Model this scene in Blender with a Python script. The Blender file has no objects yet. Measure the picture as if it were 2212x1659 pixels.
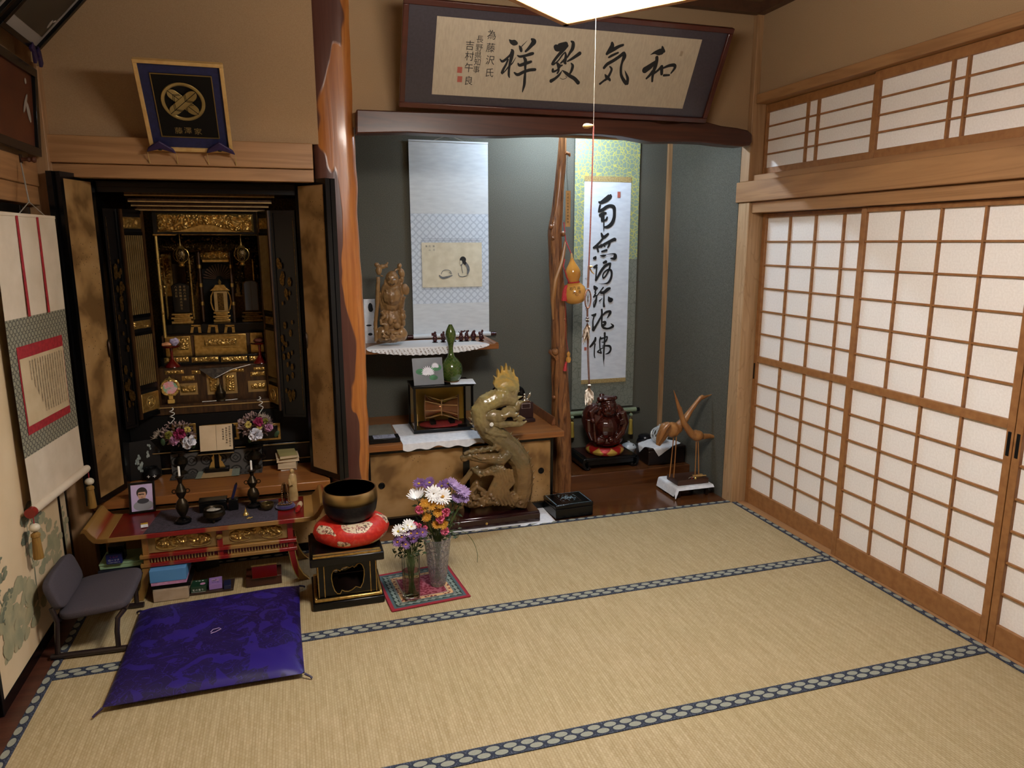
import bpy, math, random
from mathutils import Vector, Matrix, noise
random.seed(7)
SC = bpy.context.scene
COL = SC.collection
PI = math.pi
# ---------------------------------------------------------------- camera (fitted from the mat edges, shoji and posts)
F = 1549.2866
PITCH, YAW, ROLL = 0.19523, 0.29511, -0.00163
CAM = Vector((0.9949, -3.7990, 1.6367))
_f = Vector((math.sin(YAW)*math.cos(PITCH), math.cos(YAW)*math.cos(PITCH), -math.sin(PITCH)))
_r0 = Vector((math.cos(YAW), -math.sin(YAW), 0)); _u0 = _r0.cross(_f)
_r = _r0*math.cos(ROLL) + _u0*math.sin(ROLL); _u = _u0*math.cos(ROLL) - _r0*math.sin(ROLL)
cd = bpy.data.cameras.new('camera'); cam = bpy.data.objects.new('camera', cd); COL.objects.link(cam)
cd.sensor_fit = 'HORIZONTAL'; cd.sensor_width = 36; cd.lens = F/2212*36; cd.clip_start = .02; cd.clip_end = 60
cam.matrix_world = Matrix(((_r.x,_u.x,-_f.x,CAM.x),(_r.y,_u.y,-_f.y,CAM.y),(_r.z,_u.z,-_f.z,CAM.z),(0,0,0,1)))
SC.camera = cam
# ---------------------------------------------------------------- world and exposure
w = bpy.data.worlds.new('world'); SC.world = w; w.use_nodes = True
w.node_tree.nodes['Background'].inputs[0].default_value = (.01,.01,.01,1); w.node_tree.nodes['Background'].inputs[1].default_value = 1
SC.view_settings.view_transform = 'Standard'; SC.view_settings.look = 'None'; SC.view_settings.gamma = 1
SC.view_settings.exposure = 0.06; SC.view_settings.use_curve_mapping = False
LAMP_E = 76.0      # pendant diffuser strength
TUBE_E = 330.0      # alcove tube strength
# ---------------------------------------------------------------- helpers
def ray(px, py): return _r*((px-1106)/F) - _u*((py-829.5)/F) + _f
def onx(px, py, x): d = ray(px,py); return CAM + d*((x-CAM.x)/d.x)
def ony(px, py, y): d = ray(px,py); return CAM + d*((y-CAM.y)/d.y)
def onz(px, py, z): d = ray(px,py); return CAM + d*((z-CAM.z)/d.z)
def onp(px, py, p0, n): d = ray(px,py); return CAM + d*((Vector(p0)-CAM).dot(n)/d.dot(n))
def hexc(h, a=1):
    h = h.lstrip('#'); c = [int(h[i:i+2],16)/255 for i in (0,2,4)]
    return tuple(((x+.055)/1.055)**2.4 if x > .04045 else x/12.92 for x in c) + (a,)
V = Vector
class B:
    def __init__(s): s.v = []; s.f = []
    def add(s, vs, fs):
        o = len(s.v); s.v += [tuple(v) for v in vs]; s.f += [tuple(i+o for i in f) for f in fs]; return s
    def hexa(s, p):
        return s.add(p, [(0,3,2,1),(4,5,6,7),(0,1,5,4),(1,2,6,5),(2,3,7,6),(3,0,4,7)])
    def box(s, x0, x1, y0, y1, z0, z1):
        return s.hexa([(x0,y0,z0),(x1,y0,z0),(x1,y1,z0),(x0,y1,z0),(x0,y0,z1),(x1,y0,z1),(x1,y1,z1),(x0,y1,z1)])
    def obox(s, c, ax, ay, az):          # centre and three half-axis vectors
        c, ax, ay, az = V(c), V(ax), V(ay), V(az)
        return s.hexa([c-ax-ay-az, c+ax-ay-az, c+ax+ay-az, c-ax+ay-az, c-ax-ay+az, c+ax-ay+az, c+ax+ay+az, c-ax+ay+az])
    def tube(s, pts, r, n=8, cap=True, flat=1.0, up=None):
        pts = [V(p) for p in pts]; m = len(pts)
        rs = r if isinstance(r, (list, tuple)) else [r]*m
        vs = []; fs = []; prev = None
        for i, p in enumerate(pts):
            t = (pts[min(i+1,m-1)] - pts[max(i-1,0)])
            if t.length < 1e-9: t = V((0,0,1))
            t.normalize()
            if prev is None:
                a = V(up) if up else (V((0,0,1)) if abs(t.z) < .9 else V((1,0,0)))
            else: a = prev
            a = (a - t*a.dot(t))
            if a.length < 1e-6: a = V((1,0,0)) - t*t.x
            a.normalize(); prev = a; b = t.cross(a)
            for k in range(n):
                q = 2*PI*k/n; vs.append(p + a*(math.cos(q)*rs[i]*flat) + b*(math.sin(q)*rs[i]))
        for i in range(m-1):
            for k in range(n):
                k2 = (k+1) % n; fs.append((i*n+k, i*n+k2, (i+1)*n+k2, (i+1)*n+k))
        if cap: fs.append(tuple(range(n-1,-1,-1))); fs.append(tuple((m-1)*n+k for k in range(n)))
        return s.add(vs, fs)
    def lathe(s, prof, c=(0,0,0), n=24, mx=None, sx=1, sy=1, wob=None):
        c = V(c); vs = []; fs = []; m = len(prof)
        for i, (r, z) in enumerate(prof):
            for k in range(n):
                q = 2*PI*k/n; rr = max(r,1e-4)*(wob(q,z) if wob else 1)
                p = V((rr*math.cos(q)*sx, rr*math.sin(q)*sy, z))
                vs.append(c + (mx @ p if mx else p))
        for i in range(m-1):
            for k in range(n):
                k2 = (k+1) % n; fs.append((i*n+k, i*n+k2, (i+1)*n+k2, (i+1)*n+k))
        if prof[0][0] > 2e-4: fs.append(tuple(range(n-1,-1,-1)))
        if prof[-1][0] > 2e-4: fs.append(tuple((m-1)*n+k for k in range(n)))
        return s.add(vs, fs)
    def ell(s, c, r, mx=None, nu=14, nv=9):
        if isinstance(r, (int,float)): r = (r,r,r)
        c = V(c); vs = []; fs = []
        for i in range(nv+1):
            a = PI*i/nv
            for k in range(nu):
                q = 2*PI*k/nu; sa = max(math.sin(a),1e-3)
                p = V((r[0]*sa*math.cos(q), r[1]*sa*math.sin(q), -r[2]*math.cos(a)))
                vs.append(c + (mx @ p if mx else p))
        for i in range(nv):
            for k in range(nu):
                k2 = (k+1) % nu; fs.append((i*nu+k, i*nu+k2, (i+1)*nu+k2, (i+1)*nu+k))
        return s.add(vs, fs)
    def prism(s, pts, dv):
        pts = [V(p) for p in pts]; dv = V(dv); n = len(pts)
        return s.add(pts + [p+dv for p in pts], [tuple(range(n-1,-1,-1)), tuple(range(n,2*n))] + [(i,(i+1)%n,n+(i+1)%n,n+i) for i in range(n)])
    def poly(s, pts): return s.add(pts, [tuple(range(len(pts)))])
    def grid(s, fn, nu, nv, closed=False):
        vs = []; m = nu if closed else nu+1
        for j in range(nv+1):
            for i in range(m): vs.append(V(fn(i/nu, j/nv)))
        fs = []
        for j in range(nv):
            for i in range(nu):
                i2 = (i+1) % m; fs.append((j*m+i, j*m+i2, (j+1)*m+i2, (j+1)*m+i))
        return s.add(vs, fs)
    def ring(s, c, R, r, n=32, k=8, mx=None, sz=1.0):
        c = V(c)
        def fn(u, v):
            a = 2*PI*u; b = 2*PI*v; p = V(((R+r*math.cos(b))*math.cos(a), (R+r*math.cos(b))*math.sin(a), r*sz*math.sin(b)))
            return c + (mx @ p if mx else p)
        return s.grid(fn, n, k, True)
    def strip(s, pts, ws, nrm):          # flat brush stroke, variable width
        pts = [V(p) for p in pts]; m = len(pts); vs = []; fs = []
        for i, p in enumerate(pts):
            t = (pts[min(i+1,m-1)] - pts[max(i-1,0)]); d = t.cross(nrm)
            d = d.normalized() if d.length > 1e-9 else V((1,0,0))
            vs += [p + d*ws[i]*.5, p - d*ws[i]*.5]
        for i in range(m-1): fs.append((2*i, 2*i+1, 2*i+3, 2*i+2))
        s.add(vs, fs)
        for e, o in ((0,1),(m-1,m-2)):
            t = pts[e]-pts[o]
            if t.length < 1e-9: continue
            t.normalize(); d = t.cross(nrm).normalized(); h = ws[e]*.5
            s.poly([pts[e]+d*h, pts[e]+d*h*.6+t*h*.55, pts[e]+t*h*.75, pts[e]-d*h*.6+t*h*.55, pts[e]-d*h])
        return s
def cat(pts, k=5):                        # Catmull-Rom through tuples
    out = []; n = len(pts)
    for i in range(n-1):
        p0, p1, p2, p3 = pts[max(i-1,0)], pts[i], pts[i+1], pts[min(i+2,n-1)]
        for j in range(k):
            t = j/k
            out.append(tuple(.5*((2*b)+(-a+c)*t+(2*a-5*b+4*c-d)*t*t+(-a+3*b-3*c+d)*t**3) for a,b,c,d in zip(p0,p1,p2,p3)))
    out.append(tuple(pts[-1])); return out
WM = {}
def mesh_of(name, b):
    me = bpy.data.meshes.new(name); me.from_pydata([tuple(v) for v in b.v], [], b.f); me.validate(); me.update(); return me
def mk(name, b, m, par=None, world=True, bev=0, smooth=35, kind=None, label=None, cat_=None, group=None, mods=None, recalc=True):
    inv = WM[par.as_pointer()].inverted() if (par is not None and world) else None
    if inv is not None: b.v = [tuple(inv @ V(v)) for v in b.v]
    me = mesh_of(name, b)
    if recalc:
        import bmesh
        bm = bmesh.new(); bm.from_mesh(me); bmesh.ops.recalc_face_normals(bm, faces=bm.faces); bm.to_mesh(me); bm.free()
    if smooth: me.shade_smooth(); me.set_sharp_from_angle(angle=math.radians(smooth))
    o = bpy.data.objects.new(name, me); COL.objects.link(o)
    if m: me.materials.append(m)
    if par is not None: o.parent = par; WM[o.as_pointer()] = WM[par.as_pointer()]
    else: WM[o.as_pointer()] = Matrix.Identity(4)
    if bev:
        d = o.modifiers.new('bevel','BEVEL'); d.width = bev; d.segments = 2; d.limit_method = 'ANGLE'
    if kind: o['kind'] = kind
    if label: o['label'] = label
    if cat_: o['category'] = cat_
    if group: o['group'] = group
    return o
def thing(name, label, cat_, loc=(0,0,0), rz=0, group=None, kind=None, mw=None):
    o = bpy.data.objects.new(name, None); COL.objects.link(o); o.empty_display_size = .05
    o.matrix_world = mw if mw is not None else Matrix.Translation(V(loc)) @ Matrix.Rotation(rz,4,'Z')
    WM[o.as_pointer()] = o.matrix_world.copy()
    o['label'] = label; o['category'] = cat_
    if group: o['group'] = group
    if kind: o['kind'] = kind
    return o
def inst(src, name, par, loc, rz=0, mx=None):     # piece sharing mesh data, local placement under par
    o = bpy.data.objects.new(name, src); COL.objects.link(o); o.parent = par
    o.matrix_local = Matrix.Translation(V(loc)) @ (mx if mx is not None else Matrix.Rotation(rz,4,'Z'))
    WM[o.as_pointer()] = WM[par.as_pointer()] @ o.matrix_local
    return o
def blob(b, voxel, smooth=4):                      # fuse overlapping solids into one carved surface
    me = mesh_of('tmp', b); o = bpy.data.objects.new('tmp', me); COL.objects.link(o)
    d = o.modifiers.new('r','REMESH'); d.mode = 'VOXEL'; d.voxel_size = voxel
    if smooth: e = o.modifiers.new('s','SMOOTH'); e.factor = .5; e.iterations = smooth
    dg = bpy.context.evaluated_depsgraph_get(); m2 = bpy.data.meshes.new_from_object(o.evaluated_get(dg))
    r = B(); r.v = [tuple(v.co) for v in m2.vertices]; r.f = [tuple(p.vertices) for p in m2.polygons]
    bpy.data.objects.remove(o); bpy.data.meshes.remove(me); bpy.data.meshes.remove(m2); return r
def displace(b, amp, scale, seed=0, st=(1,1,1)):
    out = []
    for v in b.v:
        p = V((v[0]*st[0], v[1]*st[1], v[2]*st[2]))*scale + V((seed,seed*.7,0))
        d = noise.noise_vector(p)
        out.append((v[0]+d.x*amp, v[1]+d.y*amp, v[2]+d.z*amp))
    b.v = out; return b
_glyph = {}
def glyph(ch):
    if ch not in _glyph:
        cu = bpy.data.curves.new('t','FONT'); cu.body = ch; cu.size = 1; cu.resolution_u = 2; cu.align_x = 'CENTER'; cu.align_y = 'CENTER'
        o = bpy.data.objects.new('t', cu); COL.objects.link(o)
        dg = bpy.context.evaluated_depsgraph_get(); m2 = bpy.data.meshes.new_from_object(o.evaluated_get(dg))
        vs = [tuple(v.co) for v in m2.vertices]; fs = [tuple(p.vertices) for p in m2.polygons]
        if vs:
            cx = (min(v[0] for v in vs)+max(v[0] for v in vs))/2; cy = (min(v[1] for v in vs)+max(v[1] for v in vs))/2
            vs = [(v[0]-cx, v[1]-cy) for v in vs]
        _glyph[ch] = (vs, fs); bpy.data.objects.remove(o); bpy.data.curves.remove(cu); bpy.data.meshes.remove(m2)
    return _glyph[ch]
def text_on(b, ch, c, ex, ey, size):              # a character centred at c with axes ex, ey
    vs, fs = glyph(ch); ex, ey, c = V(ex).normalized(), V(ey).normalized(), V(c)
    b.add([c + ex*(v[0]*size) + ey*(v[1]*size) for v in vs], fs)
# ---------------------------------------------------------------- materials
class NT:
    def __init__(s, name):
        s.m = bpy.data.materials.new(name); s.m.use_nodes = True; s.t = s.m.node_tree; s.n = s.t.nodes
        s.b = s.n['Principled BSDF']; s.tc = s.n.new('ShaderNodeTexCoord')
    def new(s, ty, **kw):
        n = s.n.new('ShaderNode'+ty)
        for k, v in kw.items(): setattr(n, k, v)
        return n
    def link(s, a, b): s.t.links.new(a, b)
    def mapped(s, scale=(1,1,1), rot=(0,0,0), loc=(0,0,0), src='Object'):
        m = s.new('Mapping'); m.inputs['Scale'].default_value = scale; m.inputs['Rotation'].default_value = rot; m.inputs['Location'].default_value = loc
        s.link(s.tc.outputs[src], m.inputs[0]); return m.outputs[0]
    def noise(s, vec, scale, detail=3, rough=.5, dist=0):
        n = s.new('TexNoise'); n.inputs['Scale'].default_value = scale; n.inputs['Detail'].default_value = detail; n.inputs['Roughness'].default_value = rough
        n.inputs['Distortion'].default_value = dist; s.link(vec, n.inputs['Vector']); return n.outputs['Fac']
    def ramp(s, fac, stops, interp='LINEAR'):
        r = s.new('ValToRGB'); r.color_ramp.interpolation = interp; e = r.color_ramp.elements
        while len(e) < len(stops): e.new(.5)
        for i, (p, c) in enumerate(stops): e[i].position = p; e[i].color = c if isinstance(c, tuple) else hexc(c)
        s.link(fac, r.inputs[0]); return r.outputs[0]
    def math(s, op, a, b=None, c=None):
        n = s.new('Math', operation=op)
        for i, x in enumerate((a,b,c)):
            if x is None: continue
            if isinstance(x, (int,float)): n.inputs[i].default_value = x
            else: s.link(x, n.inputs[i])
        return n.outputs[0]
    def mix(s, fac, a, b, mode='MIX'):
        n = s.new('Mix', data_type='RGBA', blend_type=mode)
        for i, x in ((0,fac),(6,a),(7,b)):
            if isinstance(x, str): x = hexc(x)
            if isinstance(x, (int,float,tuple)): n.inputs[i].default_value = x
            else: s.link(x, n.inputs[i])
        return n.outputs[2]
    def sep(s, vec):
        n = s.new('SeparateXYZ'); s.link(vec, n.inputs[0]); return n.outputs
    def bump(s, h, strength=.3, dist=.002):
        n = s.new('Bump'); n.inputs['Strength'].default_value = strength; n.inputs['Distance'].default_value = dist
        s.link(h, n.inputs['Height']); s.link(n.outputs[0], s.b.inputs['Normal']); return s
    def set(s, **kw):
        names = dict(col='Base Color', rough='Roughness', metal='Metallic', coat='Coat Weight', crough='Coat Roughness', trans='Transmission Weight', ior='IOR', alpha='Alpha', emit='Emission Color', es='Emission Strength', spec='Specular IOR Level', sheen='Sheen Weight', sss='Subsurface Weight')
        for k, v in kw.items():
            if isinstance(v, str): v = hexc(v)
            i = s.b.inputs[names[k]]
            if isinstance(v, (int,float,tuple)): i.default_value = v
            else: s.link(v, i)
        return s
def mat(name, c, c2=None, rough=.5, metal=0, ns=20, st=(1,1,1), rp=(.35,.65), bump=0, bs=None, bd=.002, det=4, **kw):
    n = NT(name); n.set(rough=rough, metal=metal, **kw)
    if c2 is None and not bump: n.set(col=c); return n.m
    v = n.mapped(st); f = n.noise(v, ns, det)
    n.set(col=n.ramp(f, [(rp[0], c), (rp[1], c2 or c)]))
    if bump: n.bump(n.noise(v, bs, 3) if bs else f, bump, bd)
    return n.m
def wood(name, c1, c2, axis='x', fine=60, rough=.45, coat=0, ring=6, bump=.15):
    n = NT(name); k = {'x':(.06,1,1),'y':(1,.06,1),'z':(1,1,.06)}[axis]
    v = n.mapped(k); f1 = n.noise(v, ring, 4, .6, 1.2); f2 = n.noise(v, fine, 3)
    wv = n.math('SINE', n.math('MULTIPLY', f1, 38)); wv = n.math('MULTIPLY_ADD', wv, .22, .5)
    f = n.math('ADD', n.math('MULTIPLY', wv, .55), n.math('MULTIPLY', f2, .45))
    n.set(col=n.ramp(f, [(.3, c1), (.7, c2)]), rough=rough, coat=coat, crough=.15); n.bump(f, bump, .001); return n.m
M = {}
M['plaster'] = mat('sand plaster', '#9e8160', '#a88b69', rough=.95, ns=300, bump=.25, bd=.001)
M['green'] = mat('green speckled wall', '#403f37', '#66655a', rough=.85, ns=300, rp=(.36,.70), bump=.5, bd=.0015, det=6)
M['cedar_x'] = wood('cedar beam x', '#8f6842', '#a87f55', 'x', 40, .5)
M['cedar_y'] = wood('cedar beam y', '#8f6640', '#a87d52', 'y', 40, .5)
M['cedar_z'] = wood('cedar post', '#94704c', '#b08c66', 'z', 40, .5)
M['shoji_wood'] = mat('shoji wood', '#8a5c33', '#9b6b3e', rough=.5, ns=30, st=(1,1,1))
M['paper'] = mat('shoji paper', '#e8e2dc', '#f2ede8', rough=.9, ns=120, rp=(.3,.7), bump=.05, bd=.0005)
M['dark_wood'] = wood('dark toko wood', '#3a1e16', '#552f21', 'x', 30, .42, .05, 6, .4)
M['brown_wood'] = wood('brown board', '#5f3820', '#7d4c2c', 'x', 30, .32, .25, 5, .06)
M['orange_wood'] = wood('orange shelf wood', '#7a4a26', '#95602f', 'x', 30, .35, .2, 5, .06)
M['black'] = mat('black lacquer', '#070708', rough=.25, spec=.35)
M['black_matte'] = mat('black matte', '#0b0a0a', rough=.55, spec=.2)
M['gold'] = mat('gold leaf', '#c2a05c', '#a07f42', rough=.3, metal=.8, ns=60)
M['gold_bright'] = mat('bright gold', '#d4b469', rough=.26, metal=.75)
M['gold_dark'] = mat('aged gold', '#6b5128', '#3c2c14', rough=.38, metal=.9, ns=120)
M['gold_paint'] = mat('matte gold paint', '#a98c58', '#937647', rough=.45, metal=.45, ns=18)
M['white'] = mat('white cloth', '#e6e8ec', '#d6d9df', rough=.9, ns=40)
M['ink'] = mat('ink', '#0c0c0f', rough=.7)
M['red_seal'] = mat('seal red', '#a8584a', rough=.8)
def goldpaper():
    n = NT('gold flecked paper'); v = n.mapped((1,1,1)); a = n.noise(v, 5, 3, .55, .3); c = n.ramp(a, [(.36,'#74552f'),(.5,'#a5804f'),(.62,'#b18e60')])
    sp = n.new('TexVoronoi'); sp.inputs['Scale'].default_value = 55; n.link(v, sp.inputs['Vector'])
    m2 = n.noise(v, 3.3, 2); msk = n.math('MULTIPLY', n.math('LESS_THAN', sp.outputs['Distance'], .14), n.math('GREATER_THAN', m2, .56))
    n.set(col=n.mix(msk, c, '#4a2f16'), rough=.55, metal=.25); return n.m
M['goldpaper'] = goldpaper()
# ================================================================ LIGHTS (the room's own lamps; fixtures are built further down)
def emis(name, c, s):
    n = NT(name); n.set(col=c, emit=c, es=s, rough=.5); return n.m
M['lamp_on'] = emis('lamp diffuser lit', '#fffaf4', LAMP_E)
M['lamp_side'] = emis('lamp side paper lit', '#fff8ee', 54.0)
M['tube_on'] = emis('tube lit', '#d8ecff', TUBE_E)
# ================================================================ SETTING
S = 'structure'
W = 3.64; CEIL = 2.95
mk('floor', B().box(-.2,W+.25,-4.8,.02,-.12,-.013), M['brown_wood'], kind=S, label='brown board floor showing as a strip around the rush mat', cat_='floor')
# --- rush mat
n = NT('woven rush'); v = n.mapped((1,1,1)); s = n.sep(v)
br = n.new('TexBrick'); br.offset = .5; br.inputs['Scale'].default_value = 1; br.inputs['Brick Width'].default_value = .017; br.inputs['Row Height'].default_value = .0095
br.inputs['Mortar Size'].default_value = .0011; br.inputs['Mortar Smooth'].default_value = .6; br.inputs['Bias'].default_value = -.1
br.inputs['Color1'].default_value = hexc('#a8966f'); br.inputs['Color2'].default_value = hexc('#b9a785'); br.inputs['Mortar'].default_value = hexc('#8d7248')
n.link(n.mapped((1,1,1), (0,0,PI/2)), br.inputs['Vector'])
big = n.noise(v, 2.2, 3); fib = n.noise(n.mapped((1,.05,1)), 120, 3)
c = n.mix(.30, br.outputs['Color'], n.ramp(fib, [(.35,'#938056'),(.65,'#c9b792')]))
c = n.mix(n.math('MULTIPLY', big, .35), c, '#a08c62')
n.set(col=c, rough=.72); n.bump(br.outputs['Fac'], -.5, .0012); M['rush'] = n.m
n = NT('navy border cloth'); s = n.sep(n.mapped((1,1,1)))
def cell(off, vo):
    u = n.math('SUBTRACT', n.math('FRACT', n.math('ADD', n.math('DIVIDE', s[0], .06), off)), .5); vv = n.math('SUBTRACT', s[1], vo)
    return n.math('ADD', n.math('POWER', n.math('MULTIPLY', u, 2.6), 2), n.math('POWER', n.math('MULTIPLY', vv, 82), 2))
a1 = cell(0, .004); fine = n.noise(n.mapped((1,1,1)), 190, 2)
msk = n.math('LESS_THAN', a1, .95)
msk2 = n.math('MULTIPLY', n.math('GREATER_THAN', a1, 1.7), n.math('GREATER_THAN', fine, .53))
c = n.mix(msk2, '#1e2536', '#4a5262'); c = n.mix(n.math('MULTIPLY', msk, n.math('MULTIPLY_ADD', fine, .5, .6)), c, '#9a9b8a'); n.set(col=c, rough=.8); n.bump(fine, .3, .001); M['heri'] = n.m
mat_t = thing('rush_mat', 'large woven rush floor mat in bordered strips with navy patterned cloth edging', 'mat', (0,0,-.012))
ROW = .9; BW = .032
for i in range(5):
    y1 = -ROW*i; y0 = y1-ROW
    st = B(); NX, NY = 60, 16
    st.grid(lambda u, t: (u*W, y0+t*ROW, .0-.0015 + .0012*noise.noise(V((u*9, (y0+t*ROW)*3, i)))), NX, NY)
    mk('mat_strip', st, M['rush'], mat_t, smooth=60)
def heri(p, ang, L, z=.002):
    b = B().box(0, L, -BW/2, BW/2, -.003, .0); o = mk('border', b, M['heri'], mat_t, world=False)
    o.matrix_local = Matrix.Translation(V((p[0],p[1],.012+z))) @ Matrix.Rotation(ang,4,'Z')
for i in range(5):
    y1 = -ROW*i; heri((BW,y1-BW/2), 0, W-2*BW); heri((W-BW,y1-ROW+BW/2), PI, W-2*BW)
heri((BW/2,-4.5), PI/2, 4.5, .003); heri((W-BW/2,0), -PI/2, 4.5, .003)
# --- right wall: sill, shoji, lintel, transom
mk('trim_1', B().box(W,W+.14,-4.7,-.04,-.013,.004), M['cedar_y'], kind=S, label='wooden sill track under the shoji screens', cat_='sill', bev=.002)
mk('trim_2', B().box(W-.02,W+.14,-4.7,-.04,1.803,1.866), M['cedar_y'], kind=S, label='grooved wooden head track above the shoji screens', cat_='beam', bev=.003)
mk('trim_3', B().box(W-.05,W+.11,-4.7,.085,1.867,1.985), M['cedar_y'], kind=S, label='deep pale wooden lintel rail between shoji and transom windows', cat_='beam', bev=.004)
mk('trim_4', B().box(W-.01,W+.12,-4.7,-.02,1.986,2.02), M['cedar_y'], kind=S, label='thin wooden sill under the transom windows', cat_='sill', bev=.002)
mk('trim_5', B().box(W-.02,W+.12,-4.7,-.02,2.418,2.47), M['cedar_y'], kind=S, label='wooden head rail above the transom windows', cat_='beam', bev=.003)
mk('wall_right', B().box(W,W+.12,-4.7,-.02,2.471,CEIL), M['plaster'], kind=S, label='tan sand plaster wall above the transom windows', cat_='wall')
# corner post of the alcove, in front of the green side wall
n = NT('straight grained post'); v = n.mapped((1,1,.05)); f = n.noise(v, 60, 3); g = n.math('SINE', n.math('MULTIPLY', n.noise(n.mapped((1,1,.22)), 7, 3, .5, .6), 60))
n.set(col=n.mix(n.math('MULTIPLY', n.math('GREATER_THAN', g, .93), .22), n.ramp(f, [(.3,'#a5825c'),(.7,'#bb9a74')]), '#7a5432'), rough=.5); M['post'] = n.m
mk('trim_6', B().box(3.602,3.80,-.038,.07,-.013,1.866), M['post'], kind=S, label='pale straight-grained square post beside the shoji screens', cat_='post', bev=.006)
mk('trim_20', B().box(3.6945,3.75,.006,.07,1.986,2.93), M['cedar_z'], kind=S, label='narrow filler post at the end of the transom windows', cat_='post')
mk('trim_7', B().box(3.602,3.694,-.018,.07,1.986,2.93), M['cedar_z'], kind=S, label='slim corner post above the lintel beside the framed calligraphy', cat_='post', bev=.004)
PW, PH = .905, 1.80
ST = .032; RB = .10; MID = (.908,.946); TOP = 1.772
def shoji(name, x, y0, label, hand):
    t = thing(name, label, 'sliding door', (x, y0, .004), kind=S); a = M['shoji_wood']
    for k in (0,1):
        yy = 0 if k == 0 else -PW+ST
        mk('stile', B().box(0,.03,yy-ST,yy,0,PH-.004), a, t, world=False, bev=.002)
    for z0, z1 in ((0,RB), (MID[0],MID[1]), (TOP,PH-.004)):
        mk('rail', B().box(.001,.029,-PW+ST,-ST,z0,z1), a, t, world=False, bev=.002)
    inner = PW-2*ST; cw = inner/4
    vb = mesh_of('muntin', B().box(.004,.017,-.0055,.0055,RB,TOP)); vb.materials.append(a)
    for k in (1,2,3): inst(vb, 'muntin', t, (0,-ST-k*cw,0))
    hb = mesh_of('muntin', B().box(.006,.017,-PW+ST,-ST,-.004,.004)); hb.materials.append(a)
    zs = []
    for lo, hi in ((RB,MID[0]), (MID[1],TOP)):
        h = (hi-lo)/6; zs += [(lo+k*h, h) for k in range(6)]
        for k in range(1,6): inst(hb, 'muntin', t, (0,0,lo+k*h))
    cache = {}
    for z, h in zs:
        key = round(h,4)
        if key not in cache:
            pb = B().box(.0172,.0185,-cw,0,0,h); cache[key] = mesh_of('paper_pane', pb); cache[key].materials.append(M['paper'])
        for k in range(4): inst(cache[key], 'paper_pane', t, (0,-ST-k*cw,z))
    for hy in hand:
        mk('finger_pull', B().box(-.0012,.004,hy-.008,hy+.008,.80,.90), M['black_matte'], t, world=False, bev=.003)
shoji('door_1', 3.695, -.047, 'white paper shoji screen sliding behind its neighbour, next to the alcove post', [-.012])
shoji('door_2', 3.658, -.872, 'full white paper shoji screen overlapping the one next to the alcove', [-PW+.017])
shoji('door_3', 3.658, -.872-PW-.003, 'white paper shoji screen meeting its neighbour at paired black finger pulls', [-.017])
shoji('door_4', 3.695, -2.66, 'white paper shoji screen farthest from the alcove', [])
def transom(name, x, ya, yb, bars, label):
    t = thing(name, label, 'transom window', (x, ya, 0), kind=S); a = M['shoji_wood']; L = ya-yb
    z0, z1, p0, p1, fw = 2.021, 2.417, 2.062, 2.373, .034
    for yy in (0, -L+fw): mk('stile', B().box(0,.028,yy-fw,yy,z0,z1), a, t, world=True if False else False, bev=.002)
    for q0, q1 in ((z0,p0),(p1,z1)): mk('rail', B().box(.001,.027,-L+fw,-fw,q0,q1), a, t, world=False, bev=.002)
    hs = (p1-p0)/4
    for k in (1,2,3): mk('muntin', B().box(.006,.017,-L+fw,-fw,p0+k*hs-.004,p0+k*hs+.004), a, t, world=False)
    ys = [ya-fw] + bars + [yb+fw]
    for q in bars: mk('muntin', B().box(.003,.017,q-ya-.006,q-ya+.006,p0,p1), a, t, world=False)
    for i in range(len(ys)-1):
        for k in range(4): mk('paper_pane', B().box(.0172,.0185,ys[i+1]-ya,ys[i]-ya,p0+k*hs,p0+(k+1)*hs), M['paper'], t, world=False)
yA = [onx(1745.7,219.6,3.70).y, onx(1769,213.7,3.70).y]; yB = [onx(2061,136,3.67).y, onx(2095,127,3.67).y]
transom('window_1', 3.695, .005, -.875, yA, 'smaller-looking paper transom with paired uprights, next to the framed calligraphy')
transom('window_2', 3.662, -.876, -1.75, yB, 'paper transom with paired uprights beyond the sliding overlap')
transom('window_3', 3.695, -1.72, -2.62, [-2.0,-2.06], 'third paper transom, farther from the alcove')
transom('window_4', 3.662, -2.62, -3.5, [-3.0,-3.06], 'fourth paper transom, farthest from the alcove')
mk('wall_right.001', B().box(W,W+.12,-4.7,-3.58,.005,2.417), M['plaster'], kind=S, label='tan plaster wall past the last shoji screen', cat_='wall')
# --- front wall and ceiling
mk('wall_front', B().box(-.2,W+.25,-4.82,-4.70,-.013,CEIL), M['plaster'], kind=S, label='tan plaster wall opposite the alcove', cat_='wall')
ce = thing('ceiling', 'dark board ceiling with thin battens', 'ceiling', (0,0,CEIL), kind=S)
n = NT('ceiling board'); f = n.noise(n.mapped((.06,1,1)), 18, 4, .6, 1); n.set(col=n.ramp(f, [(.3,'#6a4c34'),(.7,'#80603f')]), rough=.6); M['ceil'] = n.m
bm_ = mesh_of('ceiling_board', B().box(-.2,W+.25,0,.448,0,.02)); bm_.materials.append(M['ceil'])
for i in range(11): inst(bm_, 'ceiling_board', ce, (0,-4.82+i*.45,.0))
bt = mesh_of('batten', B().box(-.1,W+.1,-.012,.012,-.03,-.001)); bt.materials.append(M['ceil'])
for i in range(10): inst(bt, 'batten', ce, (0,-4.37+i*.45,0))
M['rim'] = mat('dark rim', '#4a3122', '#573a28', rough=.5, ns=20)
mk('trim_8', B().box(-.1,W,-.05,.0,2.895,2.95), M['rim'], kind=S, label='dark ceiling rim along the alcove side', cat_='trim')
mk('trim_9', B().box(W-.05,W,-4.7,-.051,2.895,2.95), M['rim'], kind=S, label='dark ceiling rim along the shoji side', cat_='trim')
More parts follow.
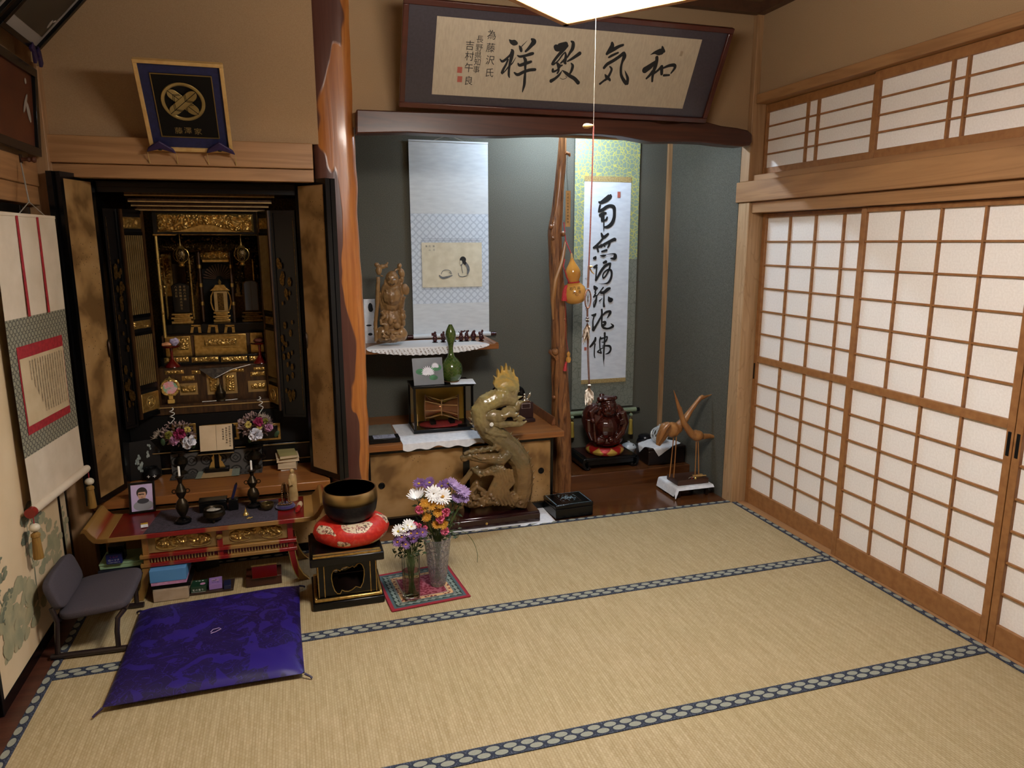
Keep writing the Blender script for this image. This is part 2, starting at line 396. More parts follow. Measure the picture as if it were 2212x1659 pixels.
# --- back wall: plaster, rails, big pillar, curved beam
mk('wall_back', B().box(-.12,1.16,.005,.06,2.11,CEIL), M['plaster'], kind=S, label='tan sand plaster wall above the altar recess', cat_='wall')
mk('wall_back.001', B().box(1.33,3.601,.02,.075,2.20,CEIL), M['plaster'], kind=S, label='tan sand plaster wall behind the framed calligraphy', cat_='wall')
mk('trim_10', B().box(-.06,1.128,-.035,.05,1.989,2.108), M['cedar_x'], kind=S, label='wooden lintel rail under the crest plaque', cat_='beam', bev=.004)
mk('trim_11', B().box(-.06,1.128,-.012,.05,1.928,1.988), M['cedar_x'], kind=S, label='thin wooden head board just over the altar', cat_='beam', bev=.003)
n = NT('burl pillar'); v = n.mapped((1,1,1)); s = n.sep(v)
f = n.noise(n.mapped((1,1,.38), loc=(3.1,0,.35)), 5.2, 2, .45, .35)
edge = n.math('MULTIPLY', n.math('SUBTRACT', s[0], 1.25), 3.2); low = n.math('MULTIPLY', n.math('SUBTRACT', 1.2, s[2]), .30); hi = n.math('MULTIPLY', n.math('MAXIMUM', n.math('SUBTRACT', s[2], 2.0), 0), .34)
t_ = n.math('ADD', n.math('SUBTRACT', f, n.math('MAXIMUM', edge, -.06)), n.math('ADD', n.math('MINIMUM', n.math('MAXIMUM', low, -.07), .10), hi))
msk = n.ramp(t_, [(.475,(0,0,0,1)),(.495,(1,1,1,1))])
g = n.noise(n.mapped((1,1,.05)), 40, 4, .6, .8)
org = n.ramp(g, [(.3,'#8e5224'),(.55,'#a8672f'),(.75,'#b97c3c')]); mar = n.ramp(g, [(.3,'#4c2c26'),(.7,'#5d3a30')])
n.set(col=n.mix(msk, org, mar), rough=.3, coat=.35, crough=.12); n.bump(n.math('ADD', n.math('MULTIPLY', msk, .6), n.math('MULTIPLY', g, .3)), .5, .004); M['burl'] = n.m
def pil(u, t):
    z = -.013 + t*2.96; a = 2*PI*u
    sx = abs(math.cos(a))**.55*(1 if math.cos(a) > 0 else -1); sy = abs(math.sin(a))**.7*(1 if math.sin(a) > 0 else -1)
    wl = .012*noise.noise(V((2.2,0,z*2.6))) + .006*noise.noise(V((7,0,z*8))); wr = .014*noise.noise(V((9.2,3,z*2.2))) + .006*noise.noise(V((17,0,z*7)))
    x = 1.238 + sx*(.107 + (wr if sx > 0 else wl)); y = .070 + sy*(.070 + .010*noise.noise(V((x*7,z*2.4,5))))
    return (x, y, z)
mk('trim_12', B().grid(pil, 40, 120, True), M['burl'], kind=S, label='polished natural log pillar with maroon bark patches over orange wood', cat_='pillar', smooth=70)
bp = [(770,288),(880,286),(960,290),(1020,293.5),(1090,294),(1140,292),(1208,291),(1253,288.6),(1298,290),(1343,294),(1380,301),(1411,307),(1468,306),(1524,308),(1569,313.5),(1603,316),(1620,314),(1625,307)]
tp = [(1625,290),(1615,281),(1592,276),(1558,271.6),(1524,262.6),(1493,261),(1456,267),(1432,267),(1404,260),(1366,259),(1321,257),(1140,250),(1000,244),(870,240),(770,236)]
mk('trim_13', B().prism([ony(x,y,-.06) for x,y in bp+tp], (0,.10,0)), M['dark_wood'], kind=S, label='dark brown curved natural beam across the alcove opening', cat_='beam', bev=.006, smooth=50)
# --- alcove: green walls, ceiling, floors
mk('wall_back.002', B().box(1.30,3.66,.92,1.0,-.02,2.72), M['green'], kind=S, label='dark green speckled back wall of the alcove', cat_='wall')
mk('wall_right.002', B().box(3.602,3.66,.071,.919,-.02,2.72), M['green'], kind=S, label='dark green speckled side wall of the alcove behind the crane carving', cat_='wall')
mk('wall_left.001', B().box(1.24,1.30,.10,1.0,-.02,2.72), M['green'], kind=S, label='dark green speckled side wall behind the log pillar', cat_='wall')
mk('ceiling.001', B().box(1.24,3.66,.0765,1.0,2.72,2.76), M['cedar_x'], kind=S, label='board ceiling inside the alcove', cat_='ceiling')
mk('trim_14', B().box(3.574,3.601,.893,.919,.10,2.718), M['cedar_z'], kind=S, label='slim pale corner strip between the two green alcove walls', cat_='trim')
n = NT('polished toko board'); v = n.mapped((.25,1,1)); f = n.math('SINE', n.math('MULTIPLY', n.noise(v, 4, 4, .5, .8), 42)); g = n.noise(n.mapped((.06,1,1)), 50, 3)
n.set(col=n.mix(n.math('MULTIPLY_ADD', f, .18, .3), n.ramp(g, [(.3,'#54301c'),(.7,'#68401f')]), '#43220f'), rough=.2, coat=.4, crough=.12); M['toko'] = n.m
mk('floor.001', B().box(1.31,3.602,.003,.47,-.11,-.002), M['toko'], kind=S, label='polished dark brown lower alcove board beside the rush mat', cat_='floor', bev=.003)
mk('floor.002', B().box(2.64,3.601,.471,.919,-.10,.10), M['toko'], kind=S, label='raised polished brown alcove step behind the crooked log', cat_='floor', bev=.004)
mk('floor.003', B().box(1.31,2.639,.471,.919,-.11,-.003), M['toko'], kind=S, label='board floor under the built-in alcove cupboard', cat_='floor')
# --- left wall with painted sliding panels
mk('trim_15', B().box(-.11,.0,-4.7,-.06,-.013,.001), M['dark_wood'], kind=S, label='dark wooden sill under the painted sliding panels', cat_='sill')
mk('trim_16', B().box(-.12,-.045,-4.7,-.06,1.88,1.99), M['cedar_y'], kind=S, label='wooden lintel rail over the painted sliding panels', cat_='beam', bev=.004)
mk('trim_17', B().box(-.12,-.052,-4.7,-.06,1.80,1.879), M['cedar_y'], kind=S, label='grooved head track over the painted sliding panels', cat_='beam', bev=.003)
mk('wall_left', B().box(-.14,-.075,-4.7,-.06,1.991,CEIL), M['plaster'], kind=S, label='tan plaster wall behind the hung pictures', cat_='wall')
mk('trim_18', B().box(-.12,-.0,-.058,.06,-.013,2.93), M['cedar_z'], kind=S, label='square corner post between painted panels and altar recess', cat_='post', bev=.004)
M['fus_paper'] = mat('painted panel paper', '#c9b08a', '#d6bf9b', rough=.85, ns=2.5)
M['wash'] = mat('ink wash green', '#8c8a6c', '#a69b78', rough=.9, ns=14)
M['wash2'] = mat('ink wash dark', '#5f6553', '#7c7c62', rough=.9, ns=25)
def fusuma(name, x, ya, yb, label, paint):
    t = thing(name, label, 'sliding door', (x,ya,.002), kind=S); L = ya-yb; fw = .022
    mk('paper_panel', B().box(-.018,-.004,-L+fw,-fw,.05,1.755), M['fus_paper'], t, world=False)
    for y0, y1 in ((-fw,0),(-L,-L+fw)): mk('frame_stile', B().box(-.022,0,y0,y1,0,1.79), M['black'], t, world=False, bev=.002)
    for z0, z1 in ((0,.05),(1.755,1.79)): mk('frame_rail', B().box(-.022,-.001,-L+fw,-fw,z0,z1), M['black'], t, world=False, bev=.002)
    if paint:
        rnd = random.Random(5); a = B(); d = B()
        def leafmass(b, y, z, ry, rz, cnt, sz):
            for _ in range(cnt):
                q = rnd.random()*2*PI; rr = rnd.random()**.6; c = V((-.0036+.003*rnd.random(), y+ry*rr*math.cos(q), z+rz*rr*math.sin(q))); w_ = sz*(.5+rnd.random()); h_ = w_*(.35+.4*rnd.random()); tl = rnd.uniform(-.5,.5)
                pts = []
                for k in range(7):
                    g_ = 2*PI*k/7; uu, vv = w_*math.cos(g_), h_*math.sin(g_); pts.append(c + V((0, uu*math.cos(tl)-vv*math.sin(tl), uu*math.sin(tl)+vv*math.cos(tl))))
                b.poly(pts)
        def trunk(b, pts, ws): b.strip([V((-.0032,y,z)) for y,z in pts], ws, V((1,0,0)))
        leafmass(a, -.62, .27, .20, .10, 60, .035); leafmass(a, -.30, .42, .14, .14, 40, .03); leafmass(a, -.12, .36, .08, .10, 25, .03)
        trunk(d, [(-.40,.22),(-.39,.36),(-.42,.46),(-.40,.58)], [.012,.011,.008,.004]); trunk(d, [(-.40,.36),(-.34,.44),(-.30,.52)], [.008,.006,.003])
        for y, z, q in ((-.42,.57,.05),(-.36,.60,.05),(-.45,.50,.05),(-.33,.52,.05),(-.38,.44,.05),(-.28,.54,.04)): leafmass(d, y, z, q, .022, 26, .013)
        trunk(d, [(-.74,.20),(-.72,.33),(-.76,.42),(-.74,.52)], [.010,.009,.007,.003])
        for y, z, q in ((-.74,.52,.05),(-.70,.46,.05),(-.78,.42,.045),(-.68,.37,.05),(-.75,.33,.04)): leafmass(d, y, z, q, .02, 26, .013)
        leafmass(a, -.55, .18, .25, .03, 30, .03)
        mk('painted_foliage', a, M['wash'], t, world=False, smooth=0); mk('painted_pine', d, M['wash2'], t, world=False, smooth=0)
fusuma('door_5', -.06, -.275, -1.13, 'cream sliding panel painted with grey-green pines beside the low chair', True)
fusuma('door_6', -.088, -.075, -.93, 'cream painted sliding panel tucked behind the one with pines', True)
fusuma('door_7', -.088, -1.10, -2.0, 'cream sliding panel nearest the bottom left corner of the mat', False)
fusuma('door_8', -.06, -1.98, -2.9, 'cream sliding panel opposite the shoji', False)
mk('wall_left.002', B().box(-.14,-.112,-4.7,-.06,0,1.80), M['plaster'], kind=S, label='plain wall behind the painted sliding panels', cat_='wall')
# --- altar recess shell
mk('wall_left.003', B().box(-.12,-.06,.061,.95,-.013,2.4), M['plaster'], kind=S, label='side wall of the altar recess', cat_='wall')
mk('wall_back.003', B().box(-.06,1.239,.90,.95,-.013,2.4), M['plaster'], kind=S, label='rear wall of the altar recess', cat_='wall')
mk('ceiling.002', B().box(-.06,1.239,.061,.90,2.30,2.34), M['ceil'], kind=S, label='board ceiling of the altar recess', cat_='ceiling')
mk('floor.004', B().box(-.06,1.239,.021,.90,-.11,-.004), M['brown_wood'], kind=S, label='board floor under the altar cupboard', cat_='floor')
# ================================================================ PENDANT LAMP AND ALCOVE TUBE
LZ = 2.30
M['lamp_top'] = emis('lamp top lit', '#fff8ee', 30.0)
c0 = onz(1220,58,LZ); e1 = (onz(1095,0,LZ)-c0).normalized(); e2 = (onz(1548,0,LZ)-c0); e2 = (e2 - e1*e2.dot(e1)).normalized(); LS = .515
lc = c0 + (e1+e2)*(LS/2)
ang = math.atan2(e2.y, e2.x)
t = thing('pendant_lamp', 'square wooden framed pendant lamp, lit, hanging over the mat', 'lamp', (lc.x,lc.y,LZ), ang)
h = LS/2; M['lampwood'] = mat('lamp wood', '#a8733c', '#bd8a50', rough=.45, ns=30)
for k in range(4):
    o = mk('frame_bar', B().box(-h,h,-h,-h+.022,0,.03), M['lampwood'], t, world=False, bev=.002); o.matrix_local = Matrix.Rotation(k*PI/2,4,'Z')
    o = mk('side_panel', B().box(-h+.02,h-.02,-h+.012,-h+.016,.031,.125), M['lamp_side'], t, world=False); o.matrix_local = Matrix.Rotation(k*PI/2,4,'Z')
    o = mk('frame_bar', B().box(-h,h,-h,-h+.022,.126,.146), M['lampwood'], t, world=False, bev=.002); o.matrix_local = Matrix.Rotation(k*PI/2,4,'Z')
mk('diffuser', B().box(-h+.022,h-.022,-h+.022,h-.022,.012,.018), M['lamp_on'], t, world=False)
mk('lid', B().box(-h+.022,h-.022,-h+.022,h-.022,.13,.142), M['lamp_top'], t, world=False)
mk('canopy', B().lathe([(.05,.60),(.05,.647)], n=20), M['white'], t, world=False)
mk('cord', B().tube([(0,0,.14),(0,0,.62)], .004, 6), M['black_matte'], t, world=False)
# pull cord with ornaments, hanging from the lamp
M['redcord'] = mat('red twisted cord', '#7a3a34', '#9a5a50', rough=.8, ns=400)
M['string'] = mat('white string', '#8a8276', rough=.8); M['tan'] = mat('tan wood bead', '#c8a468', rough=.4); M['suede'] = mat('brown suede', '#7a5546', '#8d6858', rough=.9, ns=200)
M['feather'] = mat('feather', '#cfc3b4', '#8d7a66', rough=.9, ns=90); M['feather_w'] = mat('white feather', '#e6e0d6', '#cdbfae', rough=.9, ns=90); M['bead_w'] = mat('white bead', '#e8e8e4', rough=.3); M['bead_b'] = mat('brown bead', '#3d1f1a', rough=.3)
cy_ = lc.y
pc = lambda px, py: ony(px, py, cy_)
t = thing('pull_cord_charm', 'long lamp pull cord ending in a hoop charm with feathers', 'pull cord', tuple(pc(1275,865)))
x0 = pc(1283,270)
mk('string', B().tube([V((x0.x,cy_,LZ+.01)), pc(1282,270)], .0005, 6), M['string'], t)
mk('handle', B().lathe([(.002,0),(.004,.004),(.007,.016),(.006,.026),(.002,.03)], pc(1281,271), 12, Matrix.Rotation(-PI/2-.12,3,'Y')), M['tan'], t)
mk('twisted_cord', B().tube([pc(1282,270), pc(1279,380), pc(1275,500), pc(1272,575)], .0022, 6), M['redcord'], t)
mk('knot', B().ell(pc(1276,576), (.006,.005,.0035)).tube([pc(1273,578),pc(1279,588),pc(1284,592)], [.002,.002,.001], 6), M['tan'], t)
mk('suede_thong', B().tube([pc(1272,575), pc(1270,622)], .0035, 6), M['suede'], t)
mk('suede_thong', B().tube([pc(1269,668),pc(1269,684)], .003, 6), M['suede'], t)
hc = pc(1270,646); hm = Matrix.Rotation(PI/2,3,'X')
ho = B().grid(lambda u, v: hc + V(((.0115+.0028*math.cos(2*PI*v))*math.cos(2*PI*u)*.78, .0028*math.sin(2*PI*v), (.0265+.0028*math.cos(2*PI*v))*math.sin(2*PI*u))), 28, 8, True)
mk('hoop', ho, M['suede'], t)
nb = B()
for k in range(8):
    a = k*PI/8; nb.tube([hc+V((.009*math.cos(a),0,.025*math.sin(a))), hc-V((.009*math.cos(a),0,.025*math.sin(a)))], .0005, 4)
mk('net', nb, M['string'], t)
for px, py, w_ in ((1269,687,0),(1269,690,1),(1269,694,0),(1273,832,1),(1273,836,0)):
    mk('bead', B().ell(pc(px,py), (.005,.005,.0027)), M['bead_w' if w_ else 'bead_b'], t)
mk('suede_thong', B().tube([pc(1269,700),pc(1269,760),pc(1272,832)], .0016, 6), M['suede'], t)
mk('suede_thong', B().tube([pc(1270,705),pc(1272,780),pc(1274,832)], .0012, 6), M['suede'], t)
rnd = random.Random(3)
def tuft(px0, py0, px1, py1, cnt, wd, sz):
    b = B(); a_, c_ = pc(px0,py0), pc(px1,py1)
    for _ in range(cnt):
        s_ = a_.lerp(c_, rnd.random()*.45); e_ = s_ + (c_-a_)*(.35+.4*rnd.random()) + V((rnd.uniform(-wd,wd), rnd.uniform(-wd,wd)*.6, 0))
        m_ = s_.lerp(e_,.5) + V((rnd.uniform(-wd,wd)*.4,0,0)); b.strip([s_,m_,e_], [sz*.6,sz,sz*.25], V((rnd.uniform(-.5,.5),-1,rnd.uniform(-.3,.3))).normalized())
    return b
mk('feather', tuft(1269,697,1266,738,60,.012,.005), M['feather'], t, smooth=0)
mk('feather', tuft(1272,838,1272,872,70,.014,.006), M['feather_w'], t, smooth=0)
t = thing('tube_lamp', 'small fluorescent tube lamp tucked behind the curved beam', 'lamp', (2.72,.48,2.46))
mk('housing', B().box(2.44,3.00,.44,.52,2.47,2.52), M['white'], t)
mk('tube', B().tube([(2.46,.48,2.455),(2.98,.48,2.455)], .014, 10), M['tube_on'], t)
mk('bracket', B().box(2.72,2.78,.46,.50,2.521,2.719), M['white'], t)
# ================================================================ ALTAR RECESS
def pbx(px0, py0, px1, py1, Y, depth=.02):
    pm = (py0+py1)/2; xm = (px0+px1)/2
    a = ony(px0,pm,Y).x; b_ = ony(px1,pm,Y).x; z1 = ony(xm,py0,Y).z; z0 = ony(xm,py1,Y).z
    return (a, b_, Y, Y+depth, z0, z1)
def relief(b, x0, x1, z0, z1, Y, amp=.012, cell=.0032, seed=0, sc=55, mask=None):
    nx, nz = max(4,int((x1-x0)/cell)), max(4,int((z1-z0)/cell))
    def fn(u, v):
        x, z = x0+(x1-x0)*u, z0+(z1-z0)*v
        p = V((x*sc, z*sc, seed)); a = noise.noise_vector(p*.5)*.9
        h = abs(noise.noise(p+a))*1.4 + .5*abs(noise.noise(p*2.1+a*2))
        e = min(u,1-u)*nx/3; g = min(v,1-v)*nz/3; k = max(0,min(1,e))*max(0,min(1,g))
        if mask: k *= mask(u,v)
        return (x, Y - amp*k*min(1,(.15+h)), z)
    b.grid(fn, nx, nz); return b
t = thing('altar_base_cupboard', 'low built-in cupboard with gold-flecked doors carrying the altar', 'cupboard', (.58,.02,0))
PZ = .395
mk('top_board', B().box(.002,1.128,-.03,.88,PZ-.045,PZ), M['orange_wood'], t, bev=.003)
mk('frame_rail', B().box(.002,1.128,.0,.03,PZ-.062,PZ-.046), M['black'], t)
mk('frame_rail', B().box(.002,1.128,.0,.03,.0,.045), M['black'], t)
for a, b_ in ((.03,.555),(.585,1.10)):
    d = mk('sliding_door', B().box(a,b_,.006,.026,.046,PZ-.063), M['goldpaper'], t)
for a, b_ in ((.002,.029),(.556,.584),(1.101,1.128)): mk('frame_stile', B().box(a,b_,.0,.03,.046,PZ-.063), M['black'], t)
mk('carcass', B().box(.002,1.128,.031,.88,.0,PZ-.046), M['black_matte'], t)
A = thing('household_altar', 'tall black lacquered household altar with open gold-lined doors', 'altar', (.58,.30,PZ))
CX0, CX1, CY0, CY1, CZ0, CZ1 = .095, 1.07, .15, .87, PZ+.001, 1.925
mk('side_panel', B().box(CX0,CX0+.025,CY0,CY1,CZ0,CZ1), M['black'], A, bev=.002)
mk('side_panel', B().box(CX1-.025,CX1,CY0,CY1,CZ0,CZ1), M['black'], A, bev=.002)
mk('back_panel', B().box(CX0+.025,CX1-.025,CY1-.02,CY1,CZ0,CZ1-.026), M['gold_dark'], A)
mk('top_panel', B().box(CX0+.0255,CX1-.0255,CY0,CY1,CZ1-.025,CZ1), M['black'], A)
mk('front_fascia', B().box(CX0+.026,CX1-.026,CY0+.001,CY0+.02,1.875,CZ1-.026), M['black'], A)
M['slat'] = mat('brown gilt slat', '#4a3018', '#2c1a0c', rough=.4, ns=14, st=(6,1,1), metal=.2)
for k, (py, a, b_) in enumerate(((404,262,598),(418,268,592),(431,276,586),(440,283,580),(449,292,572))):
    Y = .18+.04*k; x0, x1, y0, y1, z0, z1 = pbx(a,py,b_,py+7,Y,.03)
    mk('crown_slat', B().box(x0,x1,Y,Y+.03,z0,z1), M['slat'], A); mk('gilt_edge', B().box(x0,x1,Y-.003,Y-.0005,z0,z0+.006), M['gold_paint'], A)
M['altar_door_gold'] = M['goldpaper']
def leaf(P0, P1, nrm, z0, z1, th, fr, gold, nm='outer_door'):
    P0, P1 = V((*P0,0)), V((*P1,0)); d = (P1-P0).normalized(); nn = V((*nrm,0)).normalized(); nn = (nn - d*nn.dot(d)).normalized(); L = (P1-P0).length; Z = V((0,0,1))
    def bx(a, b_, z_0, z_1, q0, q1): return B().obox(P0 + d*(a+b_)/2 - nn*(q0+q1)/2 + Z*(z_0+z_1)/2, d*(b_-a)/2, nn*(q1-q0)/2, Z*(z_1-z_0)/2)
    pt = mk(nm, bx(0,L,z0,z1,.006,th), M['black'], A)
    for a, b_, q, r in ((0,fr,z0,z1),(L-fr,L,z0,z1)): mk('door_stile', bx(a,b_,q,r,0,.0059), M['black'], pt)
    for q, r in ((z0,z0+fr*1.3),(z1-fr*1.3,z1)): mk('door_rail', bx(fr,L-fr,q,r,0,.0059), M['black'], pt)
    if gold: mk('gold_lining', bx(fr,L-fr,z0+fr*1.3,z1-fr*1.3,.003,.0058), M['goldpaper'], pt)
    return P0, d, nn, L
DZ0, DZ1 = .405, 1.945
HL, FL = (.128,.128), (.050,-.110); HR, FR = (1.036,.140), (1.178,-.075)
leaf(HL, FL, (1,-.3), DZ0, DZ1, .026, .022, True)
leaf((HL[0]-.030,HL[1]-.002), (FL[0]-.030,FL[1]-.006), (1,-.3), DZ0, DZ1, .026, .022, False)
leaf(HR, FR, (-1,-.7), DZ0, DZ1, .026, .022, True)
leaf((HR[0]+.024,HR[1]+.022), (FR[0]+.026,FR[1]+.019), (-1,-.7), DZ0, DZ1, .026, .022, False)
M['iron'] = mat('dark metal fitting', '#2b211b', '#453528', rough=.45, metal=.8, ns=80)
for P, sgn in (((.118,.10),1),((1.050,.115),-1)):
    mk('lock_plate', B().lathe([(.0,0),(.045,0),(.042,.006),(.0,.007)], (P[0],P[1],1.13), 20, Matrix.Rotation(sgn*PI/2,3,'Y') @ Matrix.Rotation(-.3*sgn,3,'X'), 1, .45), M['iron'], A)
# inner black doors with gilt painting, then lattice doors
pL0, pL1 = ony(277,650,.22), ony(326,650,.36); pR1, pR0 = ony(567,650,.36), ony(591,650,.22)
for (a, b_, nr, sg) in (((.142,.17),(pL0.x-.012,.225),(.2,-1),1), ((1.028,.175),(pR0.x+.012,.225),(-.6,-1),-1)):
    P0, d, nn, L = leaf(a, b_, nr, .70, 1.80, .016, .010, False, 'inner_door')
    g = B(); rn = random.Random(4+sg)
    def loc(u, z): return P0 + d*u + V((0,0,z)) + nn*.0012
    g.strip([loc(.012,.74),loc(.012,1.76)], [.003,.003], nn)
    for k in range(34):
        u = L*(.35+.5*rn.random()); z = .8+.75*rn.random()**1.2; q = rn.random()*PI; s_ = .012+.016*rn.random()
        g.poly([loc(u+s_*.5*math.cos(q+2*PI*j/6)*.8, z+s_*math.sin(q+2*PI*j/6)) + nn*(.0002*k) for j in range(6)])
    mk('gilt_painting', g, M['gold_dark'], A, smooth=0, kind='stuff')
def lattice(P0, P1, nr):
    P0, P1 = V((P0.x,P0.y,0)), V((P1.x,P1.y,0)); d = (P1-P0); L = d.length; d.normalize(); nn = V((*nr,0)); nn = (nn-d*nn.dot(d)).normalized(); Z = V((0,0,1))
    zt = 1.80; zb = .735
    def bx(a, b_, z0, z1, q0, q1): return B().obox(P0+d*(a+b_)/2+nn*(q0+q1)/2+Z*(z0+z1)/2, d*(b_-a)/2, nn*(q1-q0)/2, Z*(z1-z0)/2)
    pt = mk('lattice_door', bx(0,L,zb,zt,-.012,-.004), M['black_matte'], A)
    f = L*.10
    for a, b_ in ((0,f),(L-f,L)): mk('door_stile', bx(a,b_,zb,zt,-.004,.004), M['slat'], pt)
    for z0, z1 in ((zb,zb+.02),(.885,.91),(1.17,1.185),(1.26,1.275),(1.675,1.69),(zt-.02,zt)): mk('door_rail', bx(f,L-f,z0,z1,-.004,.003), M['black'], pt)
    for z0, z1 in ((.912,1.168),(1.277,1.673)):
        g = B(); nb = 9
        for k in range(nb):
            u = f + (L-2*f)*(k+.5)/nb; q = bx(u-.0019,u+.0019,z0,z1,-.003,.003); g.add(q.v, q.f)
        mk('lattice_bars', g, M['gold_paint'], pt, kind='stuff')
    for z0, z1 in ((1.695,1.775),(1.19,1.255)):
        q = B(); sd = z0
        def fn(u, v):
            p = V((u*6,v*4,sd*9)); h_ = abs(noise.noise(p))+.5*abs(noise.noise(p*2.3)); k = min(1,min(u,1-u)*9)*min(1,min(v,1-v)*7)
            return P0 + d*(f+(L-2*f)*u) + Z*(z0+.012+(z1-z0-.024)*v) + nn*(-.003+.012*k*h_)
        q.grid(fn, 30, 16); mk('carved_plaque', q, M['gold'], pt, smooth=50)
    mk('crest_plate', bx(f,L-f,.765,.865,-.004,.006), M['gold'], pt, bev=.004)
    c = P0+d*(L/2)+Z*.815+nn*.0062; mx = Matrix((d, Z, nn)).transposed()
    mk('crest_ring', B().ring(c, .030, .0028, 24, 6, mx), M['gold_bright'], pt)
    for sg in (1,-1): mk('crest_feather', B().ell(c, (.024,.009,.003), mx @ Matrix.Rotation(sg*PI/4,3,'Z'), 12, 6), M['gold_bright'], pt)
lattice(pL0, pL1, (.5,-1)); lattice(pR0, pR1, (-.9,-.6))
# shrine inside
x0,x1,_,_,z0,z1 = pbx(338,461,547,501,.38)
mk('carved_transom', relief(B(), x0, x1, z0, z1, .385, .022, .003, 3, 48, lambda u,v: 1 if v > .28*math.exp(-((u-.5)/.22)**2)*1.5 else 0), M['gold'], A, smooth=60)
mk('transom_frame', B().box(x0-.02,x1+.02,.386,.40,z0-.012,z1+.02), M['black'], A)
ar = [(330,507),(378,507),(393,496),(410,495),(470,494),(490,496),(503,506),(560,504)]
mk('arch_moulding', B().tube([ony(x,y,.40) for x,y in ar], .005, 6), M['gold'], A)
x0,x1,_,_,z0,z1 = pbx(392,497,502,508,.42); mk('arch_carving', relief(B(), x0, x1, z0, z1, .42, .012, .003, 8, 70), M['gold'], A, smooth=60)
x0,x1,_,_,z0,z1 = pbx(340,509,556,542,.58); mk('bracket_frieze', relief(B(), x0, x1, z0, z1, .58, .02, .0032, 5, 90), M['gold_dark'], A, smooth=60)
for px, Y, c in ((336,.42,1),(433,.62,0),(501,.62,0)):
    top = ony(px if c else px-6, 508 if c else 535, Y); bot = ony(px+12 if c else px+6, 730 if c else 695, Y)
    mk('column', B().tube([V((top.x,Y,top.z)), V((top.x,Y,bot.z))], .008 if c else .0075, 12), M['gold_bright' if c else 'slat'], A)
    for k in range(3): mk('column_band', B().tube([V((top.x,Y,top.z+(bot.z-top.z)*(.25+.25*k)-.01)), V((top.x,Y,top.z+(bot.z-top.z)*(.25+.25*k)+.01))], .0095, 12), M['gold'], A)
for px in (355,412,548):
    p = ony(px,600,.65); mk('slim_column', B().tube([V((p.x,.65,ony(px,560,.65).z)), V((p.x,.65,ony(px,690,.65).z))], .006, 10), M['gold'], A)
rf = [(430,552),(436,533),(452,522),(464,518),(476,521),(490,531),(498,550),(488,551),(478,545),(464,537),(450,545),(441,552)]
mk('shrine_gable', B().prism([ony(x,y,.62) for x,y in rf], (0,.05,0)), M['gold_dark'], A, bev=.002)
x0,x1,_,_,z0,z1 = pbx(432,520,497,560,.615); mk('gable_carving', relief(B(), x0, x1, z0, z1, .623, .022, .003, 12, 80, lambda u,v: 1 if v < 1.05-2.0*abs(u-.5) else 0), M['gold'], A, smooth=60)
x0,x1,_,_,z0,z1 = pbx(437,561,496,566,.63); mk('shrine_lintel', B().box(x0,x1,.63,.65,z0,z1), M['gold'], A)
hc = ony(474,603,.75); g = B()
for k in range(15):
    a = PI*(.04+.92*k/14); g.strip([hc+V((.02*math.cos(a),0,.02*math.sin(a))), hc+V((.085*math.cos(a),0,.085*math.sin(a)))], [.002,.010], V((0,-1,0)))
mk('halo_rays', g, M['slat'], A, kind='stuff', smooth=0)
mk('shrine_back', B().box(ony(437,600,.76).x, ony(497,600,.76).x, .762, .77, ony(470,695,.76).z, ony(470,562,.76).z), M['black_matte'], A)
for px0, px1, sd in ((345,372,1),(400,425,2),(505,528,3),(545,562,4)):
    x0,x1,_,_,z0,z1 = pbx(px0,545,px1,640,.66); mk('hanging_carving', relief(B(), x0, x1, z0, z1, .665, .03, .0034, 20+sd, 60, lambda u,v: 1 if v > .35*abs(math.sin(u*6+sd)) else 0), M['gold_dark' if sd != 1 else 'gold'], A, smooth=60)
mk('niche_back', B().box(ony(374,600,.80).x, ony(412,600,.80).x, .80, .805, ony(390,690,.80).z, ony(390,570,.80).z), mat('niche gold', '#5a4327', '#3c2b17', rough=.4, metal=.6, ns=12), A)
# tiers
def tier(px0, py0, px1, py1, Y, back, m, nm):
    x0,x1,_,_,z0,z1 = pbx(px0,py0,px1,py1,Y); mk(nm, B().box(x0,x1,Y,back,z0,z1), M[m], A, bev=.002); return x0,x1,z0,z1
def carved(px0, py0, px1, py1, Y, sd, m='gold', amp=.008, sc=75):
    x0,x1,_,_,z0,z1 = pbx(px0,py0,px1,py1,Y); mk('carved_panel', relief(B(), x0, x1, z0, z1, Y, amp, .0028, sd, sc), M[m], A, smooth=60)
tier(350,699,572,722,.56,.84,'black','upper_step')
for px in (423,460,496):
    for sg in (-7,7): mk('step_leg', B().prism([ony(px+sg-3,704,.55),ony(px+sg+3,704,.55),ony(px+sg+5*(1 if sg>0 else .2),719,.55),ony(px+sg-5*(1 if sg<0 else .2),719,.55)], (0,.01,0)), M['gold'], A)
    mk('step_leg', B().prism([ony(px-10,702,.55),ony(px+10,702,.55),ony(px+10,706,.55),ony(px-10,706,.55)], (0,.01,0)), M['gold'], A)
tier(350,722,574,770,.50,.68,'slat','gilt_tier')
for a, b_, y0 in ((356,414,726),(419,534,722),(540,570,718)):
    x0,x1,_,_,z0,z1 = pbx(a,y0,b_,y0+44,.49); mk('gilt_panel', B().hexa([(x0,.490,z0),(x1,.490,z0),(x1,.499,z0),(x0,.499,z0),(x0+.004,.486,z1),(x1-.004,.486,z1),(x1,.499,z1),(x0,.499,z1)]), M['gold'], A, bev=.003)
carved(441,732,511,746,.484,31); carved(382,730,408,756,.484,32)
for py in (727,750): mk('bead_row', B().tube([ony(437,py,.482),ony(515,py-2,.482)], .0025, 6), M['gold_bright'], A)
tier(347,768,577,788,.45,.55,'black','small_tier')
for i,(a, b_) in enumerate(((355,408),(414,472),(478,534),(539,566))): carved(a,772-i,b_,783-i,.447,40+i)
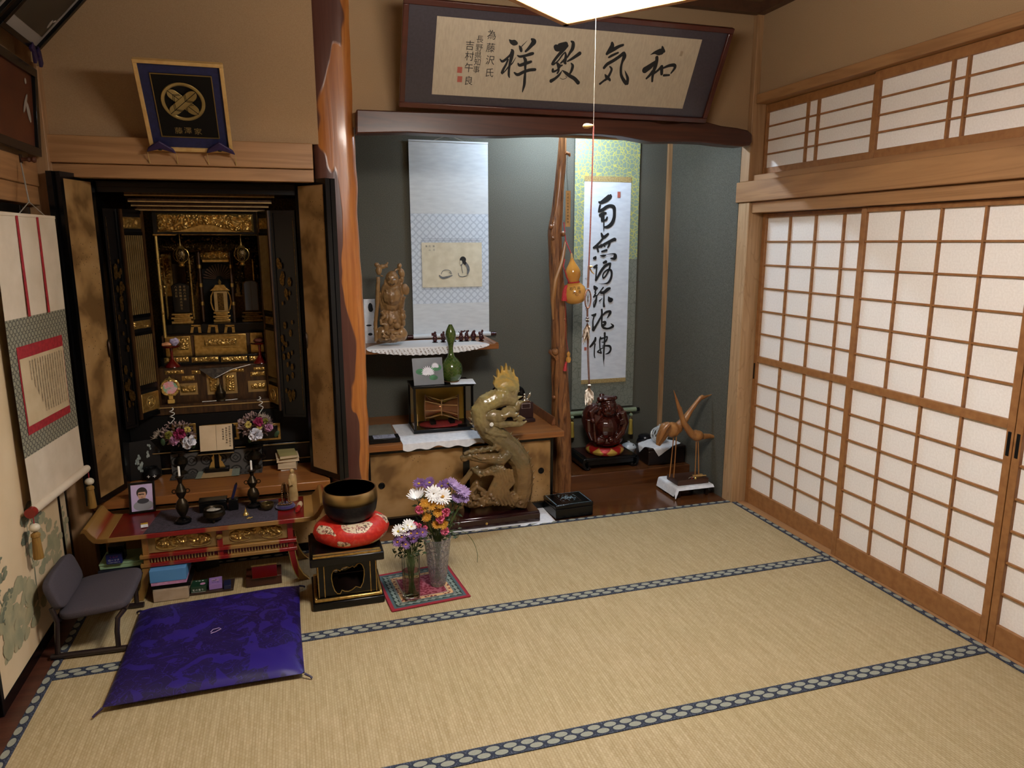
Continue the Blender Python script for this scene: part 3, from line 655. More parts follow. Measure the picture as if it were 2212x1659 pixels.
tier(345,790,578,866,.40,.53,'slat','panel_tier')
for i,(a,b_,y0,y1) in enumerate(((356,397,800,808),(414,433,800,808),(490,527,797,804),(548,573,793,800),(393,420,812,822),(391,423,833,848),(452,470,814,846),(487,507,810,845),(541,573,803,812),(542,574,828,840))): carved(a,y0,b_,y1,.397,50+i,'gold',.007,90)
for a, b_, y0, y1 in ((447,474,808,852),(482,512,804,850),(388,427,828,853),(536,576,822,846)):
    x0,x1,_,_,z0,z1 = pbx(a,y0,b_,y1,.398); mk('gilt_panel', B().box(x0,x1,.3985,.3998,z0,z1), M['gold_paint'], A)
fan = [ony(429,797,.385),ony(505,792,.385),ony(490,804,.37),ony(470,817,.365),ony(462,818,.365),ony(445,808,.37)]
mk('fan_drape', B().prism(fan, (0,.006,0)), mat('pewter brocade', '#4a4238', '#2c2620', rough=.45, metal=.5, ns=60, bump=.6), A)
mk('white_strip', B().tube([ony(464,817,.355),ony(500,798,.355),ony(541,787,.355)], [.0012,.002,.0022], 6), M['bead_w'], A)
x0,x1,z0,z1 = tier(330,868,612,890,.345,.46,'slat','shelf_tier')
mk('gilt_edge', B().box(x0,x1,.339,.3445,z1-.018,z1-.012), M['gold_paint'], A)
bx0, bx1 = CX0+.026, CX1-.026
zb1 = ony(470,892,.33).z; zb0 = ony(470,966,.33).z
mk('base_board', B().box(bx0,bx1,.335,.86,zb0,zb1), M['black_matte'], A, bev=.002)
for a, b_ in ((372,424),(436,516),(538,606)):
    x0,x1,_,_,z0,z1 = pbx(a,916,b_,952,.33); mk('gilt_panel', B().box(x0,x1,.3315,.3348,z0,z1), M['gold'], A, bev=.002)
    mk('panel_inset', B().box(x0+.014,x1-.014,.3285,.3312,z0+.012,z1-.012), M['black'], A, bev=.006)
mk('base_moulding', B().box(bx0,bx1,.322,.86,zb0-.014,zb0-.001), M['black'], A, bev=.003)
mk('gilt_edge', B().box(bx0,bx1,.3195,.3218,zb0-.010,zb0-.005), M['gold_paint'], A)
mk('base_plinth', B().box(bx0,bx1,.332,.86,PZ+.001,zb0-.0145), M['black'], A)
mk('gilt_edge', B().box(bx0,bx1,.3295,.3317,PZ+.03,PZ+.036), M['gold_paint'], A)
# ---------------------------------------------------------------- things inside the altar
def lantern(px, py, lab):
    c = ony(px,py,.47); t = thing('hanging_lantern', lab, 'lantern', tuple(c))
    M_ = mat('pierced brass', '#8d7a55', '#2e2415', rough=.35, metal=.9, ns=160, rp=(.4,.55)) if 'pierced' not in M else M['pierced']; M['pierced'] = M_
    mk('globe', B().lathe([(.014,-.036),(.028,-.026),(.036,-.006),(.036,.008),(.028,.026),(.014,.034)], c, 18), M_, t)
    mk('cap', B().lathe([(.022,.034),(.016,.042),(.008,.048),(.003,.066),(.0,.067)], c, 16), M['gold'], t)
    mk('foot', B().lathe([(.010,-.062),(.016,-.056),(.010,-.050),(.018,-.040),(.012,-.036)], c, 16), M['gold'], t)
    mk('chain', B().tube([c+V((0,0,.066)), c+V((0,0,.125))], .002, 6), M['gold_bright'], t)
    for k in range(6): a = 2*PI*k/6; mk('rib', B().tube([c+V((math.cos(a)*r,math.sin(a)*r,z)) for r,z in ((.015,-.036),(.030,-.026),(.038,-.006),(.038,.008),(.030,.026),(.015,.034))], .0016, 5), M['gold'], t)
lantern(391,551,'pierced brass lantern hanging above the black lacquer memorial tablet'); lantern(522,549,'pierced brass lantern hanging above the blue-grey memorial tablet')
def tablet_base(t, c, w_, m='gold'):
    for i, (k, z, h_) in enumerate(((1.0,0,.016),(.8,.016,.010),(1.02,.026,.012),(.7,.038,.010),(.95,.048,.010))): mk('base_tier', B().box(c.x-w_*k,c.x+w_*k,c.y-.022*k,c.y+.022*k,c.z+z,c.z+z+h_), M[m], t, bev=.002)
zs_ = ony(460,699,.56).z+.001; c = ony(396,701,.61); c.z = zs_; t = thing('memorial_tablet', 'black lacquer memorial tablet with gilt writing on a gold base', 'memorial tablet', tuple(c)); tablet_base(t, c, .056)
w_ = .046; pts = [(c.x-w_*.9,.61,c.z+.06),(c.x+w_*.9,.61,c.z+.06)] + [(c.x+w_*math.cos(a),.61,c.z+.205+.022*math.sin(a)) for a in [PI*k/8 for k in range(9)]]
mk('board', B().prism(pts, (0,.016,0)), M['black'], t, bev=.003); tb = B()
for j, col_ in enumerate(('平成八年寂','清浄院釋貞光信士','八月三日')):
    for i, ch in enumerate(col_): text_on(tb, ch, V((c.x+(.022-.022*j if j != 1 else 0), .6085, c.z+.205-.017*i)), (1,0,0), (0,0,1), .014)
mk('gilt_writing', tb, M['gold_paint'], t, smooth=0)
c = ony(481,697,.64); c.z = zs_; t = thing('memorial_tablet.001', 'gold memorial tablet with roofed top standing in the altar centre', 'memorial tablet', tuple(c)); tablet_base(t, c, .045)
mk('body', B().box(c.x-.036,c.x+.036,.635,.655,c.z+.058,c.z+.175), M['gold_paint'], t, bev=.002)
mk('inset', B().box(c.x-.016,c.x+.016,.631,.6345,c.z+.066,c.z+.165), M['gold_dark'], t, bev=.006)
mk('roof', B().prism([(c.x-.054,.625,c.z+.178),(c.x+.054,.625,c.z+.178),(c.x+.034,.625,c.z+.196),(c.x+.024,.625,c.z+.212),(c.x-.024,.625,c.z+.212),(c.x-.034,.625,c.z+.196)], (0,.04,0)), M['gold'], t, bev=.002)
mk('finial', B().lathe([(.010,.212),(.006,.216),(.010,.226),(.004,.238),(.0,.244)], c+V((0,.005,0)), 12), M['gold'], t)
for sg in (-1,1): mk('side_scroll', B().tube([V((c.x+sg*x,.645,c.z+z)) for x,z in ((.038,.175),(.050,.150),(.054,.11),(.046,.075),(.036,.06))], [.004,.005,.005,.005,.003], 6), M['gold'], t)
c = ony(547,699,.60); c.z = zs_; t = thing('memorial_tablet.002', 'arched memorial tablet with a blue-grey split face', 'memorial tablet', tuple(c)); tablet_base(t, c, .056, 'gold_dark')
w_ = .040; pts = [(c.x-w_,.60,c.z+.06),(c.x+w_,.60,c.z+.06)] + [(c.x+w_*math.cos(a),.60,c.z+.215+.022*math.sin(a)) for a in [PI*k/8 for k in range(9)]]
mk('board', B().prism([V(p) for p in pts], (0,.016,0)), M['slat'], t, bev=.003)
for sg in (-1,1):
    q = [V((c.x+sg*.001,.598,c.z+.066)), V((c.x+sg*.034,.598,c.z+.066)), V((c.x+sg*.034,.598,c.z+.215)), V((c.x+sg*.026,.598,c.z+.228)), V((c.x+sg*.001,.598,c.z+.231))]
    mk('face_half', B().prism(q, (0,.002,0)), mat('blue grey face', '#4a4f5a', rough=.3), t)
# offering stands
M['red_lacq'] = mat('red lacquer', '#5a0e0a', rough=.2, coat=.5)
for px, py, lab, food in ((374,797,'red lacquer offering stand holding wrapped sweets',1),(563,786,'red lacquer offering stand in the altar shadow',0)):
    c = ony(px,py,.425); c.z = ony(460,790,.40).z+.001; t = thing('offering_stand', lab, 'offering stand', tuple(c))
    mk('foot', B().lathe([(.040,0),(.038,.006),(.020,.026),(.008,.042)], c, 24), M['red_lacq'], t)
    mk('stem', B().lathe([(.008,.042),(.007,.07),(.009,.100)], c, 14), M['red_lacq'], t)
    mk('dish', B().lathe([(.009,.100),(.044,.108),(.052,.118),(.048,.117),(.0,.111)], c, 26), M['red_lacq'], t)
    if food:
        mk('sweet_packet', displace(B().ell(c+V((-.016,0,.124)), (.030,.022,.012), None, 16, 10), .006, 60), mat('orange packet', '#d07a3a', '#e6b28a', rough=.4, ns=60), t)
        mk('sweet_packet', displace(B().ell(c+V((.018,-.004,.137)), (.026,.02,.02), None, 16, 10), .008, 60, 3), mat('lilac packet', '#c6bfd8', '#8f86b0', rough=.35, ns=70), t)
    else: mk('rice_cake', displace(B().ell(c+V((0,0,.126)), (.03,.026,.014), None, 14, 8), .004, 60), mat('brown cake', '#5a2a18', rough=.6), t)
# round gold ornament with pink print
zf_ = ony(460,868,.345).z+.001; c = ony(371,872,.365); c.z = zf_; t = thing('gilt_round_ornament', 'round gilt stand ornament with a pink and green printed disc', 'ornament', tuple(c))
mk('foot', B().box(c.x-.018,c.x+.018,c.y-.014,c.y+.014,c.z,c.z+.024), M['gold_bright'], t, bev=.003)
mk('neck', B().box(c.x-.011,c.x+.011,c.y-.008,c.y+.008,c.z+.024,c.z+.044), M['gold_bright'], t, bev=.002)
dc = c+V((0,0,.088)); rx = Matrix.Rotation(PI/2,3,'X')
mk('wreath', displace(B().ring(dc, .042, .008, 40, 10, rx), .005, 130), M['gold_bright'], t)
n = NT('pink disc print'); f = n.noise(n.mapped((1,1,1)), 26, 2, .5, .8); n.set(col=n.ramp(f, [(.3,'#d8c8b0'),(.42,'#e08a92'),(.52,'#d9b0b8'),(.6,'#6fae84'),(.72,'#b9a8cc')]), rough=.35); M['disc'] = n.m
mk('printed_disc', B().lathe([(.0,-.004),(.038,-.004),(.038,.003),(.0,.004)], dc, 28, rx), M['disc'], t)
mk('cap_point', B().lathe([(.018,.0),(.008,.008),(.0,.02)], c+V((0,0,.132)), 12), M['gold_bright'], t)
# dark cone censer on the altar shelf
c = ony(478,868,.37); c.z = zf_; t = thing('dark_censer', 'small dark bronze cone censer in the altar centre', 'incense burner', tuple(c)); M['bronze'] = mat('dark bronze', '#2a241c', '#3d3426', rough=.38, metal=.85, ns=50)
mk('body', B().lathe([(.028,0),(.026,.008),(.020,.012),(.026,.026),(.028,.044),(.018,.062)], c, 20), M['bronze'], t); mk('lid', B().lathe([(.019,.062),(.012,.076),(.005,.09),(.0,.10)], c, 16), M['bronze'], t)
c = ony(478,872,.35); t = thing('thin_rod', 'thin pale rod lying along the altar shelf edge', 'rod', tuple(c)); mk('shaft', B().tube([V((ony(437,873,.35).x,.352,zf_+.002)), V((ony(500,866,.35).x,.358,zf_+.002))], .0018, 6), M['bead_w'], t); mk('end_hook', B().tube([V((ony(500,866,.35).x,.358,zf_+.002)),V((ony(504,866,.35).x,.366,zf_+.002)),V((ony(513,866,.35).x,.366,zf_+.002))], .0015, 6), M['bead_w'], t)
# ================================================================ ON THE ALTAR PLATFORM
PL = PZ+.001
M['brocade'] = None
n = NT('grey brocade'); v = n.mapped((1,1,1)); s = n.sep(v)
def tri(sock, p): return n.math('ABSOLUTE', n.math('SUBTRACT', n.math('FRACT', n.math('DIVIDE', sock, p)), .5))
z_ = n.math('ADD', s[2], n.math('MULTIPLY', s[1], -1)); a = tri(s[0],.075); b_ = tri(z_,.075); d = n.math('SQRT', n.math('ADD', n.math('POWER',a,2), n.math('POWER',b_,2)))
r = n.math('LESS_THAN', n.math('ABSOLUTE', n.math('SUBTRACT', d, .36)), .05); q = n.math('LESS_THAN', n.math('ABSOLUTE', n.math('SUBTRACT', n.math('ADD',a,b_), .2)), .045)
n.set(col=n.mix(n.math('MAXIMUM', r, q), '#4a4642', '#15130f'), rough=.7); n.bump(n.noise(v,200,2), .3); M['brocade'] = n.m
f0, f1 = onz(361,1040,PL), onz(566,1023,PL)
t = thing('brocade_cloth', 'dark grey lattice brocade cloth draped down the altar base', 'cloth', (f0.x,f0.y,PL))
def cl(u, v):
    x = f0.x+.01+(f1.x-f0.x-.01)*u
    if v < .6: y = f0.y+.006+(.312-f0.y-.006)*v/.6; z = PL+.0015
    else: y = .3135-.004*(v-.6); z = PL+.0015+(v-.6)/.4*.115
    return (x, y, z+.0012*noise.noise(V((x*30,y*30,z*30))))
mk('cloth_panel', B().grid(cl, 24, 20), M['brocade'], t, smooth=60)
t = thing('woven_table_mat', 'tan woven mat with grey ends under the scripture stand', 'mat', tuple(onz(470,1020,PL)))
k0, k1, k2, k3 = onz(422,1036,PL), onz(517,1028,PL), onz(520,1003,PL), onz(433,1013,PL)
def bil(u, v, z): p = (k0*(1-u)+k1*u)*(1-v)+(k3*(1-u)+k2*u)*v; return (p.x,p.y,PL+z)
M['matw'] = mat('tan weave', '#9a8058', '#b0956b', rough=.85, ns=120, st=(1,8,1)); M['matg'] = mat('grey weave', '#6d7468', '#7f8578', rough=.85, ns=120)
for u0, u1, m_ in ((0,.13,'matg'),(.131,.82,'matw'),(.821,1,'matg')): mk('weave_band', B().hexa([bil(u0,0,.004),bil(u1,0,.004),bil(u1,1,.004),bil(u0,1,.004),bil(u0,0,.0065),bil(u1,0,.0065),bil(u1,1,.0065),bil(u0,1,.0065)]), M[m_], t)
# scripture stand + book
c = onz(470,1018,PL+.007); t = thing('scripture_stand', 'black lacquered reading stand with gilt fittings in front of the altar', 'book stand', tuple(c))
mk('base', B().box(c.x-.062,c.x+.062,c.y-.02,c.y+.03,c.z,c.z+.022), M['black'], t, bev=.003)
mk('stem', B().box(c.x-.010,c.x+.010,c.y,c.y+.012,c.z+.022,c.z+.12), M['black'], t, bev=.002)
for sg in (-1,1): mk('gilt_bracket', B().prism([c+V((sg*x,0,z)) for x,z in ((.012,.022),(.042,.022),(.034,.04),(.030,.052),(.022,.06),(.026,.08),(.018,.09),(.012,.105))], (0,.008,0)), M['gold_bright'], t, bev=.001)
zr = ony(466,976,c.y-.01).z; yb = c.y-.012
mk('ledge', B().box(c.x-.088,c.x+.095,yb-.018,yb+.03,zr-.008,zr), M['black'], t, bev=.002); mk('gilt_edge', B().box(c.x-.088,c.x+.095,yb-.0205,yb-.0182,zr-.007,zr-.003), M['gold_paint'], t)
tl = .30; up = V((0,math.sin(tl),math.cos(tl))); nn = V((0,-math.cos(tl),math.sin(tl))); p0 = V((c.x+.01,yb+.012,zr))
mk('back_rest', B().obox(p0+up*.075+nn*-.006, V((.088,0,0)), nn*.004, up*.075), M['black'], t, bev=.002)
t2 = thing('scripture_book', 'open cream paper booklet with brush columns on the reading stand', 'book', tuple(p0))
M['old_paper'] = mat('old cream paper', '#c4ad8b', '#d2bd9c', rough=.85, ns=12)
for sg, w_ in ((-1,.084),(1,.084)): mk('page_block', B().obox(p0+up*.074+nn*.006+V((sg*w_/2-.004,0,0)), V((w_/2-.0005,0,0)), nn*.005, up*.070), M['old_paper'], t2, bev=.001)
g = B()
for j in range(3):
    for i in range(9-2*j): text_on(g, '南無阿彌陀佛経文'[i % 8], p0+up*(.128-.013*i-.006*j)+nn*.0122+V((.066-.017*j,0,0)), (1,0,0), up, .011)
mk('brush_writing', g, M['ink'], t2, smooth=0)
# bronze vases with preserved flowers
M['pinkdry'] = mat('dried mauve', '#8d7370', '#a89088', rough=.9, ns=60); M['mag'] = mat('magenta bloom', '#8e1e4e', '#b03a68', rough=.7, ns=60); M['pinkb'] = mat('pink bloom', '#b478a0', '#c995b5', rough=.7, ns=50); M['yel'] = mat('yellow bloom', '#c9b455', '#d9c97a', rough=.8, ns=80); M['oliv'] = mat('olive bloom', '#7d7a2a', '#9a9640', rough=.8, ns=60); M['whitef'] = mat('white petals', '#e8e8ee', '#d4d4de', rough=.7, ns=30); M['leaf'] = mat('dark leaf', '#1d331c', '#2c4526', rough=.6, ns=40); M['spray'] = mat('cream spray', '#b8aa98', rough=.9)
def petalball(c, r, cnt, seed, w_=.5):
    rn = random.Random(seed); b = B()
    for _ in range(cnt):
        d = V((rn.gauss(0,1),rn.gauss(0,1),rn.gauss(0,1))).normalized(); a = d.orthogonal().normalized(); q = d.cross(a); an = rn.random()*2*PI; s_ = a*math.cos(an)+q*math.sin(an)
        b0 = c+d*r*.35; e = c+d*r*(.85+.3*rn.random()); m_ = (b0+e)/2+s_*r*.12
        w0 = d.cross(s_)*r*w_*.5
        b.add([b0-w0*.4, b0+w0*.4, m_+w0, m_-w0, e+w0*.6+s_*r*.1, e-w0*.6+s_*r*.1], [(0,1,2,3),(3,2,4,5)])
    return b
def bouquet(vx, lab, cpx, blooms, sprpx, spiral):
    base = onz(vx[0],vx[1],PL+.004); Y = base.y; t = thing('bronze_flower_vase', lab, 'vase', tuple(base))
    mk('body', B().lathe([(.030,0),(.030,.008),(.014,.02),(.018,.032),(.036,.06),(.034,.082),(.014,.10),(.013,.112),(.046,.124),(.047,.128),(.012,.12)], base, 24), M['bronze'], t)
    for sg in (-1,1): mk('ear_handle', B().ring(base+V((sg*.042,0,.065)), .012, .0028, 14, 6, Matrix.Rotation(PI/2,3,'X')), M['bronze'], t)
    a = thing('preserved_bouquet', lab.replace('dark bronze vase holding','preserved bouquet with').replace('bronze vase','bouquet'), 'flowers', tuple(base+V((0,0,.13))))
    bc = ony(cpx[0],cpx[1],Y); rn = random.Random(cpx[0])
    fb = B()
    for _ in range(420):
        q = rn.random()*2*PI; rr = rn.random()**.5; c = bc+V((.082*rr*math.cos(q), rn.uniform(-.04,.045), .060*rr*math.sin(q)+.012)); d = (c-bc+V((rn.gauss(0,.04),-.03+rn.gauss(0,.04),.02+rn.gauss(0,.04)))).normalized(); w_ = V((rn.gauss(0,1),rn.gauss(0,1),rn.gauss(0,1))).cross(d).normalized()*.005
        fb.add([c-w_*.4, c+w_*.4, c+d*.010+w_, c+d*.010-w_, c+d*.020], [(0,1,2,3),(3,2,4)])
    mk('dried_filler', fb, M['pinkdry'], a, smooth=0, kind='stuff')
    for i, (px, py, r, m_) in enumerate(blooms):
        c = ony(px,py,Y-.06); r *= 1.3
        if m_ == 'leaf':
            mk('leaf', B().ell(c, (r,.003,r*.55), Matrix.Rotation(.3*i,3,'Y'), 10, 6), M['leaf'], a)
        else: mk('bloom', petalball(c, r, 90 if m_ != 'whitef' else 46, i+cpx[0], .55 if m_ != 'whitef' else .95), M[m_], a, smooth=0)
    sp = B(); s0, s1 = ony(*sprpx[0],Y), ony(*sprpx[1],Y)
    for _ in range(60):
        k = rn.random(); c = s0.lerp(s1,k); e = c+V((rn.uniform(-.02,.02),rn.uniform(-.01,.01),rn.uniform(-.006,.024))); sp.tube([c,e], [.0018,.0006], 4)
    mk('pale_spray', sp, M['spray'], a, smooth=0, kind='stuff')
    pts = [ony(px,py,Y) for px,py in spiral]; path = []
    for k in range(61):
        u = k/60; i = min(int(u*(len(pts)-1)),len(pts)-2); q = pts[i].lerp(pts[i+1],u*(len(pts)-1)-i)
        path.append(q + (V((.011*math.cos(u*20),.011*math.sin(u*20),0)) if u > .3 else V((.011,0,0))*u/.3))
    mk('white_coil', B().tube(path, .0022, 6), M['bead_w'], a)
bouquet((394,1022), 'dark bronze vase holding mauve flowers beside the shell-inlaid board', (386,940), ((389,937,.024,'mag'),(376,951,.020,'pinkb'),(364,940,.016,'oliv'),(405,928,.013,'yel'),(408,955,.028,'whitef'),(352,955,.016,'leaf'),(418,962,.014,'leaf')), ((345,932),(332,948)), ((368,915),(372,905),(372,893),(369,882)))
bouquet((553,1011), 'dark bronze vase holding mauve flowers beside the stacked books', (551,922), ((559,911,.021,'mag'),(580,924,.017,'pinkb'),(573,909,.011,'oliv'),(536,917,.014,'yel'),(560,923,.011,'yel'),(551,938,.028,'whitef'),(540,950,.014,'leaf'),(598,937,.016,'leaf')), ((562,897),(580,905)), ((560,893),(564,880),(562,868),(558,858)))
# black plaque with shell inlay, black pot
p0 = onz(281,1042,PL); t = thing('shell_inlay_board', 'black board with shell inlay leaning at the altar side', 'plaque', tuple(p0)); up = V((-.05,.22,1)).normalized(); ex = V((1,.35,0)).normalized(); nn = ex.cross(up).normalized()
if nn.y > 0: nn = -nn
Lb = .155; Hb = .205; mk('board', B().obox(p0+ex*Lb/2+up*Hb/2+V((0,.012,.002)), ex*Lb/2, nn*.004, up*Hb/2), M['black'], t, bev=.001); g = B(); rn = random.Random(2)
for u, vv, r in ((.35,.35,.02),(.3,.55,.016),(.62,.62,.014),(.66,.80,.012),(.35,.22,.014),(.25,.45,.012)):
    for k in range(6): c = p0+V((0,.012,.002))+ex*Lb*(u+rn.uniform(-.06,.06))+up*Hb*(vv+rn.uniform(-.06,.06))+nn*(.0045+.0002*k); g.poly([c+ex*math.cos(2*PI*j/6)*r*.35+up*math.sin(2*PI*j/6)*r*.6 for j in range(6)])
mk('shell_inlay', g, mat('mother of pearl', '#8f9690', '#6d7672', rough=.25, ns=60), t, smooth=0, kind='stuff')
c = onz(331,1036,PL); t = thing('black_jar', 'round black jar with small star marks on the altar shelf', 'jar', tuple(c)); mk('body', B().lathe([(.022,0),(.036,.012),(.043,.034),(.036,.056),(.026,.064),(.028,.070),(.022,.068),(.02,.05)], c, 26), M['black_matte'], t)
for q in (-1.9,-1.2): 
    cc = c+V((.0425*math.cos(q),.0425*math.sin(q),.030)); tx = V((-math.sin(q),math.cos(q),0))
    mk('star_mark', B().obox(cc, tx*.008, V((0,.0005,0)), V((0,0,.0015))).obox(cc, tx*.0015, V((0,.0005,0)), V((0,0,.008))), M['bead_w'], t)
# stacked books
c = onz(622,1018,PL); M['cover_t'] = mat('tan cover', '#8d8353', '#9d935f', rough=.7, ns=10); M['pages'] = mat('page edges', '#c9b697', '#ae9a7a', rough=.9, ns=300, st=(.02,.02,1))
zz = PL; Labs = ('thin white booklet at the bottom of the book stack','thick cream book in the middle of the stack','pinkish book under the khaki one','khaki covered book on top of the stack')
for i, (w_, d_, h_, m_, rot) in enumerate(((.085,.10,.012,'white',.1),(.10,.12,.040,'pages',-.05),(.12,.13,.022,'pages',.06),(.095,.15,.016,'cover_t',.12))):
    t = thing('book', Labs[i], 'book', (c.x,c.y+.07,zz), rot, 'books stacked beside the altar')
    mk('page_block', B().box(-w_/2+.002,w_/2-.002,-d_/2+.002,d_/2-.002,.0015,h_-.0015), M['pages'], t, world=False)
    for q in (0,h_-.0015): mk('cover', B().box(-w_/2,w_/2,-d_/2,d_/2,q,q+.0015), M[m_ if m_ != 'pages' else 'old_paper'], t, world=False)
    zz += h_+.0002
# ================================================================ OFFERING DESK IN FRONT
DZ = .33; dy0, dy1 = -.365, -.05; dxa, dxb = .135, .985
M['dred'] = mat('worn red lacquer', '#6e120f', '#57100c', rough=.28, ns=14, coat=.3); M['dgold'] = mat('dull gold lacquer', '#8f6a36', '#7a5526', rough=.4, ns=10, metal=.3)
n = NT('red and gold banded lacquer'); s = n.sep(n.mapped((1,1,1))); f = n.noise(n.mapped((1,.1,.1)), 7, 1); n.set(col=n.ramp(f, [(.47,'#7d1712'),(.5,'#8f6a36')]), rough=.32, coat=.2); M['band'] = n.m
D = thing('offering_desk', 'red and gold lacquered offering desk with curled ends before the altar', 'desk', (.56,-.2,0))
mk('top_plate', B().box(dxa,dxb,dy0,dy1,DZ-.018,DZ), M['dred'], D, bev=.003)
mk('front_lip', B().box(dxa-.03,dxb+.03,dy0-.006,dy0-.0005,DZ-.02,DZ+.002), M['band'], D, bev=.002)
for sg, xe in ((-1,dxa),(1,dxb)):
    pr = [(0,-.018),(.03,-.018),(.055,-.008),(.072,.022),(.088,.052),(.098,.056),(.102,.046),(.096,.034),(.082,.0),(.066,-.030),(.036,-.034),(0,-.03)] if False else [(0,-.018),(.028,-.020),(.058,-.014),(.078,.010),(.090,.036),(.100,.040),(.106,.032),(.104,.044),(.094,.056),(.080,.052),(.064,.026),(.044,.004),(.022,.0),(0,0)]
    mk('curled_end', B().prism([(xe+sg*a, dy0, DZ+b_) for a,b_ in pr], (0,dy1-dy0,0)), M['band'], D, bev=.002)
    mk('end_cap', B().prism([(xe+sg*a, dy0-.007, DZ+b_) for a,b_ in pr], (0,.0065,0)), M['dgold'], D)
fx0, fx1 = .275, .915
mk('apron_panel', B().box(fx0,fx1,dy0+.03,dy0+.045,.225,DZ-.019), M['gold_paint'], D)
mk('apron_body', B().box(fx0,fx1,dy0+.046,dy1-.02,.225,DZ-.019), M['dred'], D)
for x in (fx0-.012,(fx0+fx1)/2-.012,fx1-.012): mk('apron_post', B().box(x,x+.026,dy0+.022,dy0+.046,.175,DZ-.019), M['band'], D, bev=.002)
mk('post_rosette', B().lathe([(0,0),(.016,0),(.012,.006),(0,.008)], ((fx0+fx1)/2+.001,dy0+.022,.272), 14, Matrix.Rotation(PI/2,3,'X')), M['gold'], D)
for k in range(2):
    a = fx0+.045+k*(fx1-fx0)/2; b_ = a+.24; zc0, zc1 = .236, .302
    def msk(u, v): 
        e = ((u-.5)/.5)**2+((v-.55)/.5)**2
        return 1 if e < 1 and not (abs(u-.5) < .28 and v < .42-.9*abs(u-.5)**2) else 0
    mk('cloud_carving', relief(B(), a, b_, zc0, zc1, dy0+.0295, .014, .003, 60+k, 62, msk), M['gold'], D, smooth=60)
    oc = [(-.11,.268),(-.118,.256),(-.10,.240),(-.06,.236),(-.035,.242),(-.03,.25),(-.045,.252),(-.05,.262),(0,.272),(.05,.262),(.045,.252),(.03,.25),(.035,.242),(.06,.236),(.10,.240),(.118,.256),(.11,.268),(.08,.292),(0,.302),(-.08,.292),(-.11,.268)]
    mk('cloud_rim', B().tube([(a+.12+x,dy0+.027,z) for x,z in cat(oc,3)], .0028, 6), M['gold_bright'], D)
for z in (.203,.160): mk('stretcher', B().box(fx0-.025,fx1+.03,dy0+.014,dy0+.046,z,z+.018), M['band'], D, bev=.003)
g = B()
for k in range(46):
    x = fx0+.02+(fx1-fx0-.04)*k/45
    if abs(k-22.5) < 1.6: continue
    g.box(x,x+.006,dy0+.024,dy0+.03,.179,.202)
mk('baluster_row', g, M['gold_paint'], D, kind='stuff'); mk('baluster_back', B().box(fx0,fx1,dy0+.031,dy0+.046,.179,.202), M['dred'], D)
for sg, xe in ((-1,fx0),(1,fx1)):
    for yy in (dy0+.018, dy1-.05):
        pr = [(-.012,.159),(.018,.159),(.022,.12),(.032,.07),(.052,.028),(.078,.0),(.030,.0),(.012,.04),(-.002,.09)]
        lg = mk('leg', B().prism([(xe+sg*a, yy, b_) for a,b_ in pr], (0,.03,0)), M['band'], D, bev=.002)
        for e_ in (pr[1:6], [pr[0],pr[8],pr[7],pr[6]]): mk('gilt_edge', B().tube([(xe+sg*a,yy-.0005,b_) for a,b_ in e_], .0024, 5), M['gold_bright'], lg)
# cloth and objects on the desk
n = NT('purple grey runner'); v = n.mapped((1,1,1)); f = n.noise(v, 70, 4, .7, 1.5); n.set(col=n.ramp(f, [(.35,'#1d1820'),(.6,'#463f4a')]), rough=.75); n.bump(f, .4); M['runner'] = n.m
ra, rb_ = onz(311,1150,DZ).x, onz(600,1115,DZ).x
t = thing('desk_runner', 'dark purple-grey figured runner spread over the offering desk', 'cloth', (ra,dy0,DZ)); mk('cloth_panel', B().grid(lambda u,v: (ra+.03*v+(rb_-ra-.03*v)*u, dy0+.004+(dy1-dy0-.02)*v, DZ+.0018+.0008*noise.noise(V((u*20,v*9,1)))), 40, 14), M['runner'], t, smooth=60); DC = DZ+.0035
def candlestick(px, py, top, lab):
    c = onz(px,py,DC); H = ony(px,top,c.y).z-c.z; k = H/.20; t = thing('candlestick', lab, 'candlestick', tuple(c))
    mk('base', B().lathe([(.034,0),(.036,.012),(.026,.022),(.012,.026)], c, 24), M['black'], t)
    mk('vase_body', B().lathe([(.012,.026*k),(.024,.045*k),(.030,.065*k),(.024,.085*k),(.011,.10*k),(.022,.118*k),(.025,.130*k),(.014,.150*k),(.008,.16*k),(.012,.178*k),(.020,.186*k),(.020,.189*k),(.006,.19*k)], c, 24), M['bronze'], t)
    for sg in (-1,1): mk('ear_handle', B().ring(c+V((sg*.029,0,.128*k)), .009, .0024, 14, 6, Matrix.Rotation(PI/2,3,'X')), M['bronze'], t)
    t2 = thing('candle', lab.replace('bronze candlestick','small white candle on the candlestick'), 'candle', tuple(c+V((0,0,.1905*k)))); z0 = .1905*k
    mk('wax', B().lathe([(.0052,z0),(.005,z0+.045),(.002,z0+.048)], c, 10), M['bead_w'], t2); mk('wick', B().tube([c+V((0,0,z0+.048)), c+V((.001,0,z0+.056))], .0007, 5), M['black_matte'], t2)
candlestick(397,1128,1022,'bronze candlestick on a black foot beside the portrait photo'); candlestick(549,1094,1010,'bronze candlestick beside the small brass bowl')
c = onz(464,1125,DC); t = thing('incense_burner', 'squat bronze incense bowl filled with white ash', 'incense burner', tuple(c))
mk('bowl', B().lathe([(.012,.008),(.034,.014),(.050,.032),(.048,.050),(.040,.056),(.044,.064),(.040,.064),(.036,.056)], c, 30), M['bronze'], t); mk('ash', displace(B().lathe([(.0375,.052),(.03,.056),(.0,.057)], c, 24), .002, 90), mat('ash', '#b9b2a6', '#8a8478', rough=1, ns=200), t)
for k in range(3): a = .5+2*PI*k/3; mk('foot', B().lathe([(.004,0),(.006,.01),(.004,.016)], c+V((.028*math.cos(a),.028*math.sin(a),0)), 8), M['bronze'], t)
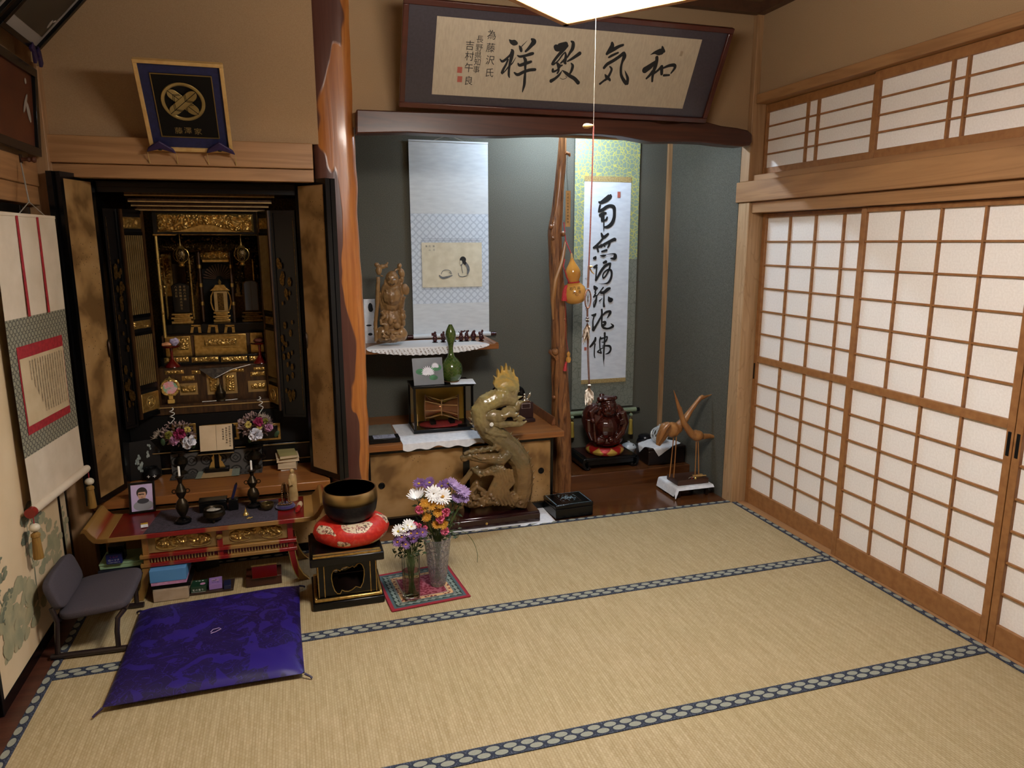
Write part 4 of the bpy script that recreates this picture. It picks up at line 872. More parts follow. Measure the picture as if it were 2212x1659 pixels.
# black incense-stick box with blue lighter
c = onz(468,1108,DC)+V((0,.045,0)); t = thing('black_incense_box', 'black lacquered incense box behind the ash bowl', 'box', tuple(c)); mk('body', B().box(c.x-.08,c.x+.045,c.y-.025,c.y+.03,c.z,c.z+.05), M['black'], t, bev=.003); mk('lid', B().box(c.x-.083,c.x+.048,c.y-.028,c.y+.033,c.z+.0505,c.z+.06), M['black'], t, bev=.003)
c2 = c+V((.078,-.01,0)); t = thing('black_utensil_cup', 'black square cup holding a navy lighter stick', 'cup', tuple(c2)); mk('body', B().box(c2.x-.022,c2.x+.022,c2.y-.022,c2.y+.022,c2.z,c2.z+.055), M['black'], t, bev=.002)
t = thing('lighter_stick', 'long navy blue lighter stick leaning in the black cup', 'lighter', tuple(c2)); mk('shaft', B().tube([c2+V((-.004,0,.056)), c2+V((.018,.0,.125))], .007, 8), mat('navy plastic', '#10123a', rough=.35), t); mk('tip', B().tube([c2+V((.018,0,.125)), c2+V((.021,0,.134))], [.005,.003], 8), M['black'], t)
M['brass'] = mat('old brass', '#7d6c48', '#5a4c30', rough=.35, metal=.9, ns=40)
c = onz(578,1100,DC); t = thing('brass_bowl', 'small plain brass bowl on the offering desk', 'bowl', tuple(c)); mk('bowl', B().lathe([(.016,0),(.027,.008),(.033,.022),(.031,.032),(.029,.032),(.028,.020),(.0,.008)], c, 26), M['brass'], t); mk('rim', B().ring(c+V((0,0,.032)), .030, .0015, 26, 6), M['brass'], t)
c = onz(531,1112,DC); t = thing('brass_pagoda_bell', 'tiny pointed brass bell ornament on the desk runner', 'bell', tuple(c)); mk('body', B().lathe([(.014,0),(.012,.008),(.006,.014),(.0065,.02),(.002,.028),(.0,.042)], c, 16), M['gold_bright'], t); mk('rim', B().ring(c+V((0,0,.001)), .0135, .0012, 18, 6), M['gold_bright'], t)
c = onz(539,1120,DC); t = thing('brass_cross_charm', 'tiny brass cross-shaped charm lying on the runner', 'charm', tuple(c)); mk('bar', B().tube([c+V((-.012,-.004,.003)), c+V((.014,.006,.003))], .0026, 8), M['gold_bright'], t); mk('bar', B().tube([c+V((.004,-.012,.003)), c+V((-.004,.014,.003))], .0026, 8), M['gold_bright'], t)
# prayer beads on a stand, bead cushion, wooden figure
c = onz(617,1100,DZ)+V((0,.02,0)); M['purp'] = mat('purple velvet', '#1d1240', '#2a1a58', rough=.9, ns=120, sheen=.4)
t = thing('bead_cushion', 'small purple cushion under the prayer beads', 'cushion', tuple(c)); mk('pad', B().lathe([(.0,0.0005),(.040,.0005),(.047,.010),(.042,.020),(.0,.024)], c, 24), M['purp'], t); mk('welt', B().ring(c+V((0,0,.010)), .0465, .002, 28, 6), M['purp'], t)
M['rosary'] = mat('brown rosary bead', '#4a3018', '#6b4a26', rough=.25, ns=30, metal=.2)
t = thing('prayer_beads', 'looped string of shiny brown prayer beads above the purple cushion', 'prayer beads', tuple(c+V((0,0,.024))))
sph = mesh_of('bead', B().ell((0,0,0), .0048, None, 10, 7)); sph.shade_smooth(); sph.materials.append(M['rosary'])
path = cat([(c.x-.012,c.y,.03),(c.x-.014,c.y,.06),(c.x-.012,c.y,.10),(c.x-.006,c.y,.124),(c.x+.008,c.y-.004,.126),(c.x+.012,c.y-.005,.10),(c.x+.014,c.y-.005,.065),(c.x+.016,c.y-.006,.035),(c.x+.03,c.y-.02,.030),(c.x+.0,c.y-.034,.030),(c.x-.03,c.y-.02,.030),(c.x-.02,c.y+.01,.031)],4)
for x, y, z in path[:-1]: inst(sph, 'bead', t, tuple(WM[t.as_pointer()].inverted() @ V((x,y,c.z+z))))
t = thing('bead_stand', 'thin dark stand that the prayer beads hang on', 'stand', tuple(c+V((0,.02,0)))); mk('post', B().tube([c+V((0,.004,.0245)), c+V((0,.004,.118))], .003, 8), M['bronze'], t); mk('arm', B().tube([c+V((-.012,.004,.119)), c+V((.014,.004,.119))], .003, 8), M['bronze'], t)
c = onz(632,1085,DZ)+V((.006,.028,0)); t = thing('wooden_saint_figure', 'slim pale wooden saint figure behind the prayer beads', 'figurine', tuple(c)); M['palew'] = mat('pale carved wood', '#9a7f52', '#b39766', rough=.5, ns=30)
mk('robe', displace(B().lathe([(.022,0),(.024,.03),(.021,.07),(.022,.11),(.018,.135),(.007,.146)], c, 20, None, 1, .75), .003, 50), M['palew'], t, smooth=60); mk('head', B().ell(c+V((0,0,.158)), (.0115,.011,.014)), M['palew'], t); mk('sleeve', B().tube([c+V((-.016,-.006,.12)),c+V((-.012,-.016,.085)),c+V((0,-.019,.09))], [.007,.008,.006], 8), M['palew'], t)
a_, b_ = onz(641,1104,DZ+.012), onz(655,1074,DZ+.012); t = thing('bowl_striker', 'padded striker with red grip and cream head on the desk end', 'mallet', tuple(a_))
dv = (b_-a_).normalized(); mk('grip', B().tube([a_+dv*(k*.02) for k in range(4)], [.008,.012,.011,.010], 12), mat('red leather', '#8e1c1a', rough=.35), t); mk('head', B().tube([a_+dv*(.062+k*.018) for k in range(4)], [.011,.013,.013,.009], 12), mat('cream leather', '#b39a78', rough=.5), t)
# portrait photo frame
p0 = onz(309,1108,DZ); t = thing('portrait_frame', 'black framed portrait photo of a person in a dark scarf', 'photo frame', tuple(p0)); tl = .22; ex = V((1,.10,0)).normalized(); up = V((0,math.sin(tl),math.cos(tl))); nn = ex.cross(up); nn = -nn if nn.y > 0 else nn; fw, fh = .116, .150; c = p0+up*fh/2+V((0,.0,.002))
for a, b_, d_, e_ in ((-fw/2,-fw/2+.010,-fh/2,fh/2),(fw/2-.010,fw/2,-fh/2,fh/2),(-fw/2+.010,fw/2-.010,-fh/2,-fh/2+.010),(-fw/2+.010,fw/2-.010,fh/2-.010,fh/2)): mk('frame_bar', B().obox(c+ex*(a+b_)/2+up*(d_+e_)/2, ex*(b_-a)/2, nn*.006, up*(e_-d_)/2), M['black'], t, bev=.001)
ph = mk('photo', B().obox(c+nn*.001, ex*(fw/2-.010), nn*.001, up*(fh/2-.010)), mat('lilac backdrop', '#b6a3cc', '#cbb9da', rough=.3, ns=6), t)
def disc(cx, cz, rx_, rz_, k, y0=-1): return B().poly([c+nn*(.0024+.0003*k)+ex*(cx+rx_*math.cos(2*PI*j/28))+up*(cz+rz_*max(y0,math.sin(2*PI*j/28))) for j in range(28)])
for nm, cx, cz, rx_, rz_, k, col_ in (('printed_coat',.004,-.052,.044,.026,1,'#8d8f96'),('printed_hair',0,.024,.024,.026,2,'#2a2422'),('printed_face',0,.012,.018,.026,3,'#c29a80'),('printed_scarf',.004,-.018,.026,.013,4,'#3a3a42')): mk(nm, disc(cx,cz if nm != 'printed_coat' else -.040,rx_,rz_,k), mat(nm, col_, rough=.4), ph, smooth=0)
mk('printed_fringe', B().poly([c+nn*.0036+ex*(.0195*math.cos(a))+up*(.026+.013*math.sin(a)) for a in [PI*j/10 for j in range(11)]]), mat('hair print', '#2a2422', rough=.4), ph, smooth=0)
g = B()
for sg in (-1,1): g.add(*(lambda q: (q.v,q.f))(disc(sg*.0075,.013,.0024,.0008,6)))
mk('printed_eyes', g, M['ink'], ph, smooth=0); mk('printed_mouth', disc(0,.001,.006,.0016,6), mat('lip print', '#8a4a42', rough=.5), ph, smooth=0)
mk('easel_strut', B().obox(c-nn*.03+up*-.02, ex*.012, V((0,.001,.0)), V((0,.03,-.05))*.9), M['black_matte'], t)
# small yellow and white packet
p0 = onz(312,1136,DZ+.004); t = thing('yellow_white_packet', 'small yellow and white packet on the desk end', 'packet', tuple(p0)); a1 = V((.98,.2,0)); a2 = V((-.2,.98,0))
mk('white_half', B().obox(p0+V((0,0,.004))-a2*.010, a1*.015, a2*.010, V((0,0,.004))), M['white'], t); mk('yellow_half', B().obox(p0+V((0,0,.004))+a2*.0101, a1*.015, a2*.010, V((0,0,.004))), mat('yellow print', '#c99f1e', rough=.5), t)
g = B()
for k in range(3): text_on(g, '香りや'[k], p0+V((0,0,.0084))+a2*.010+a1*(.008*(k-1)), a1, a2, .008)
mk('lettering', g, mat('brown print', '#6a2a12', rough=.6), t, smooth=0)
# ================================================================ UNDER AND BESIDE THE DESK
M['carton'] = mat('tan carton', '#a08a70', '#ad9880', rough=.85, ns=20); M['sky'] = mat('light blue card', '#4f86b8', '#5a92c4', rough=.6, ns=5)
def boxat(px, py, z, w_, d_, h_, m_, nm, lab, catg, rz=0, lid=None, group=None):
    c = onz(px,py,z); t = thing(nm, lab, catg, (c.x,c.y,z), rz, group)       # front-left bottom corner
    if lid:
        mk('body', B().box(.002,w_-.002,.002,d_-.002,0,h_*.6), lid, t, world=False, bev=.001); mk('lid', B().box(0,w_,0,d_,h_*.22,h_), m_, t, world=False, bev=.0015)
    else:
        mk('body', B().box(0,w_,0,d_,0,h_-.0006), m_, t, world=False, bev=.0015); mk('top_flap', B().box(.001,w_-.001,.001,d_-.001,h_-.0005,h_), m_, t, world=False)
    return t, c
boxat(332,1302,.001,.150,.16,.056,M['carton'],'cardboard_box','tan cardboard box on the mat under the desk','box')
boxat(328,1275,.058,.165,.15,.022,M['black_matte'],'flat_black_box','flat black box between tan carton and blue box','box')
boxat(325,1268,.081,.155,.18,.075,M['sky'],'blue_gift_box','light blue lidded gift box under the desk','box',0,M['pinkb'])
t, c = boxat(412,1282,.012,.068,.075,.030,mat('green card', '#12301f', '#173a26', rough=.5, ns=10),'green_incense_box','dark green printed incense box with a pink blossom','box',-.02)
g = B()
for k, ch in enumerate('花の香り'): text_on(g, ch, (.014+.013*k,-.0004,.013), (1,0,0), (0,0,1), .011)
for k, ch in enumerate('お線香'): text_on(g, ch, (.02+.014*k,.060,.0305), (1,0,0), (0,1,0), .010)
mk('lettering', g, M['bead_w'], t, world=False, smooth=0); mk('blossom_print', B().poly([(.052+.012*math.cos(a),.026+.012*math.sin(a),.0306) for a in [2*PI*j/12 for j in range(12)]]), M['pinkb'], t, world=False, smooth=0)
mk('rim_print', B().poly([(.003,.0006-.001,.002),(.065,-.0004,.002),(.065,-.0004,.003),(.003,-.0004,.003)]), M['bead_w'], t, world=False, smooth=0)
t, c = boxat(452,1275,.012,.058,.075,.028,mat('lilac card', '#8a6aa8', '#9678b4', rough=.5, ns=8),'lilac_incense_box','lilac printed incense box beside the green one','box',.08)
mk('picture_print', B().poly([(.012,.03,.0283),(.046,.03,.0283),(.046,.052,.0283),(.012,.052,.0283)]), mat('dusk print', '#2a3560', '#c9a0b0', rough=.5, ns=90), t, world=False, smooth=0)
g = B(); 
for k, ch in enumerate('夢の華'): text_on(g, ch, (.018+.011*k,.016,.0283), (1,0,0), (0,1,0), .010)
mk('lettering', g, M['ink'], t, world=False, smooth=0)
boxat(484,1274,.012,.032,.06,.02,mat('navy card', '#141a3a', rough=.5),'navy_card_box','small navy box next to the lilac one','box',.08)
boxat(404,1288,.001,.205,.11,.010,mat('brown tray', '#2f2018', '#3a281d', rough=.5, ns=10),'brown_flat_tray','flat dark brown tray carrying the incense boxes','tray')
boxat(425,1236,.012,.11,.07,.045,mat('charcoal card', '#1c1a18', '#2c2824', rough=.5, ns=14),'charcoal_box','charcoal box in the dark under the desk','box',.35)
boxat(532,1270,.001,.165,.12,.045,mat('dark mahogany', '#2e130c', '#3c1b10', rough=.35, ns=12),'mahogany_box','dark mahogany box with an oval handle hole','box',.02)
c = onz(540,1262,.047); t = thing('red_lacquer_tray', 'red lacquer tray with gold rim standing on the mahogany box', 'tray', (c.x+.008,c.y+.05,.0475)); mk('panel', B().box(0,.115,0,.006,0,.062), M['red_lacq'], t, world=False, bev=.002); mk('gilt_rim', B().box(-.001,.116,-.001,.007,.0625,.068), M['gold'], t, world=False)
# pile at the left
px0 = onz(236,1262,.0)
for i, (w_, d_, h_, m_, lab) in enumerate(((.20,.16,.085,'carton','carton hidden at the bottom of the side pile'),(.19,.15,.020,'sky','flat blue box low in the pile behind the chair'),(.175,.15,.036,None,'navy folder in the pile behind the chair'),(.185,.15,.030,'g','pale green case on top of the pile behind the chair'))):
    zz = (.0015,.087,.1075,.144)[i]; mm = M[m_] if m_ in M and m_ else mat('pile '+str(i), '#131826' if m_ is None else '#8fae86', rough=.45)
    t = thing('storage_box', lab, 'box', (.045+.006*i,-.30+.008*i,zz), 0, 'boxes piled beside the desk'); mk('body', B().box(0,w_,0,d_,0,h_*.62), mm, t, world=False, bev=.003); mk('lid', B().box(-.0015,w_+.0015,-.0015,d_+.0015,h_*.63,h_-.001), mm, t, world=False, bev=.003)
t = thing('blue_incense_packet', 'small royal blue packet leaning on the pale green case', 'packet', (.098,-.292,.1745)); mk('body', B().box(0,.066,0,.02,0,.046), mat('royal blue card', '#16205e', '#1b2768', rough=.45, ns=10), t, world=False, bev=.0015)
g = B(); 
for k, ch in enumerate('くらげ'): text_on(g, ch, (.020+.013*k,-.0006,.034), (1,0,0), (0,0,1), .011)
mk('red_lettering', g, mat('red print', '#b03a4a', rough=.6), t, world=False, smooth=0); g = B()
for k, ch in enumerate('ローソク'): text_on(g, ch, (.014+.012*k,-.0006,.019), (1,0,0), (0,0,1), .011)
for k in range(10): text_on(g, '一二三十'[k%4], (.010+.005*k,-.0006,.008), (1,0,0), (0,0,1), .006)
mk('white_lettering', g, M['bead_w'], t, world=False, smooth=0)
t = thing('black_carton', 'black glossy carton behind the royal blue packet', 'box', (.100,-.25,.1745)); mk('body', B().box(0,.068,0,.045,0,.068), M['black'], t, world=False, bev=.002); mk('top_flap', B().box(.001,.067,.001,.044,.0685,.070), mat('grey flap','#2c2c30',rough=.4), t, world=False)
# ================================================================ ALCOVE
def sc(p): return (V(p)-CAM).dot(_f)/F
class PB:                                  # solids laid out on a vertical plane y = Y from photo measurements
    def __init__(s, Y): s.Y = Y; s.b = B()
    def e(s, px, py, rx, ry, dy=0, rd=None, rot=0, nu=14, nv=9):
        c = ony(px,py,s.Y+dy); k = sc(c); rd = rd if rd else (rx+ry)/2
        s.b.ell(c, (rx*k, rd*k, ry*k), Matrix.Rotation(rot,3,'Y') if rot else None, nu, nv); return s
    def t(s, pts, r, dy=0, n=8):
        P = []; R = []
        for i, p in enumerate(pts):
            d = p[2] if len(p) > 2 else dy; q = ony(p[0],p[1],s.Y+d); P.append(q); R.append((r[i] if isinstance(r,(list,tuple)) else r)*sc(q))
        s.b.tube(P, R, n); return s
    def fuse(s, vox, sm=3): return blob(s.b, vox, sm)
# cupboard
KZ = .495; KF = .235; KX0, KX1 = 1.352, 2.488
t = thing('alcove_cupboard', 'low built-in alcove cupboard with gold-flecked sliding doors', 'cupboard', ((KX0+KX1)/2,KF,0))
mk('top_board', B().box(KX0,KX1+.06,.20,.915,KZ-.036,KZ), M['orange_wood'], t, bev=.003)
mk('end_stop', B().prism([(KX1+.03,.35,KZ+.0005),(KX1+.058,.35,KZ+.0005),(KX1+.058,.35,KZ+.05),(KX1+.045,.35,KZ+.055)], (0,.56,0)), M['brown_wood'], t, bev=.003)
mk('frame_rail', B().box(KX0,KX1,KF,KF+.03,KZ-.060,KZ-.037), M['black'], t); mk('frame_rail', B().box(KX0,KX1,KF-.01,KF+.03,.0,.040), M['black'], t)
for i, (a, b_) in enumerate(((KX0+.016,1.915),(1.955,KX1-.016))):
    d = mk('sliding_door', B().box(a,b_,KF+.008+(.0 if i else .006),KF+.026,.041,KZ-.061), M['goldpaper'], t)
    c = V((b_-.06 if i else a+.06, KF+.0075+(.0 if i else .006), .24)); mk('finger_pull', B().ring(c, .016, .004, 22, 8, Matrix.Rotation(PI/2,3,'X')), M['black'], d); mk('pull_cup', B().lathe([(0,0),(.012,0),(.012,.001),(0,.001)], c, 18, Matrix.Rotation(PI/2,3,'X')), M['black_matte'], d)
for a, b_ in ((KX0,KX0+.0155),(1.916,1.954),(KX1-.0155,KX1)): mk('frame_stile', B().box(a,b_,KF,KF+.03,.041,KZ-.061), M['black'], t)
mk('carcass', B().box(KX0,KX1,KF+.031,.915,.0,KZ-.037), M['black_matte'], t)
# staggered shelf
SZ = 1.006
t = thing('alcove_shelf', 'plain wooden wall shelf with a white lace runner', 'shelf', (1.75,.7,SZ))
mk('board', B().box(1.302,2.225,.53,.918,SZ-.032,SZ), M['orange_wood'], t, bev=.003); mk('end_lip', B().prism([(2.195,.535,SZ+.0005),(2.224,.535,SZ+.0005),(2.224,.535,SZ+.008),(2.21,.535,SZ+.010)], (0,.38,0)), M['orange_wood'], t, bev=.002)
n = NT('white lace'); v = n.mapped((1,1,1)); s = n.sep(v); a = n.noise(v, 160, 2); wv = n.math('SINE', n.math('MULTIPLY', n.math('ADD', s[0], n.math('MULTIPLY', s[2], .5)), 260)); z = n.math('LESS_THAN', s[2], -.006)
hole = n.math('MULTIPLY', n.math('MULTIPLY', n.math('GREATER_THAN', wv, .1), z), n.math('GREATER_THAN', a, .5)); n.set(col=n.mix(n.math('MULTIPLY', hole, .75), '#e0e2e6', '#6b5a48'), rough=.9); n.bump(a, .5, .002); M['lace'] = n.m
t = thing('lace_doily', 'white crocheted lace runner hanging over the shelf edge', 'doily', (1.78,.53,SZ))
def doily(u, v):
    x = 1.40+.76*u; a = math.sin(PI*min(1,max(0,u)))**.55
    if v < .5: y = .528+(.30*a+.02)*(1-v/.5); z = SZ+.0015
    else: w_ = (v-.5)/.5; rip = .006*math.sin(u*90); y = .527-.004*w_-abs(rip)*w_; z = SZ+.001-w_*(.050*a*(1-.12*abs(math.sin(u*60))) +.002)
    return (x, y, z)
mk('lace_panel', B().grid(doily, 160, 14), M['lace'], t, smooth=60)
# ---- hotei statue on the shelf
M['boxwood'] = mat('carved light brown wood', '#755735', '#96744a', rough=.34, ns=30, st=(1,1,.3), coat=.2)
t = thing('hotei_statue', 'standing laughing monk carved in light brown wood with staff and fan', 'statue', tuple(ony(846,741,.64)))
p = PB(.64)
p.e(845,640,24,36,0,18).e(846,640,20,21,-.03,15).e(847,604,14.5,19,-.01,14).e(848,609,10,9,-.035,8)         # body, belly, head
p.e(833,612,4,9,-.01,4).e(861,611,4,9,-.01,4).e(848,607,2.6,3.5,-.052,3).e(842,610,4.5,4,-.04,4).e(854,610,4.5,4,-.04,4).e(849,617,7,3.5,-.038,4)
p.e(842,598,5,1.5,-.042,2).e(853,598,5,1.5,-.042,2)
p.e(828,655,9,32,.01,9).e(866,650,8,28,.01,9).e(845,690,26,26,.01,16).e(845,726,33,15,0,20).e(826,722,14,18,.0,14).e(866,722,14,16,.0,14)
p.t([(812,738),(811,700),(815,660),(816,625),(817,598)], [4,4.5,4.5,5,4.5], -.01).e(818,585,7,9,-.01,6).e(814,572,6,5,-.01,5,.5).e(826,576,7,5,-.01,5).e(834,574,4,5,-.01,4,-.5).t([(834,578),(838,566)],[3,2],-.01).t([(822,596),(828,596)],[2,1.5],-.01)
p.e(863,574,5,6,-.005,5).e(867,590,7,11,0,6,-.2).e(868,604,5,8,0,5).t([(861,580),(855,583),(852,587)],[3,3,2.5]).t([(868,612),(864,622)],[3.5,3])
p.t([(869,664),(871,648),(873,640)],[3,3.5,4],-.012).e(876,625,8.5,13,-.012,3,-.25).t([(866,640),(860,645)],[5,5],-.012)
p.e(871,674,5,5,-.02,5).e(870,684,7,9,-.02,6).e(871,697,5,9,-.02,5).t([(868,705),(868,722)],[4,4],-.02)
p.e(828,686,7,4,-.03,4,-.5).e(831,684,4.5,4,-.035,4).t([(824,672),(832,682)],[6,4],-.03).t([(822,690),(823,700),(832,700)],[3,3,3],-.03).e(834,706,6,10,-.025,6)
p.e(843,694,5,9,-.035,5).e(853,693,5,5,-.035,5).e(858,704,7,7,-.03,6)
rn = random.Random(9)
for i in range(30): p.e(827+rn.random()*42,718+rn.random()*18,2.6,2.4,-.058,2.4,0,8,6)
p.t([(833,625),(838,636),(846,644),(853,638),(856,622)],[1.6]*5,-.058); p.e(846,652,3.5,3,-.066,2)
mk('figure', displace(p.fuse(.0032,1), .0022, 70), M['boxwood'], t, smooth=60)
g = PB(.64); g.t([(842,652),(841,658)],[.8,.8],-.083,6); 
for k, (a, b_) in enumerate(((840.5,602),(853.5,602))): q = ony(a,b_,.64-.062); mk('eye_line', B().tube([q+V((-.010,.004,-.002)),q,q+V((.010,.004,-.002))], .0014, 5), M['ink'], t)
q = ony(848,615,.64-.068); mk('mouth_line', B().tube([q+V((-.014,.008,.005)),q+V((0,0,-.003)),q+V((.014,.008,.005))], .0018, 5), M['ink'], t)
# white card print behind the statue
a = ony(797,735,.80); t = thing('ink_print_card', 'white card with bold black ink shapes behind the monk statue', 'card', tuple(a)); mk('card', B().box(ony(794,690,.80).x-.02,ony(806,690,.80).x+.015,.80,.803,SZ+.001,ony(800,646,.80).z), M['white'], t); g = B()
for px, py, rx, ry in ((800,664,5,10),(801,668,5,6),(797,703,6,2),(800,722,5,3)): q = ony(px,py,.799); k = sc(q); g.poly([q+V((rx*k*math.cos(2*PI*j/10),-.0003*(py%3),ry*k*math.sin(2*PI*j/10))) for j in range(10)])
mk('ink_shapes', g, M['ink'], t, smooth=0)
# ---- small figurines
M['rosew'] = mat('dark red resin', '#2c1012', '#45191c', rough=.25, ns=60)
for i, (px, lab, ext) in enumerate(((939.7,'tiny dark red lucky god carrying a board',1),(957.6,'tiny dark red lucky god bowing his head',2),(980,'tiny dark red lucky god half hidden by the green vase neck',5),(996,'tiny dark red lucky god with raised lute',3),(1008,'tiny dark red lucky god with topknots and sack',4),(1022.7,'tiny dark red lucky god with wide triangular robe',6),(1039.5,'tiny dark red lucky god holding a staff, last in the row',7))):
    Y = .70; base = ony(px,737,Y); base.z = SZ+.003; t = thing('lucky_god_figurine', lab, 'figurine', tuple(base), 0, 'seven lucky god figurines on the shelf'); b = B(); c = base
    b.ell(c+V((0,0,.022)), (.016,.013,.022)).ell(c+V((0,0,.044)), (.012,.011,.014)).ell(c+V((.001*ext,-.003,.062)), (.008,.008,.009))
    if ext == 1: b.obox(c+V((-.016,0,.052)), (.006,0,0), (0,.004,0), (0,0,.010))
    if ext == 2: b.ell(c+V((-.010,-.006,.046)), (.010,.008,.012))
    if ext == 3: b.tube([c+V((-.016,0,.064)),c+V((-.006,-.006,.05)),c+V((.016,-.004,.066))], .004, 6).ell(c+V((.016,0,.062)), .006)
    if ext == 4: b.ell(c+V((-.012,0,.066)), .006).ell(c+V((.012,0,.066)), .006)
    if ext == 6: b.lathe([(.022,.03),(.012,.052),(.004,.066)], c, 12)
    if ext == 7: b.tube([c+V((.004,-.012,.046)),c+V((.016,-.014,.012))], .003, 6).ell(c+V((-.012,0,.048)), (.008,.008,.012))
    mk('figure', blob(b, .0022, 2), M['rosew'], t, smooth=60); mk('plinth', B().lathe([(.018,-.0012),(.018,.003),(.014,.004)], c, 14), M['black'], t)
# ---- left hanging scroll
M['silk'] = mat('pale blue-grey silk', '#c3cad0', '#ced5da', rough=.75, ns=60, st=(.2,1,1)); M['washi'] = mat('cream painting silk', '#c9c2aa', '#d6d0ba', rough=.8, ns=20)
n = NT('light blue figured silk'); s = n.sep(n.mapped((1,1,1)))
def tr(sock, p): return n.math('ABSOLUTE', n.math('SUBTRACT', n.math('FRACT', n.math('DIVIDE', sock, p)), .5))
a, b_ = tr(s[0],.045), tr(s[2],.045); d = n.math('SQRT', n.math('ADD', n.math('POWER',a,2), n.math('POWER',b_,2))); r1 = n.math('LESS_THAN', n.math('ABSOLUTE', n.math('SUBTRACT', d, .45)), .045); r2 = n.math('LESS_THAN', n.math('ABSOLUTE', n.math('SUBTRACT', n.math('ADD',a,b_), .45)), .04)
n.set(col=n.mix(n.math('MAXIMUM', r1, r2), '#cdd8e4', '#a9b6c6'), rough=.7); M['bluesilk'] = n.m
SY = .903
def srect(px0, py0, px1, py1, Y, th=.002): a = ony(px0,py0,Y); c = ony(px1,py1,Y); return B().box(a.x,c.x,Y-th,Y,c.z,a.z)
x0, x1 = 1.745, 2.262
zt, z1_, z2_, zb = ony(965,308,SY).z, ony(965,462,SY).z, ony(965,655,SY).z, ony(975,720,SY).z
t = thing('hanging_scroll', 'pale hanging scroll with an ink painting of a kneeling woman and a dish', 'hanging scroll', ((x0+x1)/2,SY,zt))
def wav(xa, xb, za, zc, m_, nm, yo=0.0):
    b = B().grid(lambda u,v: (xa+(xb-xa)*u, SY-yo-.0015*noise.noise(V((u*2.5,(za+(zc-za)*v)*9,3)))-.002, za+(zc-za)*v), 10, 30); return mk(nm, b, m_, t, smooth=70)
wav(x0,x1,zb,z2_,M['silk'],'lower_panel'); wav(x0,x1,z2_,z1_,M['bluesilk'],'figured_panel'); wav(x0,x1,z1_,zt,M['silk'],'upper_panel')
pa, pb_ = ony(910,524,SY), ony(1041,620,SY); xa_, xb_ = pa.x, pb_.x; za_, zb_ = ony(975,620,SY).z, ony(975,524,SY).z; wav(xa_,xb_,za_,zb_,M['washi'],'painting',.004)
g = B()
for k in range(44):
    for zz in (zb_+.012, zb_+.024, za_-.012): x = xa_+(xb_-xa_)*(k+.5*(zz > zb_+.02))/43.5; g.poly([(x+.003*math.cos(2*PI*j/6),SY-.0055,zz+.003*math.sin(2*PI*j/6)) for j in range(6)])
mk('dotted_braid', g, mat('braid grey','#8f98a6',rough=.8), t, smooth=0, kind='stuff')
IY = SY-.0085; ip = lambda px, py: ony(px,py,IY)
def oval(px, py, rx, ry, k=0): q = ip(px,py)-V((0,.0003*k,0)); kk = sc(q); return B().poly([q+V((rx*kk*math.cos(2*PI*j/18),0,ry*kk*math.sin(2*PI*j/18))) for j in range(18)])
M['ink_soft'] = mat('soft ink', '#5c6062', '#74777a', rough=.8, ns=60)
g = B()
for pts, ws in ((((949,595),(955,600),(965,599),(977,595)),(.008,.014,.014,.006)),(((953,592),(957,585),(965,583),(972,585),(976,592)),(.004,)*5),(((971,588),(974,592)),(.005,.003)),(((996,573),(1001,566),(1008,572),(1012,582),(1010,592)),(.010,.016,.020,.018,.010)),(((997,572),(998,582),(1000,590)),(.004,)*3),(((990,590),(992,596),(1000,598),(1008,596)),(.004,.005,.005,.004)),(((1000,598),(1012,594)),(.004,.002))):
    c_ = cat([(*p_,w_) for p_,w_ in zip(pts,ws)],4); g.strip([ip(x,y) for x,y,_ in c_], [w_ for *_,w_ in c_], V((0,-1,0)))
mk('ink_strokes', g, M['ink_soft'], t, smooth=0)
g = oval(1000,561,7,7,2); g.add(*(lambda q: (q.v,q.f))(oval(1004,568,3.5,4,3))); mk('ink_hair', g, M['ink'], t, smooth=0); mk('painted_face', oval(995.5,567,3,4.5,4), M['washi'], t, smooth=0)
g = B()
for j, (col_, px) in enumerate((('静月',937),('花山',928),('筆',921))):
    for i, ch in enumerate(col_): text_on(g, ch, ip(px,532+8*i), (1,0,0), (0,0,1), .014)
mk('inscription', g, M['ink_soft'], t, smooth=0)
mk('roller', B().tube([(x0-.005,SY-.012,zb-.012),(x1+.005,SY-.012,zb-.012)], .015, 16), M['silk'], t)
for xs in (x0-.045,x1+.0055): mk('roller_knob', B().tube([(xs,SY-.012,zb-.012),(xs+.039,SY-.012,zb-.012)], .013, 14), M['rosew'], t)
mk('top_rod', B().box(x0,x1,SY-.008,SY,zt,zt+.010), M['silk'], t); mk('hanging_cord', B().tube([(x0+.16,SY-.004,zt+.010),((x0+x1)/2,SY-.004,zt+.045),(x1-.16,SY-.004,zt+.010)], .002, 6), M['string'], t)
mk('hook_rod', B().tube([((x0+x1)/2,SY-.004,zt+.045),((x0+x1)/2,SY-.004,zt+.30)], .003, 6), M['white'], t)
# ---- right hanging scroll: 南無阿弥陀佛
n = NT('green gold brocade'); v = n.mapped((1,1,1)); vo = n.new('TexVoronoi'); vo.feature = 'DISTANCE_TO_EDGE'; vo.inputs['Scale'].default_value = 36; n.link(v, vo.inputs['Vector']); e = n.math('LESS_THAN', vo.outputs['Distance'], .055)
s = n.sep(v); hi_ = n.ramp(s[2], [(0,(0,0,0,1)),(1,(1,1,1,1))]); n.set(col=n.mix(e, '#80917f', '#b9b45e'), rough=.6); M['brocade_g'] = n.m
n = NT('grey green brocade'); v = n.mapped((1,1,1)); vo = n.new('TexVoronoi'); vo.feature = 'DISTANCE_TO_EDGE'; vo.inputs['Scale'].default_value = 30; n.link(v, vo.inputs['Vector']); e = n.math('LESS_THAN', vo.outputs['Distance'], .04); n.set(col=n.mix(e, '#75796e', '#62665c'), rough=.75); M['brocade_gr'] = n.m
